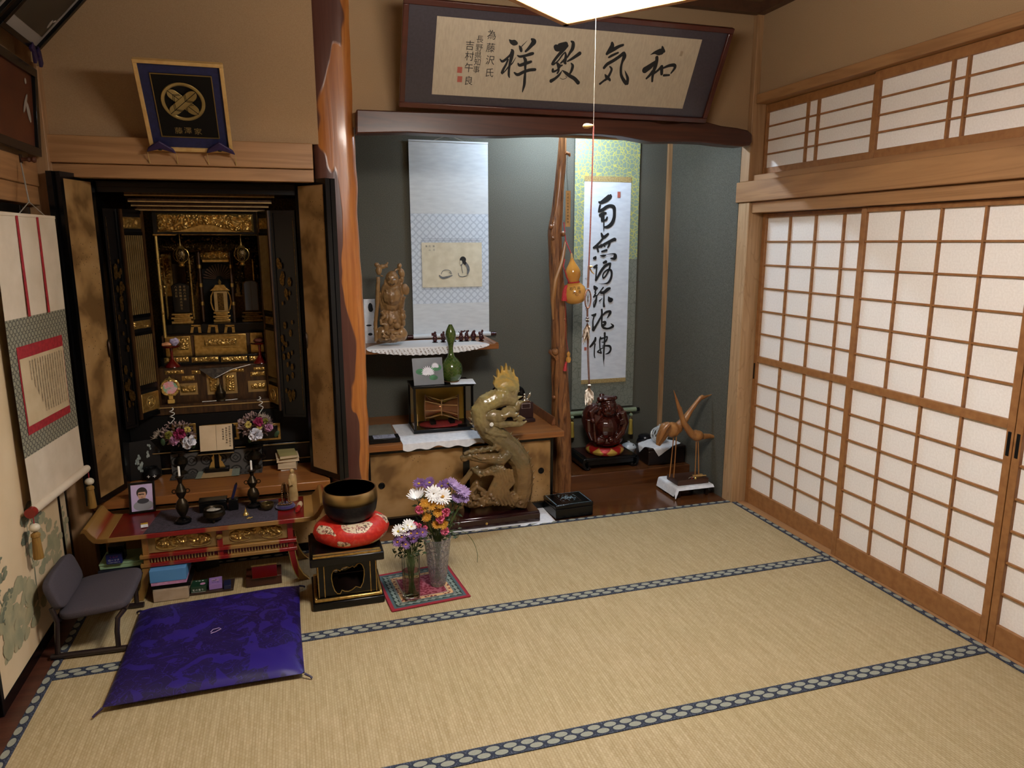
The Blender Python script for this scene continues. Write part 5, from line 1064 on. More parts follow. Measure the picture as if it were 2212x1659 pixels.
M['calpaper'] = mat('blue-white calligraphy paper', '#c6cedb', '#d2dae5', rough=.85, ns=14, st=(1,1,3)); M['goldtrim'] = mat('gold figured band', '#b09a6a', '#8a7548', rough=.6, ns=120)
x0, x1 = 2.872, 3.356; SYR = .903; zt = 2.36; zmid = ony(1310,560,SYR).z; zb = ony(1300,880,SYR).z
t = thing('hanging_scroll.001', 'tall hanging scroll with six bold brush characters between green brocade', 'hanging scroll', ((x0+x1)/2,SYR,zt))
def wav2(xa, xb, za, zc, m_, nm, yo=0.0, th=None): return mk(nm, B().grid(lambda u,v: (xa+(xb-xa)*u, SYR-yo-.002-.0015*noise.noise(V((u*2.5,(za+(zc-za)*v)*7,9))), za+(zc-za)*v), 10, 40), m_, t, smooth=70)
wav2(x0,x1,zb,zmid,M['brocade_gr'],'lower_mount'); wav2(x0,x1,zmid,zt,M['brocade_g'],'upper_mount')
qa, qb = ony(1262,395,SYR), ony(1352,818,SYR); xa_, xb_ = ony(1259,560,SYR).x, ony(1358,560,SYR).x; za_, zb_ = ony(1300,818,SYR).z, ony(1312,393,SYR).z
wav2(xa_,xb_,za_,zb_,M['calpaper'],'paper',.004); mk('gold_band', B().box(xa_,xb_,SYR-.008,SYR-.005,zb_,zb_+.036), M['goldtrim'], t); mk('gold_band', B().box(xa_,xb_,SYR-.008,SYR-.005,za_-.03,za_), M['goldtrim'], t)
STR = {'C':(1250,400,.1206,[
 [(360,300,30),(400,310,60),(490,260,95),(560,200,90),(575,170,30)],[(385,360,40),(370,420,40),(355,480,25)],[(360,470,40),(430,440,60),(500,390,60),(570,370,60),(630,400,70),(640,500,60),(630,600,65),(590,690,70),(520,745,60),(450,750,25)],
 [(380,540,60),(440,510,60),(490,500,40)],[(420,560,60),(420,640,50)],[(510,570,30),(490,620,40),(430,640,30)],[(450,500,30),(450,640,25),(450,740,25),(450,830,8)],
 [(405,860,30),(430,920,60),(460,930,60),(530,870,40)],[(430,960,40),(360,1040,40),(270,1120,40)],[(265,1120,40),(340,1110,40),(440,1070,50),(530,1020,50),(640,970,60),(655,990,40)],[(345,1040,30),(335,1120,35),(350,1190,40)],[(400,1060,30),(410,1110,30)],[(460,1040,30),(465,1100,25)],[(560,1010,40),(540,1080,40),(515,1120,20)],[(410,1190,30),(500,1165,45)],[(270,1310,50),(295,1300,60),(310,1270,10)],[(380,1260,10),(440,1265,45),(490,1250,15)],[(500,1240,6),(620,1230,25),(650,1260,70),(640,1310,60),(570,1310,20)],[(440,1390,40),(490,1370,60)]]),
'D':(1250,560,.0844,[
 [(385,210,50),(430,190,80),(470,150,50)],[(465,200,40),(450,340,40),(440,480,45),(440,540,60)],[(440,540,60),(500,430,60),(580,290,70),(680,170,70),(790,110,60)],[(810,100,50),(790,220,50),(720,380,45),(640,480,40),(615,430,40),(650,340,40),(740,270,45),(820,280,60),(845,370,60),(820,500,65),(750,600,55),(640,630,20),(510,625,6)],
 [(395,690,50),(430,740,110),(480,740,50)],[(440,800,40),(410,850,30)],[(440,860,40),(380,970,40)],[(380,970,45),(450,930,40),(440,1080,60),(390,1220,50)],[(380,1200,20),(375,1120,20),(420,1040,20)],[(470,930,30),(530,850,30),(630,720,40)],[(560,850,70),(640,850,80),(740,770,90),(800,740,60)],[(645,860,30),(645,1000,40),(640,1120,50),(650,1210,60)],[(530,1070,40),(600,1000,15)],[(760,960,30),(800,1040,130),(850,1030,90)]]),
'E':(1250,660,.0844,[
 [(330,245,30),(400,250,80),(440,210,40)],[(390,290,40),(365,400,40),(365,520,50),(370,620,80)],[(370,630,80),(440,520,60),(520,380,55),(590,240,50),(590,100,50)],[(590,100,50),(595,250,50),(590,400,45),(590,520,40)],[(610,250,40),(700,170,60),(800,150,60),(800,200,70),(730,320,20)],[(600,520,80),(670,480,60),(670,430,80),(620,420,40)],[(590,510,50),(640,570,60),(740,590,50),(830,560,60),(880,520,60),(820,460,15)],
 [(430,820,50),(420,890,70),(360,980,70),(290,1060,50)],[(420,980,40),(405,1100,35),(400,1260,35),(415,1340,25)],[(560,800,30),(540,880,40),(540,1000,35),(550,1120,35),(580,1220,40)],[(550,850,60),(640,830,40),(730,800,40),(690,920,40),(590,940,20)],[(600,1040,20),(680,1030,40),(790,1040,60),(820,1120,50),(770,1210,50),(680,1245,15)],[(480,1180,40),(540,1130,30),(620,1080,30)],[(480,1190,40),(580,1220,40)],[(665,700,60),(665,850,50),(655,1000,50),(640,1200,45),(640,1350,45),(640,1440,20),(650,1560,4)]])}
def brush(strokes, ox, oy, k, P, nrm):
    b = B()
    for i, st_ in enumerate(strokes):
        c_ = cat(st_,6); pts = [P(ox+x*k, oy+y*k)+nrm*(.0002*i) for x,y,_ in c_]; kk = sc(pts[0])*k; b.strip(pts, [max(.5,w_)*kk for *_,w_ in c_], nrm)
    return b
YC = SYR-.0095
for key, cut in (('C',7),('D',4),('E',7)):
    ox, oy, k, st_ = STR[key]
    for part in (st_[:cut], st_[cut:]): mk('brush_character', brush(part,ox,oy,k,lambda x,y: ony(x,y,YC),V((0,-1,0))), M['ink'], t, smooth=0)
mk('red_seal', srect(1334,414,1340,427,YC,.0005), M['red_seal'], t); mk('red_seal', srect(1262,750,1267,757,YC,.0005), M['red_seal'], t); g = B()
for i, ch in enumerate('七十八才釋'): text_on(g, ch, ony(1266,602+22*i,YC), (1,0,0), (0,0,1), .02)
mk('signature', g, M['ink'], t, smooth=0)
M['celadon'] = mat('celadon green', '#6d7a62', '#7f8c72', rough=.35, ns=20); zr = ony(1300,888,SYR).z
mk('roller', B().tube([(x0-.035,SYR-.02,zr),(x1+.02,SYR-.02,zr)], .017, 16), M['celadon'], t)
for xs in (x0-.062,x1+.0205): mk('roller_knob', B().tube([(xs,SYR-.02,zr),(xs+.026,SYR-.02,zr)], .014, 14), M['black'], t)
for nm, px in (('scroll_weight',1236),('scroll_weight.001',1363)):
    q = ony(px,902 if px < 1300 else 896,.86); tt = thing('scroll_weight', 'green bead weight with gold tassel hanging from the roller '+('beside the crooked log' if px < 1300 else 'beside the white ceramic pot'), 'tassel', tuple(q))
    mk('bead', B().ell(q, (.014,.014,.012)), M['celadon'], tt); mk('loop', B().ring(q+V((0,0,-.025)), .009, .0018, 16, 6, Matrix.Rotation(PI/2,3,'X')), M['gold_bright'], tt); mk('cord', B().tube([q+V((0,0,.01)), V((q.x,.87,zr))], .0015, 6), M['gold_bright'], tt)
    mk('tassel', B().lathe([(.006,-.03),(.013,-.036),(.014,-.05),(.012,-.056),(.018,-.14),(.017,-.145)], q, 16, None, 1, 1, lambda a,z: 1+.06*math.sin(a*16)), mat('gold thread', '#8f7a2c', '#b59d45', rough=.6, ns=300, st=(1,1,.05)), tt)
# ---- crooked log post
pp = [(1216,285,7.5),(1214,340,9),(1209,400,10),(1204,455,12),(1199,500,15),(1201,560,15),(1204,620,16),(1206,680,17),(1208,740,17),(1209,790,18),(1211,850,19),(1213,920,20),(1214,985,20),(1213,1052,22)]
n = NT('weathered log'); v = n.mapped((1,1,.10)); f = n.noise(v, 34, 5, .65, 1.5); n.set(col=n.ramp(f, [(.34,'#2c160c'),(.45,'#6e4426'),(.6,'#8d6038'),(.75,'#a87c50')]), rough=.4, coat=.15); n.bump(f, .9, .006); M['log'] = n.m
b = B(); c_ = cat(pp,8); P_ = [ony(x,y,.50) for x,y,_ in c_]; R_ = [r*sc(q) for (x,y,r),q in zip(c_,P_)]; P_[0].z = 2.70; P_[-1].z = .0005; b.tube(P_, R_, 28)
def logd(b):
    out = []
    for v in b.v:
        ax = min(range(len(P_)), key=lambda i: abs(P_[i].z-v[2])); d = V((v[0]-P_[ax].x, v[1]-P_[ax].y, 0)); a = math.atan2(d.y,d.x)
        k = 1+.20*noise.noise(V((math.cos(a)*2.2,math.sin(a)*2.2,v[2]*3)))+.10*noise.noise(V((math.cos(a)*5,math.sin(a)*5,v[2]*5+4)))
        out.append((P_[ax].x+d.x*k, P_[ax].y+d.y*k, v[2]))
    b.v = out
logd(b); lp = mk('trim_19', b, M['log'], kind=S, label='crooked natural log post with knots dividing the alcove', cat_='post', smooth=70)
kb = PB(.47)
for px, py, r in ((1190,490,5),(1216,505,6),(1194,515,4),(1199,760,8),(1197,858,4),(1220,690,3)): mk('knot', PB(.455).e(px,py,r,r,0,r*1.1).b, M['log'], lp)
mk('branch_stub', PB(.47).t([(1222,330),(1230,333),(1231,338)],[4,3.5,2.5]).b, M['log'], lp); mk('branch_stub', PB(.47).t([(1186,758),(1196,764),(1204,775)],[4,7,8]).b, M['log'], lp)
mk('branch_strip', PB(.455).t([(1222,520),(1214,565),(1200,605),(1194,650),(1195,690)],[3,5,5.5,4.5,2]).b, mat('pale branch', '#8d633a', '#a37848', rough=.35, ns=40, st=(1,1,.1)), lp)
# tag, gourds
t = thing('wooden_tag', 'narrow pale wooden tag with brush writing hanging on the log', 'tag', tuple(ony(1227,412,.46))); a = ony(1222.5,412,.46); c = ony(1231.5,490,.46); mk('board', B().box(a.x,c.x,.458,.463,c.z,a.z), mat('pale tag wood','#b08a58','#bd9866',rough=.6,ns=40), t); mk('cord', B().tube([ony(1227,412,.46),ony(1224,370,.46),ony(1226,335,.46)], .0012, 5), M['ink'], t); g = B()
for i, ch in enumerate('平成十年長寿祈願瓢箪'): text_on(g, ch, ony(1226.8,420+6.6*i,.4575), (1,0,0), (0,0,1), .014)
mk('writing', g, M['ink'], t, smooth=0)
M['gourd'] = mat('varnished gourd', '#b87f34', '#c9954a', rough=.18, ns=6, coat=.5); M['redtas'] = mat('red silk', '#a81f2a', '#b83038', rough=.6, ns=120)
gc = ony(1241,632,.40); k = sc(gc); t = thing('bottle_gourd', 'varnished yellow bottle gourd with red cord hanging on the log', 'gourd', tuple(gc)); tilt = Matrix.Rotation(-.10,3,'Y')
mk('body', B().lathe([(.001*k,-25*k)]+[(r*k,z*k) for r,z in ((10,-24.5),(19,-20),(25,-10),(26,0),(23,11),(16,19),(11,22.5),(12.5,27),(16.5,36),(16.5,45),(13,54),(8,62),(4.5,69),(3.5,74))], gc, 32, tilt), M['gourd'], t)
mk('stem', B().tube([gc+tilt @ V((0,0,74*k)), gc+tilt @ V((0,0,84*k))], [3*k,2*k], 8), M['tan'], t); mk('waist_cord', B().ring(gc+tilt @ V((0,0,22.5*k)), 12*k, 1.6*k, 24, 6, tilt), M['redtas'], t)
mk('hanging_cord', B().tube([gc+tilt @ V((0,0,82*k)), ony(1222,520,.44), ony(1218,480,.46)], 1.1*k, 6), M['redtas'], t); mk('hanging_cord', B().tube([gc+V((-14*k,-.01,20*k)), ony(1217,575,.39), ony(1220,560,.40)], 1.2*k, 6), M['redtas'], t)
mk('tassel', B().tube([ony(1223,616,.385), ony(1221,630,.385), ony(1219,650,.385)], [3*k,6*k,6.5*k], 10), M['redtas'], t); g = B()
for px, py, ch in ((1231,624,'岩'),(1240,622,'六'),(1240,632,'大'),(1250,622,'高'),(1252,630,'吉'),(1246,636,'心')): q = ony(px,py,.40-26*k); d = (q-gc); a = math.atan2(d.y,d.x); sp = gc+V((math.cos(a),math.sin(a),0))*26.2*k; sp.z = q.z; text_on(g, ch, sp+V((0,-.002,0)), V((-math.sin(a),math.cos(a),0)), (0,0,1), .022)
mk('brush_writing', g, M['ink'], t, smooth=0)
gc = ony(1228,777,.42); k = sc(gc); t = thing('small_gourd_charm', 'tiny orange gourd charm with red tassel low on the log', 'charm', tuple(gc)); mk('body', B().lathe([(r*k,z*k) for r,z in ((.1,-7),(4,-6),(6,0),(4.5,5),(2.5,7),(4,11),(3.6,15),(1,18))], gc, 20), M['gourd'], t); mk('cord', B().tube([gc+V((0,0,18*k)), ony(1222,730,.44), ony(1222,655,.45)], .0012, 6), M['redtas'], t); mk('tassel', B().tube([gc+V((-5*k,0,-4*k)), gc+V((-7*k,0,-14*k)), gc+V((-8*k,0,-24*k))], [1.5*k,3.5*k,4.5*k], 8), M['redtas'], t)
# ---- cloth + drum case + vase + card
cf = .355; t = thing('white_table_cloth', 'white cloth with cut edge under the drum case', 'cloth', (1.83,cf,KZ)); xa_, xb_ = ony(870,960,.2).x, ony(1046,955,.2).x
def cl2(u, v):
    x = xa_-.02*(1-v)*0+(xb_-xa_)*u
    if v < .62: y = .66-(.66-.197)*v/.62; z = KZ+.002
    else: w_ = (v-.62)/.38; y = .197-.003*w_; z = KZ+.001-w_*(.036+.007*math.sin(u*26)+.005*math.sin(u*11))
    return (x,y,z)
mk('cloth_panel', B().grid(cl2, 70, 30), M['white'], t, smooth=60)
a, c = onz(896,938,KZ+.004), onz(1023,927,KZ+.004); X0, X1, Y0 = a.x, c.x, (a.y+c.y)/2; H = ony(960,832,Y0).z-KZ; DP = .215; Y1 = Y0+DP; Z0 = KZ+.004; Z1 = Z0+H-.004
t = thing('drum_display_case', 'black framed glass case holding a miniature drum', 'display case', (X0,Y0,Z0)); fr = .014
mk('base', B().box(X0-.004,X1+.004,Y0-.004,Y1+.004,Z0,Z0+.022), M['black'], t, bev=.002); mk('top', B().box(X0-.004,X1+.004,Y0-.004,Y1+.004,Z1-.014,Z1), M['black'], t, bev=.002)
for x in (X0,X1-fr):
    for y in (Y0,Y1-fr): mk('post', B().box(x,x+fr,y,y+fr,Z0+.0225,Z1-.0145), M['black'], t, bev=.001)
n = NT('case glass'); n.set(col='#ffffff', rough=.02, trans=1.0, ior=1.1, spec=.5); M['glass_thin'] = n.m
mk('glass_pane', B().box(X0+fr,X1-fr,Y0+.005,Y0+.007,Z0+.023,Z1-.015), M['glass_thin'], t); mk('glass_pane', B().box(X0+.005,X0+.007,Y0+fr,Y1-fr,Z0+.023,Z1-.015), M['glass_thin'], t)
mk('back_panel', B().box(X0+fr,X1-fr,Y1-.006,Y1-.003,Z0+.023,Z1-.015), mat('gold card', '#b9973a', '#a58430', rough=.35, ns=5, metal=.4), t); mk('side_panel', B().box(X1-.008,X1-.005,Y0+fr,Y1-fr,Z0+.023,Z1-.015), M['glass_thin'], t)
mk('inner_floor', B().lathe([(0,0),(.135,0),(.135,.006),(0,.006)], ((X0+X1)/2,(Y0+Y1)/2,Z0+.0225), 30, None, 1, .62), mat('red felt', '#9a1f1c', '#8a1a18', rough=.9, ns=60), t); mk('door_hook', B().box(X0+.018,X0+.021,Y0-.005,Y0-.0005,Z0+.05,Z0+.12), M['tan'], t); mk('maker_label', B().box(X1-.09,X1-.035,Y0+.03,Y0+.05,Z0+.0225,Z0+.030), M['black'], t)
dc = V(((X0+X1)/2+.008,(Y0+Y1)/2,Z0+.128)); t = thing('miniature_drum', 'miniature hourglass hand drum with tan cords in the glass case', 'drum', tuple(dc)); rm = Matrix.Rotation(PI/2,3,'Y') @ Matrix.Rotation(.25,3,'X'); M['drum'] = mat('copper lacquer', '#8a5530', '#a9744a', rough=.22, ns=8, metal=.5)
mk('body', B().lathe([(.072,-.10),(.062,-.080),(.044,-.045),(.032,-.015),(.032,.015),(.044,.045),(.062,.080),(.072,.10)], dc, 28, rm), M['drum'], t)
for z in (-.102,.102): mk('drum_head', B().lathe([(0,z-.003),(.080,z-.003),(.084,z),(.080,z+.003),(0,z+.003)], dc, 30, rm), mat('hide tan', '#a67a52', '#8d6240', rough=.5, ns=10), t)
for i in range(8):
    a0, a1 = 2*PI*i/8, 2*PI*(i+.5)/8
    mk('cord', B().tube([dc+rm @ V((.076*math.cos(a0),.076*math.sin(a0),-.10)), dc+rm @ V((.046*math.cos(a0+.2),.046*math.sin(a0+.2),0)), dc+rm @ V((.076*math.cos(a1),.076*math.sin(a1),.10))], .0022, 6), M['tan'], t)
mk('binding', B().ring(dc, .047, .004, 24, 6, rm), M['tan'], t)
for s_ in (-1,1):
    tt = thing('drum_rest', 'dark grey block under the '+('far' if s_ > 0 else 'near')+' end of the miniature drum', 'block', (dc.x+.06*s_,dc.y,Z0+.029)); mk('block', B().box(dc.x+.06*s_-.016,dc.x+.06*s_+.016,dc.y-.03,dc.y+.03,Z0+.029,Z0+.050), M['black_matte'], tt, bev=.002); mk('pad', B().box(dc.x+.06*s_-.014,dc.x+.06*s_+.014,dc.y-.028,dc.y+.028,Z0+.0502,Z0+.052), M['black_matte'], tt)
q = onz(985,826,Z1+.001); t = thing('paper_napkin', 'white cloth corner under the green vase', 'cloth', (q.x,q.y,Z1)); c = V((ony(973,815,Y0+.11).x,Y0+.115,Z1+.0015))
mk('sheet', B().grid(lambda u,v: (c.x-.02+.15*u+.02*v, Y0+.005+.17*v-.03*u, Z1+.0015+.001*noise.noise(V((u*6,v*6,0)))), 12, 12), M['white'], t)
n = NT('green glazed incised'); v = n.mapped((1,1,1)); s = n.sep(v); zg = n.math('SINE', n.math('ADD', n.math('MULTIPLY', s[2], 330), n.math('MULTIPLY', n.math('PINGPONG', n.math('MULTIPLY', s[0], 40), .5), 9))); nz = n.noise(v, 18, 3)
n.set(col=n.mix(n.math('MULTIPLY', n.math('GREATER_THAN', zg, .78), .55), n.ramp(nz, [(.35,'#2c4018'),(.65,'#435a26')]), '#5f5a30'), rough=.16, coat=.4); M['gvase'] = n.m
base = V((ony(975,820,Y0+.10).x,Y0+.10,Z1+.003)); k = sc(base); Hh = 121; t = thing('green_gourd_vase', 'tall green glazed gourd vase on the glass case', 'vase', tuple(base))
mk('body', B().lathe([(r*k,z*k) for r,z in ((15,0),(18,3),(23,12),(25,24),(22.5,36),(15,46),(8,53),(5.3,62),(5,72),(7,82),(10.5,92),(11.3,100),(10,107),(7,114),(4.6,119),(3.6,121),(2.5,119),(2.5,108))], base+V((0,0,.004)), 36), M['gvase'], t); mk('foot', B().lathe([(16*k,0),(16.5*k,.002),(15.5*k,.0038)], base, 30), mat('bare clay', '#6d4a28', rough=.8), t)
a, b_, c, d = ony(895,836,Y0+.02), ony(960,826,Y0+.02), ony(952,771,Y0+.07), ony(889,777,Y0+.07); ex = (b_-a); ex.z = 0; w_ = ex.length; ex.normalize(); p0 = V((a.x,Y0+.025,Z1+.002)); up = V((-.02,.28,1)).normalized(); nn = ex.cross(up).normalized(); nn = -nn if nn.y > 0 else nn; hh = .165
t = thing('lotus_card', 'grey card with a white water lily leaning on the green vase', 'card', tuple(p0)); ctr = p0+ex*w_/2+up*hh/2; mk('card', B().obox(ctr, ex*w_/2, nn*.002, up*hh/2), mat('grey card', '#4c4f55', '#565a60', rough=.4, ns=6, spec=.6), t); M['lily_leaf'] = mat('lily leaf print', '#3f8f5a', '#2c5c3c', rough=.6, ns=12)
def lp_(u, v, k): return ctr+ex*u+up*v+nn*(.0024+.0002*k)
for i, (u, v, r) in enumerate(((-.045,.0,.03),(.05,.02,.034),(.03,-.04,.026))): mk('printed_leaf', B().poly([lp_(u+r*math.cos(2*PI*j/16),v+r*.6*math.sin(2*PI*j/16),i) for j in range(16)]), M['lily_leaf'], t, smooth=0)
for ci, (u0, v0, sz) in enumerate(((.045,.035,.030),(-.002,-.004,.050))):
    g = B()
    for j in range(13): a = PI*(.0+1.0*j/12); l_ = sz*(.8+.2*math.sin(a)); m_ = V((math.cos(a),math.sin(a),0)); q = V((-m_.y,m_.x,0)); b0 = V((u0,v0-.012,0)); pts = [b0, b0+m_*l_*.55+q*sz*.14, b0+m_*l_, b0+m_*l_*.55-q*sz*.14]; g.poly([lp_(p_.x,p_.y,4+ci*14+j) for p_ in pts])
    for j in range(5): a = PI*(1.15+.7*j/4); m_ = V((math.cos(a),math.sin(a)*.5,0)); b0 = V((u0,v0-.008,0)); q = V((-m_.y,m_.x,0)); pts = [b0, b0+m_*sz*.3+q*sz*.12, b0+m_*sz*.7, b0+m_*sz*.3-q*sz*.12]; g.poly([lp_(p_.x,p_.y,10+ci*14+j) for p_ in pts])
    mk('printed_blossom', g, M['whitef'], t, smooth=0)
# ---- packets at the cupboard's left end
q = onz(812,958,KZ+.002); n = NT('clear film'); n.set(col='#b9b4a6', rough=.15, trans=.75, ior=1.2); M['film'] = n.m
t = thing('wrapped_papers', 'flat papers wrapped in clear film on the alcove cupboard', 'packet', (1.40,.30,KZ)); mk('paper_stack', B().box(1.365,1.53,.37,.60,KZ+.001,KZ+.022), mat('grey papers','#8d8a7c','#7a776a',rough=.7,ns=20), t, bev=.002); mk('film_wrap', displace(B().grid(lambda u,v: (1.362+.175*u,.365+.24*v,KZ+.0245), 20, 20), .003, 40), M['film'], t)
t = thing('black_label_box', 'flat black box with a pale printed label on the cupboard', 'box', (1.45,.29,KZ)); mk('body', B().box(1.368,1.545,.245,.345,KZ+.001,KZ+.028), M['black'], t, bev=.002); mk('label', B().box(1.395,1.52,.258,.335,KZ+.0282,KZ+.029), mat('lilac label','#8f8f9c',rough=.5), t); g = B()
for i, ch in enumerate('曲目一覧'): text_on(g, ch, (1.412+.026*i,.315,KZ+.0294), (1,0,0), (0,1,0), .024)
for i, ch in enumerate('長寿之寺'): text_on(g, ch, (1.42+.02*i,.28,KZ+.0294), (1,0,0), (0,1,0), .018)
mk('lettering', g, M['ink'], t, smooth=0)
# ---- black figure + plaque ornament behind the dragon
c = V((ony(1095,865,.62).x,.62,KZ+.001)); t = thing('black_seated_figure', 'glossy black seated figure half hidden behind the dragon', 'statue', tuple(c)); b = B(); b.ell(c+V((0,0,.06)), (.085,.07,.06)).ell(c+V((0,0,.14)), (.07,.055,.07)).ell(c+V((0,-.005,.215)), (.04,.04,.045)).ell(c+V((-.075,-.02,.17)), (.04,.035,.05)).ell(c+V((.075,-.02,.17)), (.04,.035,.05)); mk('figure', displace(blob(b,.006,3), .006, 22), M['black'], t, smooth=60); mk('plinth', B().box(c.x-.09,c.x+.09,c.y-.08,c.y+.07,KZ+.0005,KZ+.012), M['black'], t, bev=.002)
c = V((ony(1136,935,.50).x,.50,KZ+.001)); t = thing('award_plaque', 'dark plum award plaque with silver figure beside the dragon', 'plaque', tuple(c)); M['plum'] = mat('plum card', '#2a1618', rough=.35)
mk('base', B().box(c.x-.05,c.x+.055,c.y-.03,c.y+.03,c.z,c.z+.020), M['plum'], t, bev=.002); mk('board', B().box(c.x-.042,c.x+.052,c.y+.004,c.y+.014,c.z+.0205,c.z+.125), M['plum'], t, bev=.002); mk('label', B().box(c.x-.028,c.x+.030,c.y+.001,c.y+.0035,c.z+.085,c.z+.118), mat('label rim','#b9a9a4',rough=.5), t); mk('label_face', B().box(c.x-.026,c.x+.028,c.y-.0005,c.y+.0008,c.z+.087,c.z+.116), M['plum'], t)
M['silver'] = mat('silver', '#c9c7bd', rough=.2, metal=1); b = B(); b.ell(c+V((-.01,0,.155)), (.010,.008,.016)).ell(c+V((-.01,0,.178)), (.009,.008,.009)).ell(c+V((.02,0,.165)), (.010,.005,.028), Matrix.Rotation(.5,3,'Y')).ell(c+V((0,0,.138)), (.026,.012,.010)).box(c.x-.028,c.x+.03,c.y+.002,c.y+.014,c.z+.124,c.z+.135); mk('silver_figure', blob(b,.0025,2), M['silver'], t, smooth=60)
# ---- dragon
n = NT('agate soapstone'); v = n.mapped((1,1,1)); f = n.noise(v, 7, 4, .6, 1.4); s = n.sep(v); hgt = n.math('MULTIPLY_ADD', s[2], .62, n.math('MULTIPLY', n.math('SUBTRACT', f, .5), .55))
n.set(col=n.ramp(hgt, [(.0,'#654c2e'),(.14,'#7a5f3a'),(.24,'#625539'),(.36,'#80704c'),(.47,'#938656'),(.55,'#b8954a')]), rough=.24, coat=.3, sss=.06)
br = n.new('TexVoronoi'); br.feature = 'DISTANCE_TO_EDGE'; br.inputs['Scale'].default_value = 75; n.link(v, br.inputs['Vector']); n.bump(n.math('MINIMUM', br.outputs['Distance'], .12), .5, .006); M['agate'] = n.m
base = V((2.06,.14,.0)); t = thing('dragon_statue', 'tall polished soapstone dragon rising with a flaming orb', 'statue', (2.06,.14,.066))
p = PB(.118)
p.t([(1118,1090),(1126,1060),(1128,1025),(1122,995),(1102,968),(1078,948),(1055,930),(1038,908),(1036,888),(1048,872),(1068,862),(1092,858),(1112,866)], [22,24,24,25,25,24,23,21,20,21,21,19,14], 0, 14)   # rising body
p.e(1072,900,26,15,-.035,12).e(1098,890,18,12,-.03,10).e(1116,878,9,14,-.01,8,.3).e(1122,905,9,7,-.03,7).e(1112,860,7,12,-.01,7,.2)
p.t([(1085,900),(1100,893),(1112,897),(1120,893)],[6,7,6,3],-.055).t([(1064,912),(1080,918),(1100,916),(1126,917),(1138,910)],[7,8,7,5,2],-.04).t([(1108,905),(1122,900),(1135,905)],[5,4,2],-.04).t([(1100,870),(1112,856),(1116,842)],[6,6,4],-.02).t([(1120,875),(1131,866)],[4,2],-.02)
p.t([(1048,930),(1070,938),(1095,942)],[5,6,4],-.055)
fl = [(600,285),(615,240),(603,195),(636,222),(645,120),(672,190),(690,85),(712,175),(730,60),(757,170),(770,95),(796,185),(806,125),(826,205),(852,215),(858,262),(866,300),(862,350),(846,385),(800,398),(740,392),(680,368),(640,342),(612,312)]
p.b.prism([ony(940+x*.2109,770+y*.2109,.10) for x,y in fl], (0,.032,0)); p.e(1095,838,20,14,-.012,7)                                            # flaming orb
spn = [(1122,870),(1112,852),(1096,845),(1078,847),(1062,853),(1047,862),(1035,874),(1027,890),(1024,908),(1030,926)]
sp = PB(.118)
for k in range(18):
    u = k/17*8.99; i = int(u); fx = spn[i][0]+(spn[i+1][0]-spn[i][0])*(u-i); fy = spn[i][1]+(spn[i+1][1]-spn[i][1])*(u-i); dx, dy = fx-1075, fy-905; L_ = math.hypot(dx,dy); dx, dy = dx/L_, dy/L_; tx, ty = -dy, dx
    sp.t([(fx-dx*8,fy-dy*8),(fx+dx*3,fy+dy*3),(fx+dx*12+tx*6,fy+dy*12+ty*6)],[6.5,4,.4],0)
for k in range(10): fy = 945+k*14; fx = (1098,1112,1124,1134,1140,1144,1146,1146,1144,1140)[k]; sp.t([(fx-10,fy+4),(fx+1,fy-2),(fx+9,fy-13)],[7,4,.4],0)
p.t([(1098,975),(1082,992),(1055,990),(1028,988),(1008,985),(994,990)], [15,15,12,10,8,4], -.035, 12).t([(1088,1010),(1066,1016),(1045,1022),(1028,1018),(1018,1010)],[12,11,8,6,3],-.035).e(1004,992,9,5,-.035,6,-.25)          # lower head
for k in range(6): p.t([(1002+14*k,981-1.5*k),(1014+14*k,975-3*k),(1026+14*k,978-3*k),(1036+13*k,971-3*k)],[4,4.5,3.5,.9],-.05)
for k in range(5): p.t([(1030+9*k,1022-2*k),(1038+9*k,1029-2*k),(1048+9*k,1025-2*k)],[3.5,3.5,.9],-.05)
for k in range(7): p.t([(1062+7*k,1008+k),(1072+6*k,1030+2*k),(1060+6*k,1056),(1052+8*k,1074),(1062+8*k,1092)],[4,5.5,5,4.5,3],-.05-.003*k)
p.t([(1020,985),(1040,992),(1062,990),(1078,998)],[2.5,3,3,2],-.062).t([(985,1056),(1000,1042),(1020,1016),(1034,1008)],[6,7,6,4],-.01)
p.e(1048,1078,44,16,0,24).e(1102,1074,36,20,0,24).e(1026,1086,26,11,-.02,16).e(1132,1072,16,18,0,14).e(1024,1058,10,24,0,10,.4).t([(1012,1090),(1018,1062),(1030,1050),(1046,1062),(1050,1088)],[6,6,6,6,5],-.035)
rn = random.Random(12)
for i in range(60): px = 995+rn.random()*142; a_ = rn.random()*6.28; py = 1066+rn.random()*26; p.t([(px,py),(px+5*math.cos(a_),py+4*math.sin(a_)),(px+8*math.cos(a_+.9),py+7*math.sin(a_+.9))],[4,3.2,1.2],-.045-rn.random()*.02,6)
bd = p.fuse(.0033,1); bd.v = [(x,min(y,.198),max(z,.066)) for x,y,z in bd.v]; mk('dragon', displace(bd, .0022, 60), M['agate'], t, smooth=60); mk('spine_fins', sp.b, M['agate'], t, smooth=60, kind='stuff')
w = ony(1062,917,.118-.075); mk('white_spot', B().ell(w, (.012,.004,.012)), M['bead_w'], t)
a, b_ = V((1.80,.015)), V((2.31,.03)); M['burg'] = mat('burgundy lacquer', '#2c0b10', '#1f070b', rough=.15, ns=6, coat=.6)
t2 = thing('dragon_plinth', 'long glossy burgundy plinth under the dragon', 'plinth', (2.06,.14,.005)); pr = [(0,0),(0,.05),(.012,.052),(.016,.06),(.185,.06),(.197,.052),(.20,0)]
mk('block', B().prism([(1.775,.018+y,.005+z) for y,z in pr], (.555,0,0)), M['burg'], t2, bev=.006)
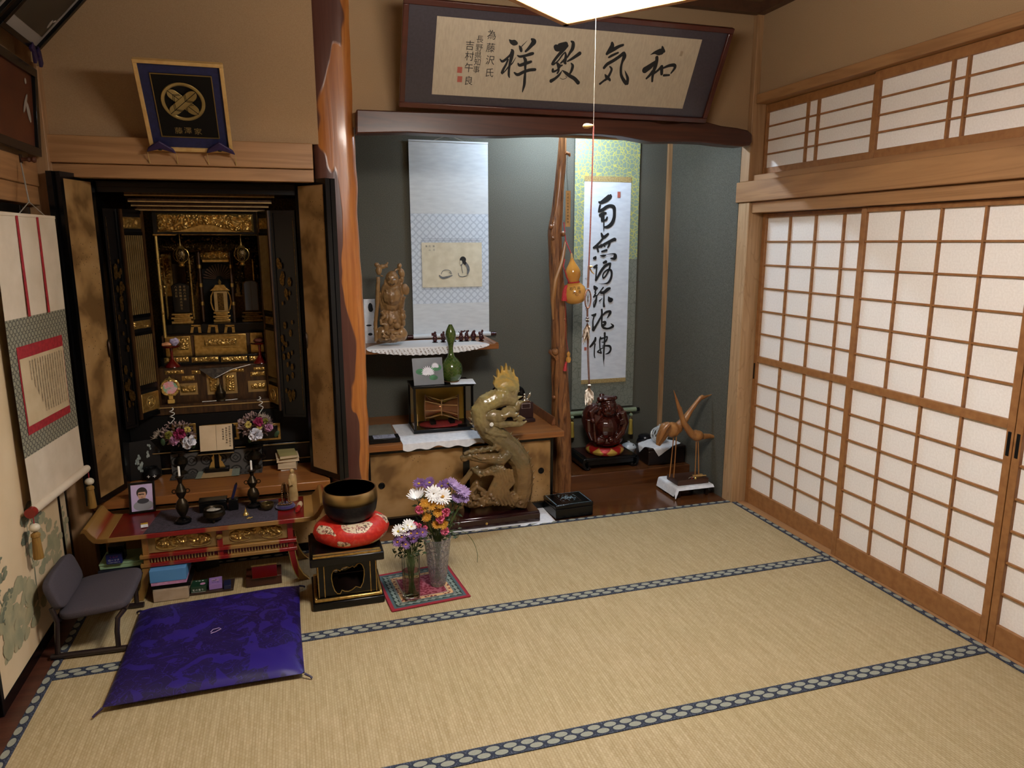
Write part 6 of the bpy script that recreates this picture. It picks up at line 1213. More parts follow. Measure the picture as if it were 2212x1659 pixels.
mk('brass_stud', B().lathe([(0,0),(.008,0),(.006,.003),(0,.004)], (2.0,.0178,.026), 14, Matrix.Rotation(PI/2,3,'X')), M['gold_bright'], t2)
c = onz(973,1040,.066); t3 = thing('dragon_incense_stand', 'small agate ball holder with an arched opening beside the dragon', 'ornament', (1.83,.15,.066)); q = ony(957,1045,.15)
bb = B(); bb.lathe([(.012,.0),(.03,.004),(.04,.03),(.036,.055),(.02,.062),(.014,.058),(.012,.03)], V((q.x,.15,.066)), 24); mk('body', bb, M['agate'], t3); mk('pillar', B().tube([V((q.x,.165,.0665)),V((q.x,.165,.07)),V((q.x,.165,.10))], .012, 10), M['agate'], t3)
t = thing('dragon_cloth', 'white cloth laid under the burgundy plinth', 'cloth', (2.05,.1,0)); mk('cloth_panel', B().grid(lambda u,v: (1.72+.70*u, -.012+.012*math.sin(u*14)*(1-v)*.6-.03*(u-.5)*(1-v)+.30*v, .0015+.002*abs(noise.noise(V((u*8,v*5,2))))), 40, 14), M['white'], t, smooth=60)
# ---- black lacquer box with shell inlay
b0, b1, b2 = V((2.425,.01,0)), V((2.672,.02,0)), V((2.415,.30,0)); ex = (b1-b0).normalized(); ey = V((-ex.y,ex.x,0)); L1, L2, H = .25, .205, .088
t = thing('inlaid_lacquer_box', 'black lacquer box with shell-inlaid lid on the alcove board', 'box', tuple(b0)); Z = V((0,0,1))
def bx3(u0,u1,v0,v1,z0,z1): return B().obox(b0+ex*(u0+u1)/2*L1+ey*(v0+v1)/2*L2+Z*(z0+z1)/2, ex*(u1-u0)/2*L1, ey*(v1-v0)/2*L2, Z*(z1-z0)/2)
mk('body', bx3(.01,.99,.01,.99,.0005,H*.72), M['black'], t, bev=.004); mk('lid', bx3(0,1,0,1,H*.725,H), M['black'], t, bev=.006); M['shell'] = mat('shell inlay', '#8aa0a8', '#5d737c', rough=.2, ns=80)
g = B()
for k in range(22):
    for (u, v) in ((.05+.9*k/21,.05),(.05+.9*k/21,.95),(.05,.05+.9*k/21),(.95,.05+.9*k/21)): c = b0+ex*u*L1+ey*v*L2+Z*(H+.0006); g.poly([c+ex*.0045*math.cos(2*PI*j/6)+ey*.0035*math.sin(2*PI*j/6) for j in range(6)])
mk('inlay_border', g, M['shell'], t, smooth=0, kind='stuff'); g = B(); rn = random.Random(8)
for k in range(60): u, v = .5+rn.gauss(0,.10), .55+rn.gauss(0,.12); u = min(.72,max(.28,u)); v = min(.8,max(.28,v)); a = rn.random()*PI; c = b0+ex*u*L1+ey*v*L2+Z*(H+.0005+.00001*k); d = ex*math.cos(a)+ey*math.sin(a); e_ = Z.cross(d); g.poly([c+d*.010,c+e_*.003,c-d*.010,c-e_*.003])
mk('inlay_flowers', g, M['shell'], t, smooth=0, kind='stuff')
for q in (((.25,.27,.24,.84)),(.73,.75,.24,.84),(.25,.75,.22,.24),(.25,.75,.84,.86)): mk('inlay_line', bx3(*q,H+.0002,H+.0006), M['iron'], t)
# ---- seated carved figure on ring cushion and stand (raised step z = .10)
TZ = .10; c = V((3.03,.69,TZ)); M['maho'] = mat('polished mahogany', '#32100a', '#4a1c12', rough=.2, ns=8, coat=.4)
t = thing('scroll_foot_stand', 'low black stand with scrolled feet under the seated carving', 'stand', tuple(c)); sx, sy, sh = .215, .145, .085
mk('top', B().box(c.x-sx+.02,c.x+sx-.02,c.y-sy,c.y+sy,TZ+sh-.022,TZ+sh), M['black'], t, bev=.004); mk('inset_top', B().box(c.x-sx+.045,c.x+sx-.045,c.y-sy+.02,c.y+sy-.02,TZ+sh+.0002,TZ+sh+.0015), mat('plum wood','#24120f','#341a16',rough=.3,ns=40), t)
for s_ in (-1,1):
    pr = [(.185,.085),(.205,.078),(.215,.055),(.208,.025),(.190,.004),(.165,.0),(.150,.010),(.152,.026),(.165,.030),(.172,.022),(.166,.016),(.180,.016),(.192,.035),(.194,.055),(.180,.063)]
    mk('scroll_leg', B().prism([(c.x+s_*a,c.y-sy,TZ+z+.0005) for a,z in pr], (0,2*sy,0)), M['black'], t, bev=.002)
mk('apron', B().box(c.x-sx+.045,c.x+sx-.045,c.y-sy+.004,c.y-sy+.012,TZ+.035,TZ+sh-.0225), M['black'], t)
zc = TZ+sh+.002; c2 = V((3.028,.655,zc)); n = NT('red gold brocade'); v = n.mapped((1,1,1)); s = n.sep(v); an = n.math('ARCTAN2', s[1], s[0]); f = n.math('PINGPONG', n.math('MULTIPLY', an, 1.27), .5); zz = n.math('ABSOLUTE', n.math('MULTIPLY', n.math('SUBTRACT', s[2], .026), 16)); dm = n.math('GREATER_THAN', n.math('ADD', f, n.math('MULTIPLY', zz, .8)), .42)
n.set(col=n.mix(dm, '#b59440', '#9c1a18'), rough=.4, metal=.25); n.bump(n.noise(v, 90, 3), .4, .002); M['rgb'] = n.m
t = thing('ring_cushion', 'red and gold brocade ring cushion under the seated carving', 'cushion', tuple(c2)); mk('ring', B().ring(c2+V((0,0,.029)), .100, .034, 44, 14, None, .85), M['rgb'], t); mk('pad', B().lathe([(0,.010),(.07,.010),(.07,.030),(0,.034)], c2, 24), M['redtas'], t)
t = thing('seated_god_statue', 'round seated laughing god carved in polished mahogany', 'statue', tuple(c2+V((0,0,.05)))); p = PB(.66)
p.e(1304,918,36,42,.02,34).e(1282,905,26,36,.03,28).e(1330,905,22,34,.03,26).e(1310,922,27,27,-.05,24).e(1312,948,34,14,-.01,28).e(1314,878,19,21,-.06,18).e(1315,890,15,10,-.085,10).e(1293,888,5,10,-.06,5).e(1331,884,4,9,-.06,5)
p.e(1310,860,18,6,-.06,16).e(1297,862,8,6,-.06,8).e(1300,853,6,4,-.04,5).e(1327,859,7,5,-.06,8).t([(1288,870),(1300,866)],[3,3],-.05)
p.e(1317,884,3.5,4.5,-.115,4).e(1309,886,5,4,-.105,4).e(1324,884,5,4,-.105,4).e(1308,874,6,1.8,-.105,2).e(1324,872,6,1.8,-.105,2)
p.t([(1344,890),(1350,912),(1344,932),(1330,948),(1322,948)],[9,9,8,7,6],-.07).e(1320,950,7,6,-.10,6).e(1281,909,6,6,-.10,6).t([(1290,880),(1276,890),(1280,906)],[8,8,6],-.07).t([(1283,915),(1284,935),(1286,955)],[3,3.5,4],-.10).t([(1271,905),(1272,930),(1280,950)],[7,8,6],-.06)
for k in range(3): p.t([(1339,909+4*k),(1352,905+4*k)],[2,2],-.09)
p.e(1322,950,14,8,-.07,10).e(1296,951,14,9,-.07,10)
b = p.fuse(.0034,1); zmin = min(v[2] for v in b.v); b.v = [(x,y,max(z,zc+.052)) for x,y,z in b.v]; mk('figure', b, M['maho'], t, smooth=60)
for a, b_ in ((1308,878),(1324,876)): q = ony(a,b_,.66-.128); mk('eye_line', B().tube([q+V((-.011,.006,-.002)),q,q+V((.011,.006,-.002))], .0015, 5), M['ink'], t)
q = ony(1317,893,.66-.128); mk('mouth_line', B().tube([q+V((-.013,.010,.004)),q+V((0,0,-.002)),q+V((.013,.010,.004))], .002, 5), M['ink'], t)
# ---- ceramics at the back right of the step
c = onz(1362,960,TZ+.0); c = V((3.285,.80,TZ+.001)); t = thing('white_ceramic_censer', 'small white ceramic pot with holes behind the seated carving', 'pot', tuple(c)); M['porc'] = mat('white porcelain', '#c6ccd0', '#b5bbc0', rough=.2, ns=20)
mk('bowl', B().lathe([(.03,0),(.034,.02),(.05,.045),(.055,.06),(.048,.062)], c, 24), M['porc'], t); mk('lid', B().lathe([(.057,.063),(.045,.082),(.02,.094),(.008,.098),(.010,.106),(.0,.11)], c, 24), M['porc'], t); mk('hole', B().ell(c+V((.02,-.036,.083)), (.008,.004,.006)), M['ink'], t)
c = V((3.40,.74,TZ+.001)); t = thing('red_lacquer_dish', 'small dish red inside and black outside on the step', 'dish', tuple(c)); mk('dish', B().lathe([(.02,0),(.04,.006),(.055,.016),(.053,.017),(.0,.010)], c, 26), M['black'], t); mk('inner_face', B().lathe([(.0,.0105),(.038,.0125),(.051,.0172),(.0505,.0176),(.0,.0125)], c, 26), M['redtas'], t)
c = V((3.44,.84,TZ+.001)); t = thing('dark_lidded_jar', 'dark lidded jar with metal sheen at the alcove corner', 'jar', tuple(c)); M['pewt'] = mat('dark pewter', '#1d1c20', '#2b2a30', rough=.3, metal=.5, ns=20); mk('body', B().lathe([(.035,0),(.06,.02),(.07,.06),(.06,.10),(.045,.115)], c, 28), M['pewt'], t); mk('lid', B().lathe([(.055,.116),(.05,.128),(.03,.136),(.0,.138)], c, 28), M['pewt'], t)
x0, x1, y0, y1 = 3.305, 3.592, .525, .72; t = thing('dark_wood_chest', 'dark wooden box behind the carved cranes', 'box', (3.45,.62,TZ)); M['chest'] = mat('very dark wood','#160d0a','#22140e',rough=.35,ns=12); mk('body', B().box(x0,x1,y0,y1,TZ+.001,TZ+.105), M['chest'], t, bev=.006); mk('lid', B().box(x0-.003,x1+.003,y0-.003,y1+.003,TZ+.1055,TZ+.125), M['chest'], t, bev=.006)
t = thing('white_napkin', 'white cloth with drooping corners on the dark box', 'cloth', (3.42,.62,TZ+.126)); 
def nap(u, v):
    a = (u-.5)*.30; b_ = (v-.5)*.24; x = 3.43+a*.8-b_*.55; y = .62+a*.45+b_*.75; z = TZ+.1275; ov = max(0,(y0-.006)-y)+max(0,(x0-.006)-x)
    if ov > 0: z -= ov*1.1; y = max(y,y0-.012); x = max(x,x0-.012)
    return (min(x,3.585),y,z+.002*noise.noise(V((u*7,v*7,4))))
mk('sheet', B().grid(nap, 30, 30), M['white'], t, smooth=60)
c = V((3.44,.63,TZ+.131)); t = thing('openwork_porcelain', 'white openwork porcelain globe on the dark box', 'ornament', tuple(c)); g = B()
for k in range(14):
    a = 2*PI*k/14
    for s_ in (-1,1): g.tube([c+V((.062*math.sin(PI*w_/10)*math.cos(a+s_*w_*.10),.062*math.sin(PI*w_/10)*math.sin(a+s_*w_*.10),.058-.056*math.cos(PI*w_/10))) for w_ in range(1,10)], .0028, 5)
mk('openwork', g, M['porc'], t, kind='stuff'); mk('foot', B().lathe([(.03,-.0005),(.03,.006),(.026,.008)], c, 20), M['porc'], t); mk('knob', B().lathe([(.024,.112),(.018,.12),(.006,.124),(.007,.132),(0,.135)], c, 18), M['porc'], t)
# ---- cranes
ex = V((1,.0,0)); cx0, cx1, cy0, cy1 = 3.302, 3.565, .125, .355; th = .072; t = thing('cloth_covered_stand', 'low stand draped with a white cloth under the cranes', 'stand', (3.45,.28,0)); M['stand_w'] = M['chest']
mk('table_top', B().box(cx0+.004,cx1-.004,cy0+.004,cy1-.004,th-.014,th-.002), M['chest'], t)
for x in (cx0+.02,cx1-.04):
    for y in (cy0+.015,cy1-.035): mk('leg', B().box(x,x+.02,y,y+.02,.0,th-.0145), M['chest'], t)
t = thing('white_cover_cloth', 'white cloth with hanging corners over the low stand', 'cloth', (3.45,.28,th))
def cov(u, v):
    x = cx0-.052+(cx1-cx0+.066)*u; y = cy0-.05+(cy1-cy0+.06)*v; z = th+.0012; ox = max(0,cx0-x); oy = max(0,cy0-y); drop = max(ox,oy)
    if ox > 0 and oy > 0: drop = min(.068, (ox+oy)*.75)
    elif oy > 0: drop = oy*.30
    elif ox > 0: drop = ox*1.15
    return (max(x,cx0-.004-.25*ox) if ox > 0 else min(x,cx1+.003), (cy0-.004-.30*oy) if oy > 0 else y, z-drop+.0015*noise.noise(V((u*6,v*6,1))))
mk('cover', B().grid(cov, 40, 36), M['white'], t, smooth=60)
M['cranew'] = mat('carved honey wood', '#855831', '#a1713f', rough=.3, ns=26, st=(1,1,.25), coat=.2); M['cbase'] = mat('walnut base', '#3a241a', '#4a2f22', rough=.4, ns=12, st=(.1,1,1))
zb = th+.003; t = thing('crane_carving', 'pair of carved wooden cranes on one walnut base', 'sculpture', (3.47,.29,zb)); mk('base', B().box(3.325,3.552,.150,.300,zb,zb+.034), M['cbase'], t, bev=.003); Yc = .21
p = PB(Yc+.03); p.e(1452,928,19,17,0,14,.35).e(1440,925,17,14,0,13).e(1462,926,14,12,0,10).t([(1436,930),(1428,945),(1421,962)],[13,11,5],0,10).t([(1466,920),(1480,905),(1493,885),(1506,868),(1513,860),(1519,857)],[10,8,5.5,4.5,5,5.5],0,10).t([(1515,858),(1524,857),(1538,852)],[5,3.2,1],0,8)
mk('crane_body', p.fuse(.0035,3), M['cranew'], t, smooth=60)
p = PB(Yc+.02); p.t([(1446,915),(1436,925),(1428,942),(1422,958)],[6,7,6,2],-.035); mk('wing', p.b, M['cranew'], t, smooth=60)
p = PB(Yc-.01); p.e(1506,941,15,12,0,12).e(1502,938,12,10,0,10).t([(1518,943),(1532,942),(1549,944)],[7,5.5,2],0,10).t([(1498,942),(1488,930),(1477,913),(1471,895),(1467,880)],[8,8,6.5,5.5,5.5],0,10).t([(1467,882),(1462,866),(1455,842)],[5,3.5,.9],0,8)
mk('crane_body', p.fuse(.0035,3), M['cranew'], t, smooth=60)
zt_ = zb+.034
for (px, py, bx_, Y) in ((1455,944,1447,Yc+.03),(1461,944,1456,Yc+.015),(1504,951,1502,Yc-.01),(1508,951,1510,Yc-.02)):
    a = ony(px,py,Y); b_ = ony(bx_,1015,Y); b_.z = zt_; m_ = a.lerp(b_,.35)+V((.001,0,0)); mk('leg', B().tube([a,m_,b_], [.0042,.0036,.0045], 8), M['cranew'], t)
t = thing('bamboo_strips', 'short pale wooden strips lying on the crane base', 'wood strips', (3.52,.25,zt_)); 
for k, (x, y, a) in enumerate(((3.48,.185,-.05),(3.50,.205,.12),(3.505,.175,-.15))): mk('strip', B().obox((x,y,zt_+.004+.0045*k), (.038*math.cos(a),.038*math.sin(a),0), (-.006*math.sin(a),.006*math.cos(a),0), (0,0,.002)), M['tan'], t)
q = V((3.44,.168,zt_+.004)); t = thing('red_white_knot_charm', 'red and white paper cord knot with a small bell on the crane base', 'charm', tuple(q))
for k in range(5): a = .5+k*1.25; mk('paper_cord', B().tube([q+V((0,0,.004)), q+V((.018*math.cos(a),.010*math.sin(a),.006)), q+V((.032*math.cos(a),.012*math.sin(a)-.006,.001))], .002, 6), M['redtas'] if k % 2 else M['string'], t)
mk('bell', B().ell(q+V((.012,-.016,.004)), .009), M['gold_bright'], t)
# ================================================================ FRAMES AND THE LEFT WALL
from mathutils.geometry import tessellate_polygon
def lean_plane(BL, BR, TL, TR, yb):
    a, b_ = ony(*BL,yb), ony(*BR,yb); wb = b_.x-a.x; z0 = (a.z+b_.z)/2
    lo, hi = yb-.6, yb
    for _ in range(40):
        m_ = (lo+hi)/2
        if ony(*TR,m_).x-ony(*TL,m_).x > wb: hi = m_
        else: lo = m_
    c, d = ony(*TL,hi), ony(*TR,hi); z1 = (c.z+d.z)/2; xl = (a.x+c.x)/2; xr = (b_.x+d.x)/2
    up = V((0,hi-yb,z1-z0)); H = up.length; up.normalize(); ex = V((1,0,0)); nn = V((0,-up.z,up.y)); return V((xl,yb,z0)), ex, up, nn, xr-xl, H
class Pl:                                   # a framed panel on its own plane, origin bottom left of the frame
    def __init__(s, o, ex, up, nn, w_, h_): s.o, s.ex, s.up, s.nn, s.w, s.h = o, ex, up, nn, w_, h_
    def at(s, u, v, k=0): return s.o+s.ex*u+s.up*v+s.nn*k
    def bar(s, u0, u1, v0, v1, k0, k1): return B().obox(s.at((u0+u1)/2,(v0+v1)/2,(k0+k1)/2), s.ex*(u1-u0)/2, s.nn*(k1-k0)/2, s.up*(v1-v0)/2)
    def px(s, x, y, k=0): return onp(x, y, s.o+s.nn*k, s.nn)
    def uv(s, x, y): d = s.px(x,y)-s.o; return d.dot(s.ex), d.dot(s.up)
    def frame(s, t, w_, d0, d1, m, nm='frame_bar', bev=.003):
        for a in ((0,s.w,0,w_),(0,s.w,s.h-w_,s.h),(0,w_,w_,s.h-w_),(s.w-w_,s.w,w_,s.h-w_)): mk(nm, s.bar(*a,d0,d1), m, t, bev=bev)
# --- framed calligraphy
P = Pl(*lean_plane((865,236),(1525,259),(868,-1),(1583,54),-.085)); M['frame_r'] = mat('dark red-brown frame', '#3c1610', '#4a1d15', rough=.28, ns=14, st=(.1,1,1), coat=.3)
t = thing('calligraphy_frame', 'wide dark framed calligraphy of four large brush characters leaning over the beam', 'framed calligraphy', tuple(P.o)); P.frame(t, .026, -.012, .014, M['frame_r'])
mk('backing', P.bar(.02,P.w-.02,.02,P.h-.02,-.010,-.004), M['black_matte'], t); n = NT('dark violet mount'); f = n.noise(n.mapped((1,1,1)), 90, 3); n.set(col=n.ramp(f, [(.3,'#332f38'),(.7,'#3b3741')]), rough=.30, coat=.15); mk('mount', P.bar(.026,P.w-.026,.026,P.h-.026,-.0035,-.001), n.m, t)
us = [P.uv(*q) for q in ((942,40),(1513,80),(1480,231),(934,208))]; u0, u1 = (us[0][0]+us[3][0])/2, (us[1][0]+us[2][0])/2; v0, v1 = (us[2][1]+us[3][1])/2, (us[0][1]+us[1][1])/2
mk('paper', P.bar(u0,u1,v0,v1,-.0008,.0012), mat('aged calligraphy paper', '#a89c88', '#b2a692', rough=.75, ns=30, st=(4,1,1)), t)
SA = [[(385,150,20),(430,195,80),(490,215,115),(540,230,70)],[(190,550,15),(235,600,50),(300,570,55),(400,470,40),(430,400,40)],[(430,355,30),(450,400,80),(430,520,80),(400,640,60),(380,760,50),(375,880,50),(390,940,20)],[(360,560,40),(320,660,45),(260,770,55),(235,840,65)],[(235,860,30),(300,800,25),(380,700,30),(450,640,25),(520,520,8)],[(595,280,30),(620,330,65),(635,390,55)],[(640,290,20),(700,230,15),(760,170,5)],[(845,135,40),(895,190,110),(840,270,80),(770,350,60),(720,395,45)],[(550,475,20),(610,500,50),(720,480,55),(820,450,70),(880,435,60)],[(565,640,30),(600,680,60),(700,650,70),(840,605,55)],[(485,830,30),(560,875,65),(680,820,65),(800,780,65),(925,770,60)],[(690,520,50),(720,580,70),(715,680,60),(715,800,45),(705,950,60),(695,1080,60),(670,1180,40),(655,1240,15)],
[(1340,290,90),(1390,320,150),(1470,290,150),(1570,240,100)],[(1590,270,70),(1500,370,80),(1400,480,65),(1310,600,60),(1285,660,70)],[(1300,670,40),(1400,590,30),(1480,480,35),(1545,410,25)],[(1550,410,25),(1560,500,60),(1540,610,70),(1560,650,40)],[(1540,560,60),(1450,640,30)],[(1665,180,25),(1710,220,70),(1700,330,80),(1640,430,55),(1590,520,30)],[(1855,430,80),(1770,490,70),(1680,550,55),(1590,600,30)],[(1380,640,50),(1430,690,60),(1490,680,25)],[(1390,660,50),(1410,780,45),(1380,850,40)],[(1290,760,50),(1290,810,50),(1360,790,40),(1440,720,30)],[(1480,790,10),(1420,880,50),(1330,960,60),(1245,1010,80)],[(1665,635,20),(1700,690,60),(1680,780,60),(1640,860,40)],[(1485,785,15),(1560,840,60),(1640,900,70),(1740,960,75),(1820,1050,80)],[(1430,940,8),(1500,970,12),(1580,930,10),(1540,900,6)]]
SB = [[(500,210,50),(500,290,100),(440,390,90),(390,450,60)],[(430,420,60),(540,350,80),(650,290,65),(735,260,50)],[(430,520,40),(500,480,55),(630,420,40)],[(330,740,60),(400,660,70),(520,590,70),(640,510,70),(740,430,70)],[(745,420,60),(755,500,90),(710,620,55),(685,740,55),(690,880,60),(740,990,70),(800,1060,85)],[(815,1070,60),(825,960,60),(795,870,40),(765,790,8)],[(450,705,25),(490,760,50),(460,850,55),(400,950,60),(320,1010,45),(245,1070,50)],[(350,870,20),(390,930,70),(450,980,50),(455,1010,25)],
[(1300,465,10),(1390,420,60),(1480,410,130),(1560,390,100),(1590,400,50)],[(1545,290,30),(1550,350,80),(1520,420,120)],[(1430,510,70),(1430,580,75),(1400,700,85),(1360,820,70),(1340,930,55),(1335,1020,45)],[(1400,610,60),(1300,700,110),(1170,790,130)],[(1340,800,50),(1290,880,60),(1210,960,40)],[(1370,850,50),(1450,790,50),(1520,720,60)],[(1530,700,70),(1530,790,70),(1530,870,60)],[(1560,740,40),(1680,690,60),(1790,680,70),(1800,740,60),(1720,850,30)],[(1570,890,50),(1690,885,40)]]
pf = lambda x, y: P.px(x,y,.0016)
for st_, ox in ((SA[:12],1060),(SA[12:],1060),(SB[:8],1270),(SB[8:],1270)): mk('brush_character', brush(st_,ox,70,.10398,pf,P.nn), M['ink'], t, smooth=0)
g = B()
for col_, pts in (('為藤沢氏',((1062,75),(1060,103),(1059,130),(1058,157))),('長野県知事',((1037,85),(1035,103),(1033,119),(1031,134),(1029,150))),('吉村午良',((1015,98),(1014,121),(1013,146),(1013,174)))):
    for ch, (x, y) in zip(col_, pts): text_on(g, ch, P.px(x,y,.0016), P.ex, P.up, .046 if col_ != '長野県知事' else .036)
mk('small_writing', g, M['ink'], t, smooth=0)
for x, y in ((993,151),(993,171)): q = P.px(x,y,.0014); mk('red_seal', B().obox(q, P.ex*.012, P.nn*.0003, P.up*.014), M['red_seal'], t)
q = P.px(1472,116,.0014); mk('red_seal', B().obox(q, P.ex*.007, P.nn*.0003, P.up*.012), mat('faded seal','#948672',rough=.8), t)
# --- crest plaque
P = Pl(*lean_plane((322,323),(500,328),(288,126),(485,136),-.055)); t = thing('crest_plaque', 'pale wood frame with a gold crossed-feather crest on navy', 'framed crest', tuple(P.o)); M['palef'] = mat('pale frame wood', '#c09a5c', '#ceab70', rough=.5, ns=30); P.frame(t, .016, -.008, .012, M['palef'], bev=.002)
mk('navy_mount', P.bar(.014,P.w-.014,.014,P.h-.014,-.006,.0), mat('navy velvet', '#161a44', '#1b2050', rough=.7, ns=60), t); q = [P.uv(*q_) for q_ in ((326,157),(460,163),(472,298),(346,295))]; u0, u1, v0, v1 = (q[0][0]+q[3][0])/2, (q[1][0]+q[2][0])/2, (q[2][1]+q[3][1])/2, (q[0][1]+q[1][1])/2
mk('dark_panel', P.bar(u0,u1,v0,v1,.0002,.002), M['black_matte'], t); M['gold_line'] = mat('gold line', '#8d7644', rough=.35, metal=.7)
for a in ((u0,u1,v0,v0+.004),(u0,u1,v1-.004,v1),(u0,u0+.004,v0+.004,v1-.004),(u1-.004,u1,v0+.004,v1-.004)): mk('gilt_border', P.bar(*a,.0021,.005), M['gold_line'], t)
cu, cv = P.uv(396,219); mx = Matrix((P.ex,P.up,P.nn)).transposed(); c = P.at(cu,cv,.006); R_ = (P.uv(444,221)[0]-P.uv(349,217)[0])/2; M['crest'] = mat('satin gold', '#b3a06c', '#9a8652', rough=.35, metal=.75, ns=8)
mk('crest_ring', B().ring(c, R_*.92, R_*.09, 44, 8, mx, .5), M['crest'], t)
for k, (sg, zo) in enumerate(((-1,.0),(1,.006))):
    rm = mx @ Matrix.Rotation(sg*PI/4.2,3,'Z'); L_, W_ = R_*.97, R_*.25
    pts = [(L_*.55+L_*.33*math.cos(a), W_*math.sin(a)) for a in [PI*(-.5+j/10) for j in range(11)]]+[(-L_*.55-L_*.33*math.cos(a), -W_*math.sin(a)) for a in [PI*(-.5+j/10) for j in range(11)]]
    ft = mk('crest_feather', B().prism([c+P.nn*zo+rm @ V((x,y,0)) for x,y in pts], P.nn*.005), M['crest'], t, bev=.0015)
    g = B(); g.obox(c+P.nn*(zo+.0053), rm @ V((L_*.9,0,0)), P.nn*.0004, rm @ V((0,R_*.015,0)))
    for x in (-.45,-.37,.30,.38):
        for s_ in (-1,1): g.obox(c+P.nn*(zo+.0053)+rm @ V((x*L_-.04*L_,s_*W_*.5,0)), rm @ V((L_*.10,s_*W_*.48,0)), P.nn*.0004, rm @ V((-.006*L_,.012*L_*s_,0)))
    mk('feather_lines', g, M['black_matte'], ft)
g = B()
for ch, x, y in (('藤',386,282),('澤',406,282),('家',428,284)): text_on(g, ch, P.px(x,y,.0026), P.ex, P.up, .034)
mk('family_name', g, M['crest'], t, smooth=0)
M['purple'] = mat('deep purple silk', '#1d1036', '#2a1848', rough=.55, ns=30)
for i, (x, y) in enumerate(((346,318),(475,321))):
    q = P.px(x,y,.022); tt = thing('corner_cushion', 'small purple tasselled corner pad under the crest plaque, '+('farther from' if i == 0 else 'nearer to')+' the log pillar', 'corner pad', tuple(q)); k = sc(q)
    pts = [(-28,10),(-24,0),(0,-18),(26,2),(30,12),(14,6),(0,2),(-14,6)]; mk('pad', B().prism([q+P.ex*(a*k)-P.up*(b_*k) for a,b_ in pts], P.nn*.012), M['purple'], tt, bev=.004); mk('button', B().ell(q+P.nn*.013+P.up*(-2*k), (.009,.004,.004)), M['ink'], tt)
    for s_ in (-27,29): mk('tassel', B().tube([q+P.ex*(s_*k)-P.up*(11*k), q+P.ex*(s_*1.02*k)-P.up*(26*k), q+P.ex*(s_*k)-P.up*(40*k)], [.0012,.0018,.003], 6), mat('tassel thread','#b0935a',rough=.8), tt)
# --- left hanging scroll
A0, A1 = V((-.03,-.74,0)), V((.03,-.19,0)); dx = (A1-A0).normalized(); nn = V((dx.y,-dx.x,0)); LP = Pl(A0, dx, V((0,0,1)), nn, .55, 1.2)
sr = (LP.uv(117,473)[0]+LP.uv(181,1008)[0])/2; sl = (LP.uv(62,1095)[0]+LP.uv(18,690)[0])/2; zt = LP.uv(117,473)[1]; zb = (LP.uv(64,1098)[1]+LP.uv(182,1010)[1])/2
t = thing('side_hanging_scroll', 'cream hanging scroll with dense sutra columns and red bands on the side wall', 'hanging scroll', tuple(LP.at(sr,zt)))
M['cream'] = mat('cream scroll paper', '#c4b49c', '#cfc0aa', rough=.85, ns=10); n = NT('grey figured brocade'); v = n.mapped((1,1,1)); s = n.sep(v); z_ = s[2]; a = n.math('ABSOLUTE', n.math('SUBTRACT', n.math('FRACT', n.math('MULTIPLY', s[1], 36)), .5)); b_ = n.math('ABSOLUTE', n.math('SUBTRACT', n.math('FRACT', n.math('MULTIPLY', s[2], 36)), .5)); d = n.math('SQRT', n.math('ADD', n.math('POWER',a,2), n.math('POWER',b_,2))); r_ = n.math('LESS_THAN', n.math('ABSOLUTE', n.math('SUBTRACT', d, .40)), .09)
n.set(col=n.mix(r_, '#8a8570', '#4f4c40'), rough=.8); M['greyb'] = n.m; M['redband'] = mat('red damask', '#a3262c', '#8a1c24', rough=.7, ns=60)
def sheet(u0, u1, v0, v1, m_, nm, k=0): return mk(nm, B().grid(lambda a,b_: LP.at(u0+(u1-u0)*a, v0+(v1-v0)*b_, k+.004*math.sin((v0+(v1-v0)*b_)*4+a)), 8, 20), m_, t, smooth=70)
zg1 = (LP.uv(20,692)[1]+LP.uv(136,668)[1])/2; zg0 = (LP.uv(56,995)[1]+LP.uv(166,918)[1])/2
sheet(sl,sr,zb,zg0,M['cream'],'lower_paper'); sheet(sl,sr,zg0,zg1,M['greyb'],'brocade_mount'); sheet(sl,sr,zg1,zt,M['cream'],'upper_paper')
ua, ub = (LP.uv(37,752)[0]+LP.uv(62,945)[0])/2, (LP.uv(134,722)[0]+LP.uv(152,888)[0])/2; va, vb = (LP.uv(62,945)[1]+LP.uv(152,888)[1])/2, (LP.uv(37,752)[1]+LP.uv(134,722)[1])/2; vc, vd = (LP.uv(60,925)[1]+LP.uv(152,872)[1])/2, (LP.uv(40,780)[1]+LP.uv(134,745)[1])/2
sheet(ua,ub,va,vb,M['redband'],'red_border',.002); sheet(ua+.008,ub-.008,vc,vd,mat('sutra paper','#b8a27e','#c2ad8a',rough=.8,ns=12),'sutra_paper',.004)
g = B(); rn = random.Random(1)
for j in range(14):
    nrow = 20 if j < 10 else (16-3*(j-10))
    for i in range(nrow): text_on(g, '仏説摩訶般若波羅蜜多心経観自在菩薩行深時照見五蘊'[(i+7*j) % 24], LP.at(ub-.03-.0225*j, vd-.02-(vd-vc-.04)*i/20, .0064+.004*math.sin((vd-.02-(vd-vc-.04)*i/20)*4+.5)), dx, (0,0,1), .012)
mk('sutra_columns', g, mat('faded ink','#4a3c2c',rough=.8), t, smooth=0, kind='stuff')
for px in ((36,465,57,683),(82,472,98,672)):
    u = (LP.uv(px[0],px[1])[0]+LP.uv(px[2],px[3])[0])/2; mk('red_ribbon', LP.bar(u-.009,u+.009,zg1,zt+.002,.005,.0065), M['redband'], t)
mk('top_rod', LP.bar(sl,sr,zt,zt+.012,-.004,.006), M['cream'], t)
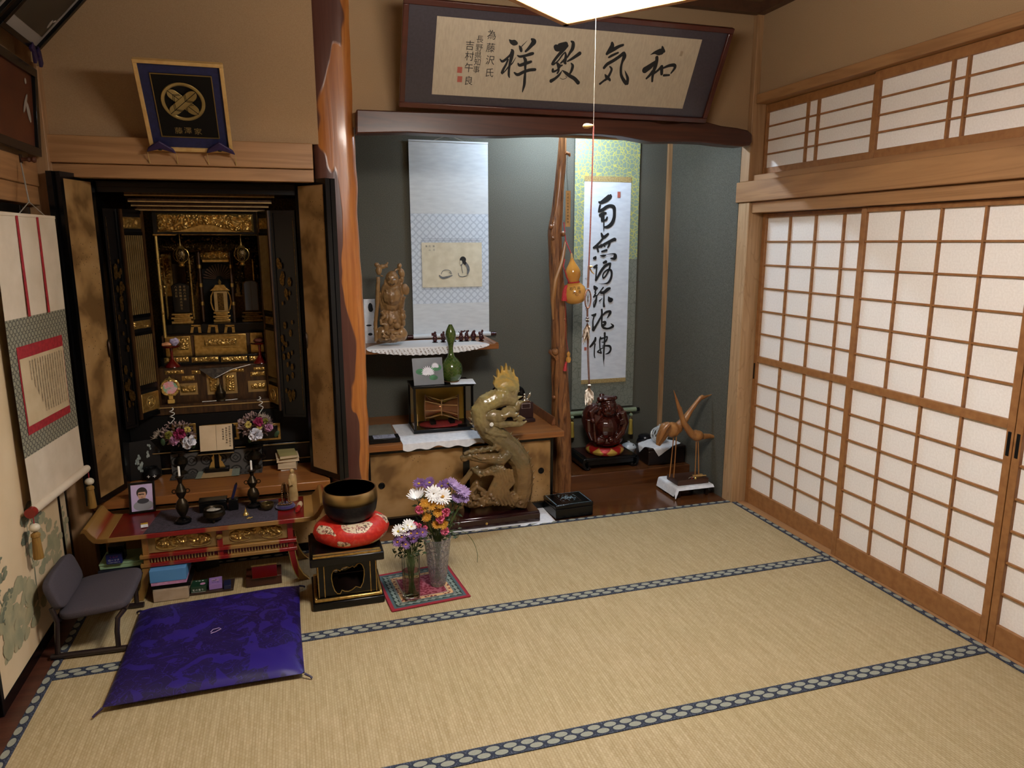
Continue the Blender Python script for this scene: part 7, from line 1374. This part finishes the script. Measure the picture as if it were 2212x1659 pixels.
mk('roller', B().tube([LP.at(sl-.002,zb-.012,.004), LP.at(sr+.002,zb-.012,.004)], .018, 16), M['cream'], t); mk('roller_knob', B().tube([LP.at(sl-.030,zb-.014,.004), LP.at(sl-.0025,zb-.014,.004)], .020, 16), mat('red knob','#7a1c16',rough=.3), t); mk('roller_knob', B().tube([LP.at(sr+.0025,zb-.012,.004), LP.at(sr+.02,zb-.012,.004)], .015, 16), M['cream'], t)
pegp = onx(48,345,-.04); mk('hanging_string', B().tube([onx(45,352,-.028), LP.at((sl+sr)/2+.05,zt+.06,.0)], .003, 6), M['string'], t)
for s_ in (-.05,.18): mk('hanging_string', B().tube([LP.at((sl+sr)/2+.05,zt+.06,.0), LP.at((sl+sr)/2+s_,zt+.010,.0)], .002, 6), M['string'], t)
for i, (u, off, lab) in enumerate(((sl-.02,0,'white bead and gold tassel hanging from the red scroll knob'),(sr+.012,1,'white bead and tassel hanging beside the altar door'))):
    q = LP.at(u, zb-.075, .01); tt = thing('scroll_tassel', lab, 'tassel', tuple(q)); mk('bead', B().ell(q, (.020,.020,.017)), mat('ivory bead','#c9bfa8',rough=.35), tt); mk('cord', B().tube([q+V((0,0,.015)), V((q.x,q.y,zb-.014-.018))], .002, 6), M['redband'], tt); mk('tassel', B().lathe([(.006,-.018),(.016,-.026),(.017,-.036),(.014,-.04),(.019,-.125),(.018,-.128)], q, 18, None, 1, 1, lambda a,z: 1+.05*math.sin(a*18)), mat('old gold thread','#7d5a22','#94702e',rough=.7,ns=300,st=(1,1,.05)), tt)
pg = thing('wall_peg', 'turned wooden peg on the side lintel holding the scroll string', 'peg', (-.044,pegp.y,1.975)); M['peg'] = mat('turned peg','#4a2618',rough=.35); mk('peg', B().lathe([(.010,0),(.008,.008),(.007,.02),(.011,.028),(.008,.036),(.013,.046),(.010,.054),(0,.056)], (-.0445,pegp.y,1.975), 16, Matrix.Rotation(PI/2,3,'Y')), M['peg'], pg); mk('back_plate', B().box(-.0449,-.042,pegp.y-.02,pegp.y+.012,1.96,1.995), M['iron'], pg)
# --- pictures high on the left wall
def lean_left(yr, yl, z0, x0, H, lean, label, nm, mountm, printm, shapes, fw=.03, cat__='picture'):
    up = V((math.sin(lean),0,math.cos(lean))); ex = V((0,1,0)); nn = V((math.cos(lean),0,-math.sin(lean))); Q = Pl(V((x0,yl,z0)), ex, up, nn, yr-yl, H); t = thing(nm, label, cat__, (x0,(yl+yr)/2,z0)); Q.frame(t, fw, -.010, .012, M['black'], bev=.002)
    mk('mount', Q.bar(fw,Q.w-fw,fw,Q.h-fw,-.008,-.002), mountm, t); ins = .045 if mountm is not printm else 0
    if ins: mk('print', Q.bar(fw+ins*.5,Q.w-fw-ins*.5,fw+ins,Q.h-fw-ins*.5,-.0018,-.0005), printm, t)
    g = B()
    for i, (u, v, w_, h_, rr) in enumerate(shapes): c = Q.at(Q.w-u, v, .0002+.0002*i); rm = Matrix.Rotation(rr,3,'X'); g.poly([c+ex*(w_*math.cos(2*PI*j/10)*math.cos(rr)-h_*math.sin(2*PI*j/10)*math.sin(rr))+up*(w_*math.cos(2*PI*j/10)*math.sin(rr)+h_*math.sin(2*PI*j/10)*math.cos(rr)) for j in range(10)])
    if shapes: mk('pale_shape', g, mat('pale print','#9a938a',rough=.7), t, smooth=0)
    return t, Q
M['rustp'] = mat('rust brown painting', '#4a2414', '#5c2f18', rough=.5, ns=6); M['greyph'] = mat('dark grey photograph', '#2c2822', '#3a352d', rough=.35, ns=4); M['photow'] = mat('photo border', '#8d8680', rough=.5)
lean_left(-.075, -.80, 2.005, -.030, .36, .06, 'black framed rust-brown painting with pale birds on the side wall', 'bird_painting', M['rustp'], M['rustp'], ((.10,.17,.018,.045,.5),(.135,.20,.012,.05,-.6),(.12,.29,.012,.012,0)), .035)
q = onx(75,112,.012); e_ = ony(178,0,q.y); ln = math.atan2(e_.x-.012, e_.z-q.z)
for i, (a, b_, lab) in enumerate(((q.y, q.y-.42, 'black framed grey photograph tilted from the wall above the bird painting'),(q.y-.46, q.y-.88, 'second tilted black framed photograph next to the first'))):
    tt, Q = lean_left(a, b_, q.z, .012, .52, ln, lab, 'ancestor_photograph', M['photow'], M['greyph'], ((.075,.13,.010,.022,.3),(.06,.15,.012,.006,.6)) if i == 0 else ((.2,.2,.02,.04,.2),), .022, 'photograph')
    for u in ((.10,.02) if i == 0 else (.06,)):
        c = Q.at(Q.w-u*.9, -.002, .018); ts = thing('picture_corner_pad', 'purple tasselled pad at the '+('far' if u < .05 else 'near' if i == 0 else 'next')+' lower corner of a tilted photograph', 'corner pad', tuple(c)); mk('pad', B().prism([c+V((0,y,z)) for y,z in ((-.035,.0),(-.012,.03),(.012,.018),(.030,-.03),(.008,-.05),(-.006,-.012))], (.014,0,0)), M['purple'], ts, bev=.003); mk('tassel', B().tube([c+V((.004,-.02,-.01)), c+V((.004,-.022,-.05))], [.002,.004], 6), mat('dull thread','#7d6a48',rough=.8), ts)
# ================================================================ ON THE MAT
# --- bowl stand
sx0, sx1, sy0, sy1 = 1.002, 1.322, -.692, -.395; t = thing('bowl_stand', 'black and gold lacquered square stand with cusped openings', 'stand', ((sx0+sx1)/2,(sy0+sy1)/2,0)); Z = V((0,0,1))
ztop = ony(750,1196,sy0).z
mk('foot_slab', B().box(sx0,sx1,sy0,sy1,.001,.034), M['black'], t, bev=.004)
mk('gilt_bevel', B().prism([(sx0+.004,sy0+.004,.0345),(sx0+.02,sy0+.02,.052),(sx0+.02,sy1-.02,.052),(sx0+.004,sy1-.004,.0345)], (sx1-sx0-.008,0,0)), M['gold'], t) if False else None
for a, b_, c_, d_ in ((sx0+.008,sx1-.008,sy0+.008,sy0+.022),(sx0+.008,sx1-.008,sy1-.022,sy1-.008),(sx0+.008,sx0+.022,sy0+.0225,sy1-.0225),(sx1-.022,sx1-.008,sy0+.0225,sy1-.0225)): mk('gilt_moulding', B().box(a,b_,c_,d_,.0345,.050), M['gold'], t, bev=.005)
mk('floor_panel', B().box(sx0+.0225,sx1-.0225,sy0+.0225,sy1-.0225,.0345,.046), M['black'], t)
bx0, bx1, by0, by1 = sx0+.028, sx1-.028, sy0+.028, sy1-.028; bz0, bz1 = .0505, ztop-.056
wn = [(345,1180),(350,1130),(375,1085),(405,1080),(440,1105),(465,1075),(510,1065),(545,1080),(575,1065),(590,1085),(620,1050),(655,1045),(680,1070),(695,1120),(695,1180),(680,1270),(650,1330),(600,1310),(560,1340),(520,1355),(480,1350),(450,1330),(430,1370),(400,1365),(375,1330),(355,1260)]
cu, cv = 520, 1205; wn = [((x-cu)*.00042, (cv-y)*.00042) for x, y in wn]
def cusp_panel(o, ex, ny, W_, H_):
    out = [(-W_/2,-H_/2),(W_/2,-H_/2),(W_/2,H_/2),(-W_/2,H_/2)]; allp = [V((x,y,0)) for x,y in out]+[V((x,y,0)) for x,y in wn]
    tr_ = tessellate_polygon([[V((x,y,0)) for x,y in out], [V((x,y,0)) for x,y in wn]]); fr = [o+ex*p_.x+Z*p_.y for p_ in allp]; bk = [p_+ny*.012 for p_ in fr]; n_ = len(allp); b = B(); fs = [tuple(f_) for f_ in tr_]+[tuple(i+n_ for i in f_) for f_ in tr_]; m_ = len(wn)
    fs += [(4+i,4+(i+1)%m_,n_+4+(i+1)%m_,n_+4+i) for i in range(m_)]+[(i,(i+1)%4,n_+(i+1)%4,n_+i) for i in range(4)]; b.add(fr+bk, fs); return b, [fr[4+i] for i in range(m_)]
H_ = bz1-bz0; zc = (bz0+bz1)/2
for o, ex, ny, W_ in ((V(((bx0+bx1)/2,by0,zc)),V((1,0,0)),V((0,1,0)),bx1-bx0),(V(((bx0+bx1)/2,by1-.012,zc)),V((1,0,0)),V((0,1,0)),bx1-bx0),(V((bx0,(by0+by1)/2,zc)),V((0,1,0)),V((1,0,0)),by1-by0-.026),(V((bx1-.012,(by0+by1)/2,zc)),V((0,1,0)),V((1,0,0)),by1-by0-.026)):
    b, rim = cusp_panel(o, ex, ny, W_, H_); pn = mk('side_panel', b, M['black'], t); mk('gilt_rim', B().tube([p_-ny*.0012 for p_ in rim+[rim[0]]], .0021, 6), M['gold'], pn)
for x in (bx0-.0025,bx1-.0085): 
    for q in (-1,1): mk('gilt_line', B().box(x+(.026*(1 if x < 1.1 else -1) if q > 0 else 0)+.002,x+(.026*(1 if x < 1.1 else -1) if q > 0 else 0)+.0055,by0-.0022,by0-.0002,bz0,bz1), M['gold'], t)
mk('gilt_line', B().box(bx0-.006,bx1+.006,by0-.006,by1+.006,bz1+.0005,bz1+.006), M['gold'], t)
mk('top_slab', B().box(sx0-.004,sx1+.004,sy0-.004,sy1+.004,bz1+.0065,ztop-.010), M['black'], t, bev=.005); mk('top_plate', B().box(sx0+.006,sx1-.006,sy0+.006,sy1-.006,ztop-.0095,ztop), M['black'], t, bev=.002)
mk('gilt_strip', B().box(sx0+.010,sx1-.010,sy0+.002,sy0+.0058,ztop-.0092,ztop-.0005), M['gold'], t); mk('gilt_strip', B().box(sx0+.012,sx1-.012,sy0+.010,sy0+.028,ztop+.0003,ztop+.0012), M['gold_bright'], t)
# --- round cushion and singing bowl
cc = V((ony(758,1110,-.53).x,-.53,ztop+.0015)); n = NT('red patchwork brocade'); v = n.mapped((1,1,1)); s = n.sep(v); an = n.math('MULTIPLY', n.math('ADD', n.math('ARCTAN2', s[1], s[0]), 3.2), .955); wed = n.math('FRACT', an); f = n.noise(v, 26, 2, .5, 1.5); f2 = n.noise(v, 60, 3, .6, 1)
rc = n.ramp(f, [(.40,'#b01c14'),(.58,'#c22c1c'),(.62,'#bd4436')]); wc = n.ramp(f2, [(.36,'#4a5a34'),(.44,'#8e2f46'),(.50,'#c9b998'),(.7,'#d6c9ae')]); sel = n.math('GREATER_THAN', n.noise(n.mapped((1,1,1.6), loc=(.31,.1,.2)), 7.5, 1), .585); n.set(col=n.mix(sel, rc, wc), rough=.5); n.bump(f2, .15, .002); M['patch'] = n.m
t = thing('round_red_cushion', 'plump round red patchwork brocade cushion under the bronze bowl', 'cushion', tuple(cc))
mk('cover', B().lathe([(.001,.004),(.09,.001),(.140,.008),(.166,.028),(.175,.054),(.166,.082),(.142,.102),(.115,.109),(.08,.102),(.04,.098),(.001,.097)], cc, 48, None, 1, .9, lambda a,z: 1+.018*math.sin(a*6+.6)*(1 if z > .005 else 0)), M['patch'], t, smooth=70)
bc = cc+V((.0,0,.1035)); t = thing('bronze_singing_bowl', 'large black bronze singing bowl with brassy rim on the red cushion', 'bowl', tuple(bc)); M['bowlb'] = mat('blackened bronze', '#15151a', '#1f1e22', rough=.42, metal=.6, ns=90)
mk('body', B().lathe([(.001,.0),(.07,.001),(.098,.014),(.118,.045),(.124,.080),(.1255,.092)], bc, 56), M['bowlb'], t); n = NT('brushed brass rim'); v = n.mapped((1,1,14)); f = n.noise(v, 30, 2); s = n.sep(n.mapped((1,1,1))); n.set(col=n.ramp(s[2], [(.098,'#3a3024'),(.112,'#947f56'),(.14,'#c0a878')]), rough=.30, metal=1); mk('rim_band', B().lathe([(.1256,.0922),(.1262,.12),(.1245,.142),(.121,.150),(.115,.150)], bc, 56), n.m, t); mk('inner_wall', B().lathe([(.1148,.150),(.116,.12),(.114,.08),(.10,.03),(.06,.012),(.001,.010)], bc, 56), M['bowlb'], t)
# --- small rug
r0 = V((1.343,-.794,0)); exr = (V((1.711,-.760,0))-r0); wr = exr.length; exr.normalize(); eyr = V((-exr.y,exr.x,0)); hr = .375; ang = math.atan2(exr.y,exr.x)
n = NT('oriental rug'); s = n.sep(n.mapped((1,1,1))); dx_ = n.math('MINIMUM', s[0], n.math('SUBTRACT', wr, s[0])); dy_ = n.math('MINIMUM', s[1], n.math('SUBTRACT', hr, s[1])); d = n.math('MINIMUM', dx_, dy_); al = n.math('ADD', s[0], s[1]); zz = n.math('MULTIPLY', n.math('PINGPONG', n.math('MULTIPLY', al, 28), .5), .018); bd = n.math('ADD', d, zz)
band = n.ramp(n.math('MULTIPLY', d, 6), [(0,'#8e1c2c'),(.075,'#44585e'),(.15,'#142c22'),(.30,'#68706c'),(.36,'#6a2428'),(.47,'#a99880'),(.51,'#6e1228')], 'CONSTANT'); zig = n.ramp(n.math('MULTIPLY', bd, 6), [(.0,(0,0,0,1)),(.22,(1,1,1,1)),(.30,(0,0,0,1))], 'CONSTANT'); c = n.mix(n.math('MULTIPLY', zig, .8), band, '#86928a')
dot = n.new('TexVoronoi'); dot.inputs['Scale'].default_value = 62; n.link(n.mapped((1,1,1)), dot.inputs['Vector']); inn = n.math('GREATER_THAN', d, .088); dm = n.math('MULTIPLY', n.math('GREATER_THAN', dot.outputs['Distance'], .50), inn); c = n.mix(n.math('MULTIPLY', dm, .55), c, '#b06a78'); mo = n.math('MULTIPLY', n.math('MULTIPLY', n.math('GREATER_THAN', d, .06), n.math('LESS_THAN', d, .078)), n.math('GREATER_THAN', dot.outputs['Distance'], .38)); c = n.mix(mo, c, '#c9a070'); n.set(col=c, rough=.85); n.bump(n.noise(n.mapped((1,1,1)), 300, 2), .4, .001); M['rug'] = n.m
t = thing('small_rug', 'small square oriental rug with red field under the two vases', 'rug', tuple(r0), ang); mk('pile', B().grid(lambda u,v: (wr*u,hr*v,.006+.004*(u > .93)*v*0+.0015*noise.noise(V((u*4,v*4,1)))), 20, 20).grid(lambda u,v: (wr*u,hr*v,.0008), 1, 1), M['rug'], t, world=False, smooth=60); g = B().tube([(0,0,.004),(wr,0,.004),(wr,hr,.004),(0,hr,.004),(0,0,.004)], .004, 6); mk('bound_edge', g, mat('crimson binding','#8e1c2c',rough=.8), t, world=False)
# --- glass vases and flowers
n = NT('clear glass'); n.set(col='#f4f8f6', rough=.03, trans=1.0, ior=1.25); M['glass'] = n.m; n = NT('cut crystal'); v = n.mapped((1,1,1)); vo = n.new('TexVoronoi'); vo.feature = 'DISTANCE_TO_EDGE'; vo.inputs['Scale'].default_value = 42; n.link(v, vo.inputs['Vector']); n.set(col='#eeeef4', rough=.08, trans=.92, ior=1.35); n.bump(n.math('MINIMUM', vo.outputs['Distance'], .12), 1.0, .012); M['crystal'] = n.m; n = NT('water green'); n.set(col='#c9cba8', rough=.02, trans=1, ior=1.1); M['water'] = n.m
RZ = .0085; v1 = V((1.446,-.700,RZ)); v2 = V((1.590,-.605,RZ)); h1 = ony(890,1200,v1.y).z-RZ; h2 = ony(946,1160,v2.y).z-RZ
t = thing('clear_glass_vase', 'straight clear glass vase with short bunch of asters', 'vase', tuple(v1)); mk('wall', B().lathe([(.036,0),(.041,.006),(.0415,h1*.5),(.0425,h1),(.0395,h1),(.0385,h1*.5),(.037,.016),(.001,.014)], v1, 10), M['glass'], t); mk('water', B().lathe([(.001,.0145),(.036,.0165),(.0372,h1*.5),(.0375,h1*.66),(.001,h1*.66)], v1, 24), M['water'], t)
t = thing('cut_crystal_vase', 'tall cut crystal vase with large mixed bunch', 'vase', tuple(v2)); mk('wall', B().lathe([(.034,0),(.038,.010),(.046,h2*.3),(.058,h2*.7),(.064,h2*.92),(.066,h2),(.061,h2),(.058,h2*.9),(.052,h2*.65),(.040,h2*.3),(.030,.02),(.001,.018)], v2, 36, None, 1, 1, lambda a,z: 1+(.03*abs(math.sin(a*6)) if z > h2*.95 else 0)), M['crystal'], t); mk('rim', B().ring(v2+V((0,0,h2+.001)), .0635, .0018, 36, 6), M['crystal'], t)
for k in range(6): a = 2*PI*k/6-.3; mk('cut_oval', B().tube([v2+V(((.050+.008*z)*math.cos(a+.22*math.sin(q)),(.050+.008*z)*math.sin(a+.22*math.sin(q)),h2*(.50+.30*math.cos(q)))) for q in [2*PI*j/18 for j in range(19)] for z in (math.cos(q),)], .0022, 5), M['crystal'], t)
M['fwhite'] = mat('white chrysanthemum', '#e8e9ea', '#f2f2f0', rough=.6, ns=20); M['forange'] = mat('amber chrysanthemum', '#b57a1c', '#c8932e', rough=.65, ns=30); M['fpurp'] = mat('purple aster', '#5c3a72', '#7d5a94', rough=.65, ns=30); M['flil'] = mat('lilac aster', '#9b7fb0', '#b39bc4', rough=.65, ns=30); M['fpink'] = mat('pink carnation', '#c44a72', '#d8708e', rough=.65, ns=30); M['fyel'] = mat('yellow disc', '#c9b02c', rough=.7); M['fdark'] = mat('wine disc', '#4a1a28', rough=.7); M['stem'] = mat('green stem', '#3a4a22', '#4a5a2c', rough=.6, ns=30); M['dleaf'] = mat('bouquet leaf', '#22321a', '#33451f', rough=.6, ns=30)
def daisy(name, lab, px, py, Y, r, np_, m_, cm, root, group, tilt=(0,-.75,.65), cup=.15, layers=2):
    c = ony(px,py,Y); t = thing(name, lab, 'flower', tuple(c), 0, group); d = V(tilt).normalized(); a = d.orthogonal().normalized(); b_ = d.cross(a); g = B(); rn = random.Random(int(px*7+py))
    for L in range(layers):
        for k in range(np_):
            q = 2*PI*(k+.5*L)/np_+rn.uniform(-.08,.08); rad = a*math.cos(q)+b_*math.sin(q); sd = d.cross(rad); l_ = r*(1-.22*L)*(.9+.2*rn.random()); w_ = l_*2.2/np_*1.8; cu_ = cup+.25*L
            p0 = c+rad*r*.12; p1 = c+rad*l_*.6+d*l_*cu_*.5; p2 = c+rad*l_+d*l_*cu_
            g.add([p0-sd*w_*.25,p0+sd*w_*.25,p1+sd*w_*.6,p1-sd*w_*.6,p2+sd*w_*.25,p2-sd*w_*.25], [(0,1,2,3),(3,2,4,5)])
    mk('petals', g, M[m_], t, smooth=0)
    if cm: mk('disc', B().ell(c+d*r*.10, (r*.24,r*.24,r*.15), None, 10, 6), M[cm], t)
    rt = root+V(((c.x-root.x)*.15,(c.y-root.y)*.15,0)); mk('stem', B().tube([c-d*.003, c.lerp(rt,.45)+V((0,0,-.01)), rt, V((root.x-(c.x-root.x)*.12,root.y,RZ+.022))], .0018, 5), M['stem'], t)
r1 = V((v1.x,v1.y,h1)); r2 = V((v2.x,v2.y,h2)); Y2, Y1_ = v2.y-.03, v1.y-.02
for i, (px, py, dy) in enumerate(((866,1058,0),)): daisy('chrysanthemum', 'half-open white chrysanthemum leaning out of the crystal vase', 901, 1078, Y2, .042, 14, 'fwhite', None, r2, 'white chrysanthemums in the crystal vase', (-.25,-.35,.9), .9, 2)
for px, py, lab in ((955,1073,'open white chrysanthemum with brown heart in the crystal vase'),(937,1067,'full white chrysanthemum at the top of the crystal vase bunch')): daisy('chrysanthemum', lab, px, py, Y2-.02, .043, 20, 'fwhite', 'forange' if px > 950 else None, r2, 'white chrysanthemums in the crystal vase', (.1,-.8,.5), .12, 3)
for px, py in ((918,1088),(932,1092),(950,1090),(922,1118),(945,1108),(944,1133),(958,1133),(912,1098)): daisy('amber_chrysanthemum', 'small amber chrysanthemum in the crystal vase', px, py, Y2-.03, .025, 17, 'forange', 'forange', r2, 'amber chrysanthemums in the crystal vase', (random.uniform(-.4,.4),-.7,.6), .2, 3)
for px, py in ((905,1045),(921,1047),(928,1043),(955,1050),(966,1045)): daisy('purple_aster', 'deep purple aster at the back of the crystal vase', px, py, Y2+.02, .028, 18, 'fpurp', 'fyel', r2, 'purple asters in the crystal vase', (random.uniform(-.4,.4),-.6,.8), .3)
for px, py in ((982,1052),(995,1060),(1003,1066),(985,1078),(976,1046),(1000,1078)): daisy('lilac_aster', 'pale lilac aster at the side of the crystal vase', px, py, Y2+.01, .030, 20, 'flil', 'flil', r2, 'lilac asters in the crystal vase', (random.uniform(-.1,.5),-.6,.7), .45)
def carn(px, py, Y, r, m_, lab, root, group):
    c = ony(px,py,Y); t = thing('carnation', lab, 'flower', tuple(c), 0, group); mk('petals', petalball(c, r, 70, int(px+py), .7), M[m_], t, smooth=0); mk('calyx', B().tube([c-V((0,-.006,.012)), c-V((0,-.012,.032))], [.006,.003], 8), M['stem'], t); rt = root; mk('stem', B().tube([c-V((0,-.012,.03)), c.lerp(rt,.5), V((root.x-(c.x-root.x)*.15,root.y,RZ+.03))], .0018, 5), M['stem'], t)
for px, py in ((963,1107),(951,1122),(961,1147),(906,1102)): carn(px, py, Y2-.035, .021, 'fpink', 'pink carnation in the crystal vase', r2, 'pink carnations in the crystal vase')
for px, py in ((861,1148),(882,1136)): daisy('chrysanthemum', 'white chrysanthemum with yellow heart in the clear glass vase', px, py, Y1_, .030, 16, 'fwhite', 'fyel', r1, 'white chrysanthemums in the glass vase', (random.uniform(-.5,0),-.6,.7), .4)
for px, py in ((871,1143),(889,1138),(877,1150)): daisy('yellow_white_daisy', 'small white daisy with wide yellow heart in the clear glass vase', px, py, Y1_-.01, .022, 15, 'fwhite', 'fyel', r1, 'daisies in the glass vase', (0,-.6,.8), .3)
for px, py in ((859,1171),(876,1176),(888,1152),(901,1152),(894,1163),(868,1160),(912,1150)): daisy('purple_aster', 'violet aster in the clear glass vase', px, py, Y1_-.02, .024, 18, 'fpurp', 'forange', r1, 'violet asters in the glass vase', (random.uniform(-.5,.4),-.7,.4), .25)
for px, py in ((896,1132),(918,1141),(906,1136)): carn(px, py, Y1_, .012, 'fpink', 'small pink carnation in the clear glass vase', r1, 'pink carnations in the glass vase')
rn = random.Random(21)
for nm, lab, root, Yy, lo, hi, cnt in (('leafy_sprigs','dark green leafy sprigs filling the crystal vase bunch',r2,v2.y,(900,1060),(992,1165),260),('leafy_sprigs.001','dark green leafy sprigs filling the glass vase bunch',r1,v1.y,(852,1145),(922,1205),170)):
    t = thing('leafy_sprigs', lab, 'foliage', tuple(root)); g = B()
    for _ in range(cnt):
        c = ony(rn.uniform(lo[0],hi[0]), rn.uniform(lo[1],hi[1]), Yy+rn.uniform(-.03,.04)); d = V((rn.gauss(0,1),rn.gauss(0,.6),rn.gauss(.2,.8))).normalized(); a = d.orthogonal().normalized(); l_ = .016+.016*rn.random(); g.add([c,c+d*l_*.4+a*l_*.22,c+d*l_,c+d*l_*.4-a*l_*.22], [(0,1,2,3)])
    mk('leaves', g, M['dleaf'], t, smooth=0, kind='stuff'); g = B()
    for _ in range(9): a = rn.random()*2*PI; g.tube([V((root.x+.02*math.cos(a),root.y+.02*math.sin(a),RZ+.025)), V((root.x+.012*math.cos(a+2),root.y+.012*math.sin(a+2),root.z*.6)), V((root.x+.03*math.cos(a+2.5),root.y+.03*math.sin(a+2.5),root.z+.07))], .0016, 5)
    mk('stalks', g, M['stem'], t, kind='stuff')
t = thing('arching_grass', 'long thin grass blade arching out of the crystal vase', 'grass blade', tuple(r2)); mk('blade', B().tube([ony(x,y,Y2) for x,y in cat([(970,1150),(985,1145),(1005,1150),(1022,1170),(1031,1195),(1031,1215)],4)], .0012, 5), M['stem'], t); mk('second_blade', B().tube([ony(x,y,Y2) for x,y in ((968,1150),(985,1110),(1005,1080))], .0014, 5), M['stem'], t)
# --- purple floor cushion
q0, q1, q2, q3 = V((.265,-1.205,0)), V((.955,-1.200,0)), V((.945,-.450,0)), V((.262,-.490,0)); n = NT('violet damask'); v = n.mapped((1,1,1)); f = n.noise(v, 5.5, 2, .4, 2.2); f2 = n.noise(v, 14, 2, .5, 2.5); a = n.ramp(f, [(.53,(0,0,0,1)),(.545,(1,1,1,1))]); b_ = n.math('LESS_THAN', n.math('ABSOLUTE', n.math('SUBTRACT', f2, .5)), .018); pt = n.math('MAXIMUM', a, b_)
n.set(col=n.mix(pt, '#180843', '#291b70'), rough=n.math('MULTIPLY_ADD', pt, -.12, .5)); n.bump(pt, .2, .001); M['violet'] = n.m
t = thing('purple_floor_cushion', 'large flat purple damask floor cushion in front of the altar', 'cushion', tuple((q0+q1+q2+q3)/4))
def zab(top):
    def fn(u, v):
        e = min(u,1-u); g_ = min(v,1-v); k = (1-(1-min(1,e/.22))**2.2)*(1-(1-min(1,g_/.22))**2.2); k = max(0,k)**.55; bow = .012
        uu = u+(.5-u)*bow*math.sin(PI*v)*2*abs(u-.5); vv = v+(.5-v)*bow*math.sin(PI*u)*2*abs(v-.5)
        p_ = (q0*(1-uu)+q1*uu)*(1-vv)+(q3*(1-uu)+q2*uu)*vv; dent = .018*math.exp(-((u-.5)**2+(v-.5)**2)/.012); wr_ = .004*noise.noise(V((u*6,v*6,3)))+.003*noise.noise(V((u*14+v*9,v*3,8)))
        return (p_.x, p_.y, .022+(.040*k-dent+wr_*k if top else -.020*k**.6))
    return fn
mk('cover', B().grid(zab(True), 60, 60).grid(zab(False), 60, 60), M['violet'], t, smooth=70)
c = (q0+q1+q2+q3)/4+V((0,0,.048)); mk('centre_tie', B().tube([c+V((-.02,.01,0)), c+V((-.012,.022,.004)), c+V((.012,.03,.003)), c+V((.02,.022,.002)), c+V((0,.004,.002)), c+V((-.018,-.006,.003))], .0018, 6), M['flil'], t)
for q, d in ((q0,(-.02,-.02)),(q1,(.02,-.012)),(q2,(.018,.008)),(q3,(-.014,.014))): mk('corner_tassel', B().tube([q+V((0,0,.020)), q+V((d[0],d[1],.012)), q+V((d[0]*1.3,d[1]*1.3,.006))], [.005,.004,.005], 6), M['purple'], t)
# --- low chair
M['chairf'] = mat('grey-mauve upholstery', '#3d363c', '#474046', rough=.9, ns=400); M['tubeb'] = mat('brown painted tube', '#241a1a', rough=.3, spec=.5)
t = thing('low_chair', 'low grey upholstered chair on brown tube runners by the painted panels', 'chair', (.12,-.58,0)); ya, yb_ = -.775, -.40
for y in (ya,yb_):
    mk('runner', B().tube([(-.012,y,.013),(.262,y-.012,.013)], .012, 10), M['tubeb'], t)
    mk('front_leg', B().tube([(.232,y-.010,.025),(.233,y-.008,.09),(.240,y-.004,.145),(.262,y+.015*(1 if y == ya else -1),.168)], .010, 10), M['tubeb'], t)
    mk('rear_leg', B().tube([(.012,y,.025),(.018,y,.10),(.024,y,.16),(.010,y+.004,.22)], .010, 10), M['tubeb'], t)
mk('cross_bar', B().tube([(.262,ya+.015,.168),(.262,yb_-.015,.168)], .010, 10), M['tubeb'], t); mk('cross_bar', B().tube([(.030,ya+.012,.160),(.030,yb_-.012,.160)], .008, 8), M['tubeb'], t)
def pad(c, ax, ay, az, pw=5):
    c, ax, ay, az = V(c), V(ax), V(ay), V(az); sg = lambda x, e: abs(x)**e*(1 if x >= 0 else -1)
    def fn(u, v):
        a = 2*PI*u; b_ = PI*(v-.5); e1_, e2_ = .45, .35; return c+ax*(sg(math.cos(b_),e1_)*sg(math.cos(a),e2_))+ay*(sg(math.cos(b_),e1_)*sg(math.sin(a),e2_))+az*sg(math.sin(b_),e1_)
    return B().grid(fn, 48, 20, True)
mk('seat', pad((.150,-.598,.182), (.132,0,.010), (0,.182,0), (-.002,0,.021)), M['chairf'], t, smooth=70)
mk('backrest', pad((.016,-.615,.262), (.020,0,.006), (.0,.165,0), (-.022,0,.066)), M['chairf'], t, smooth=70)
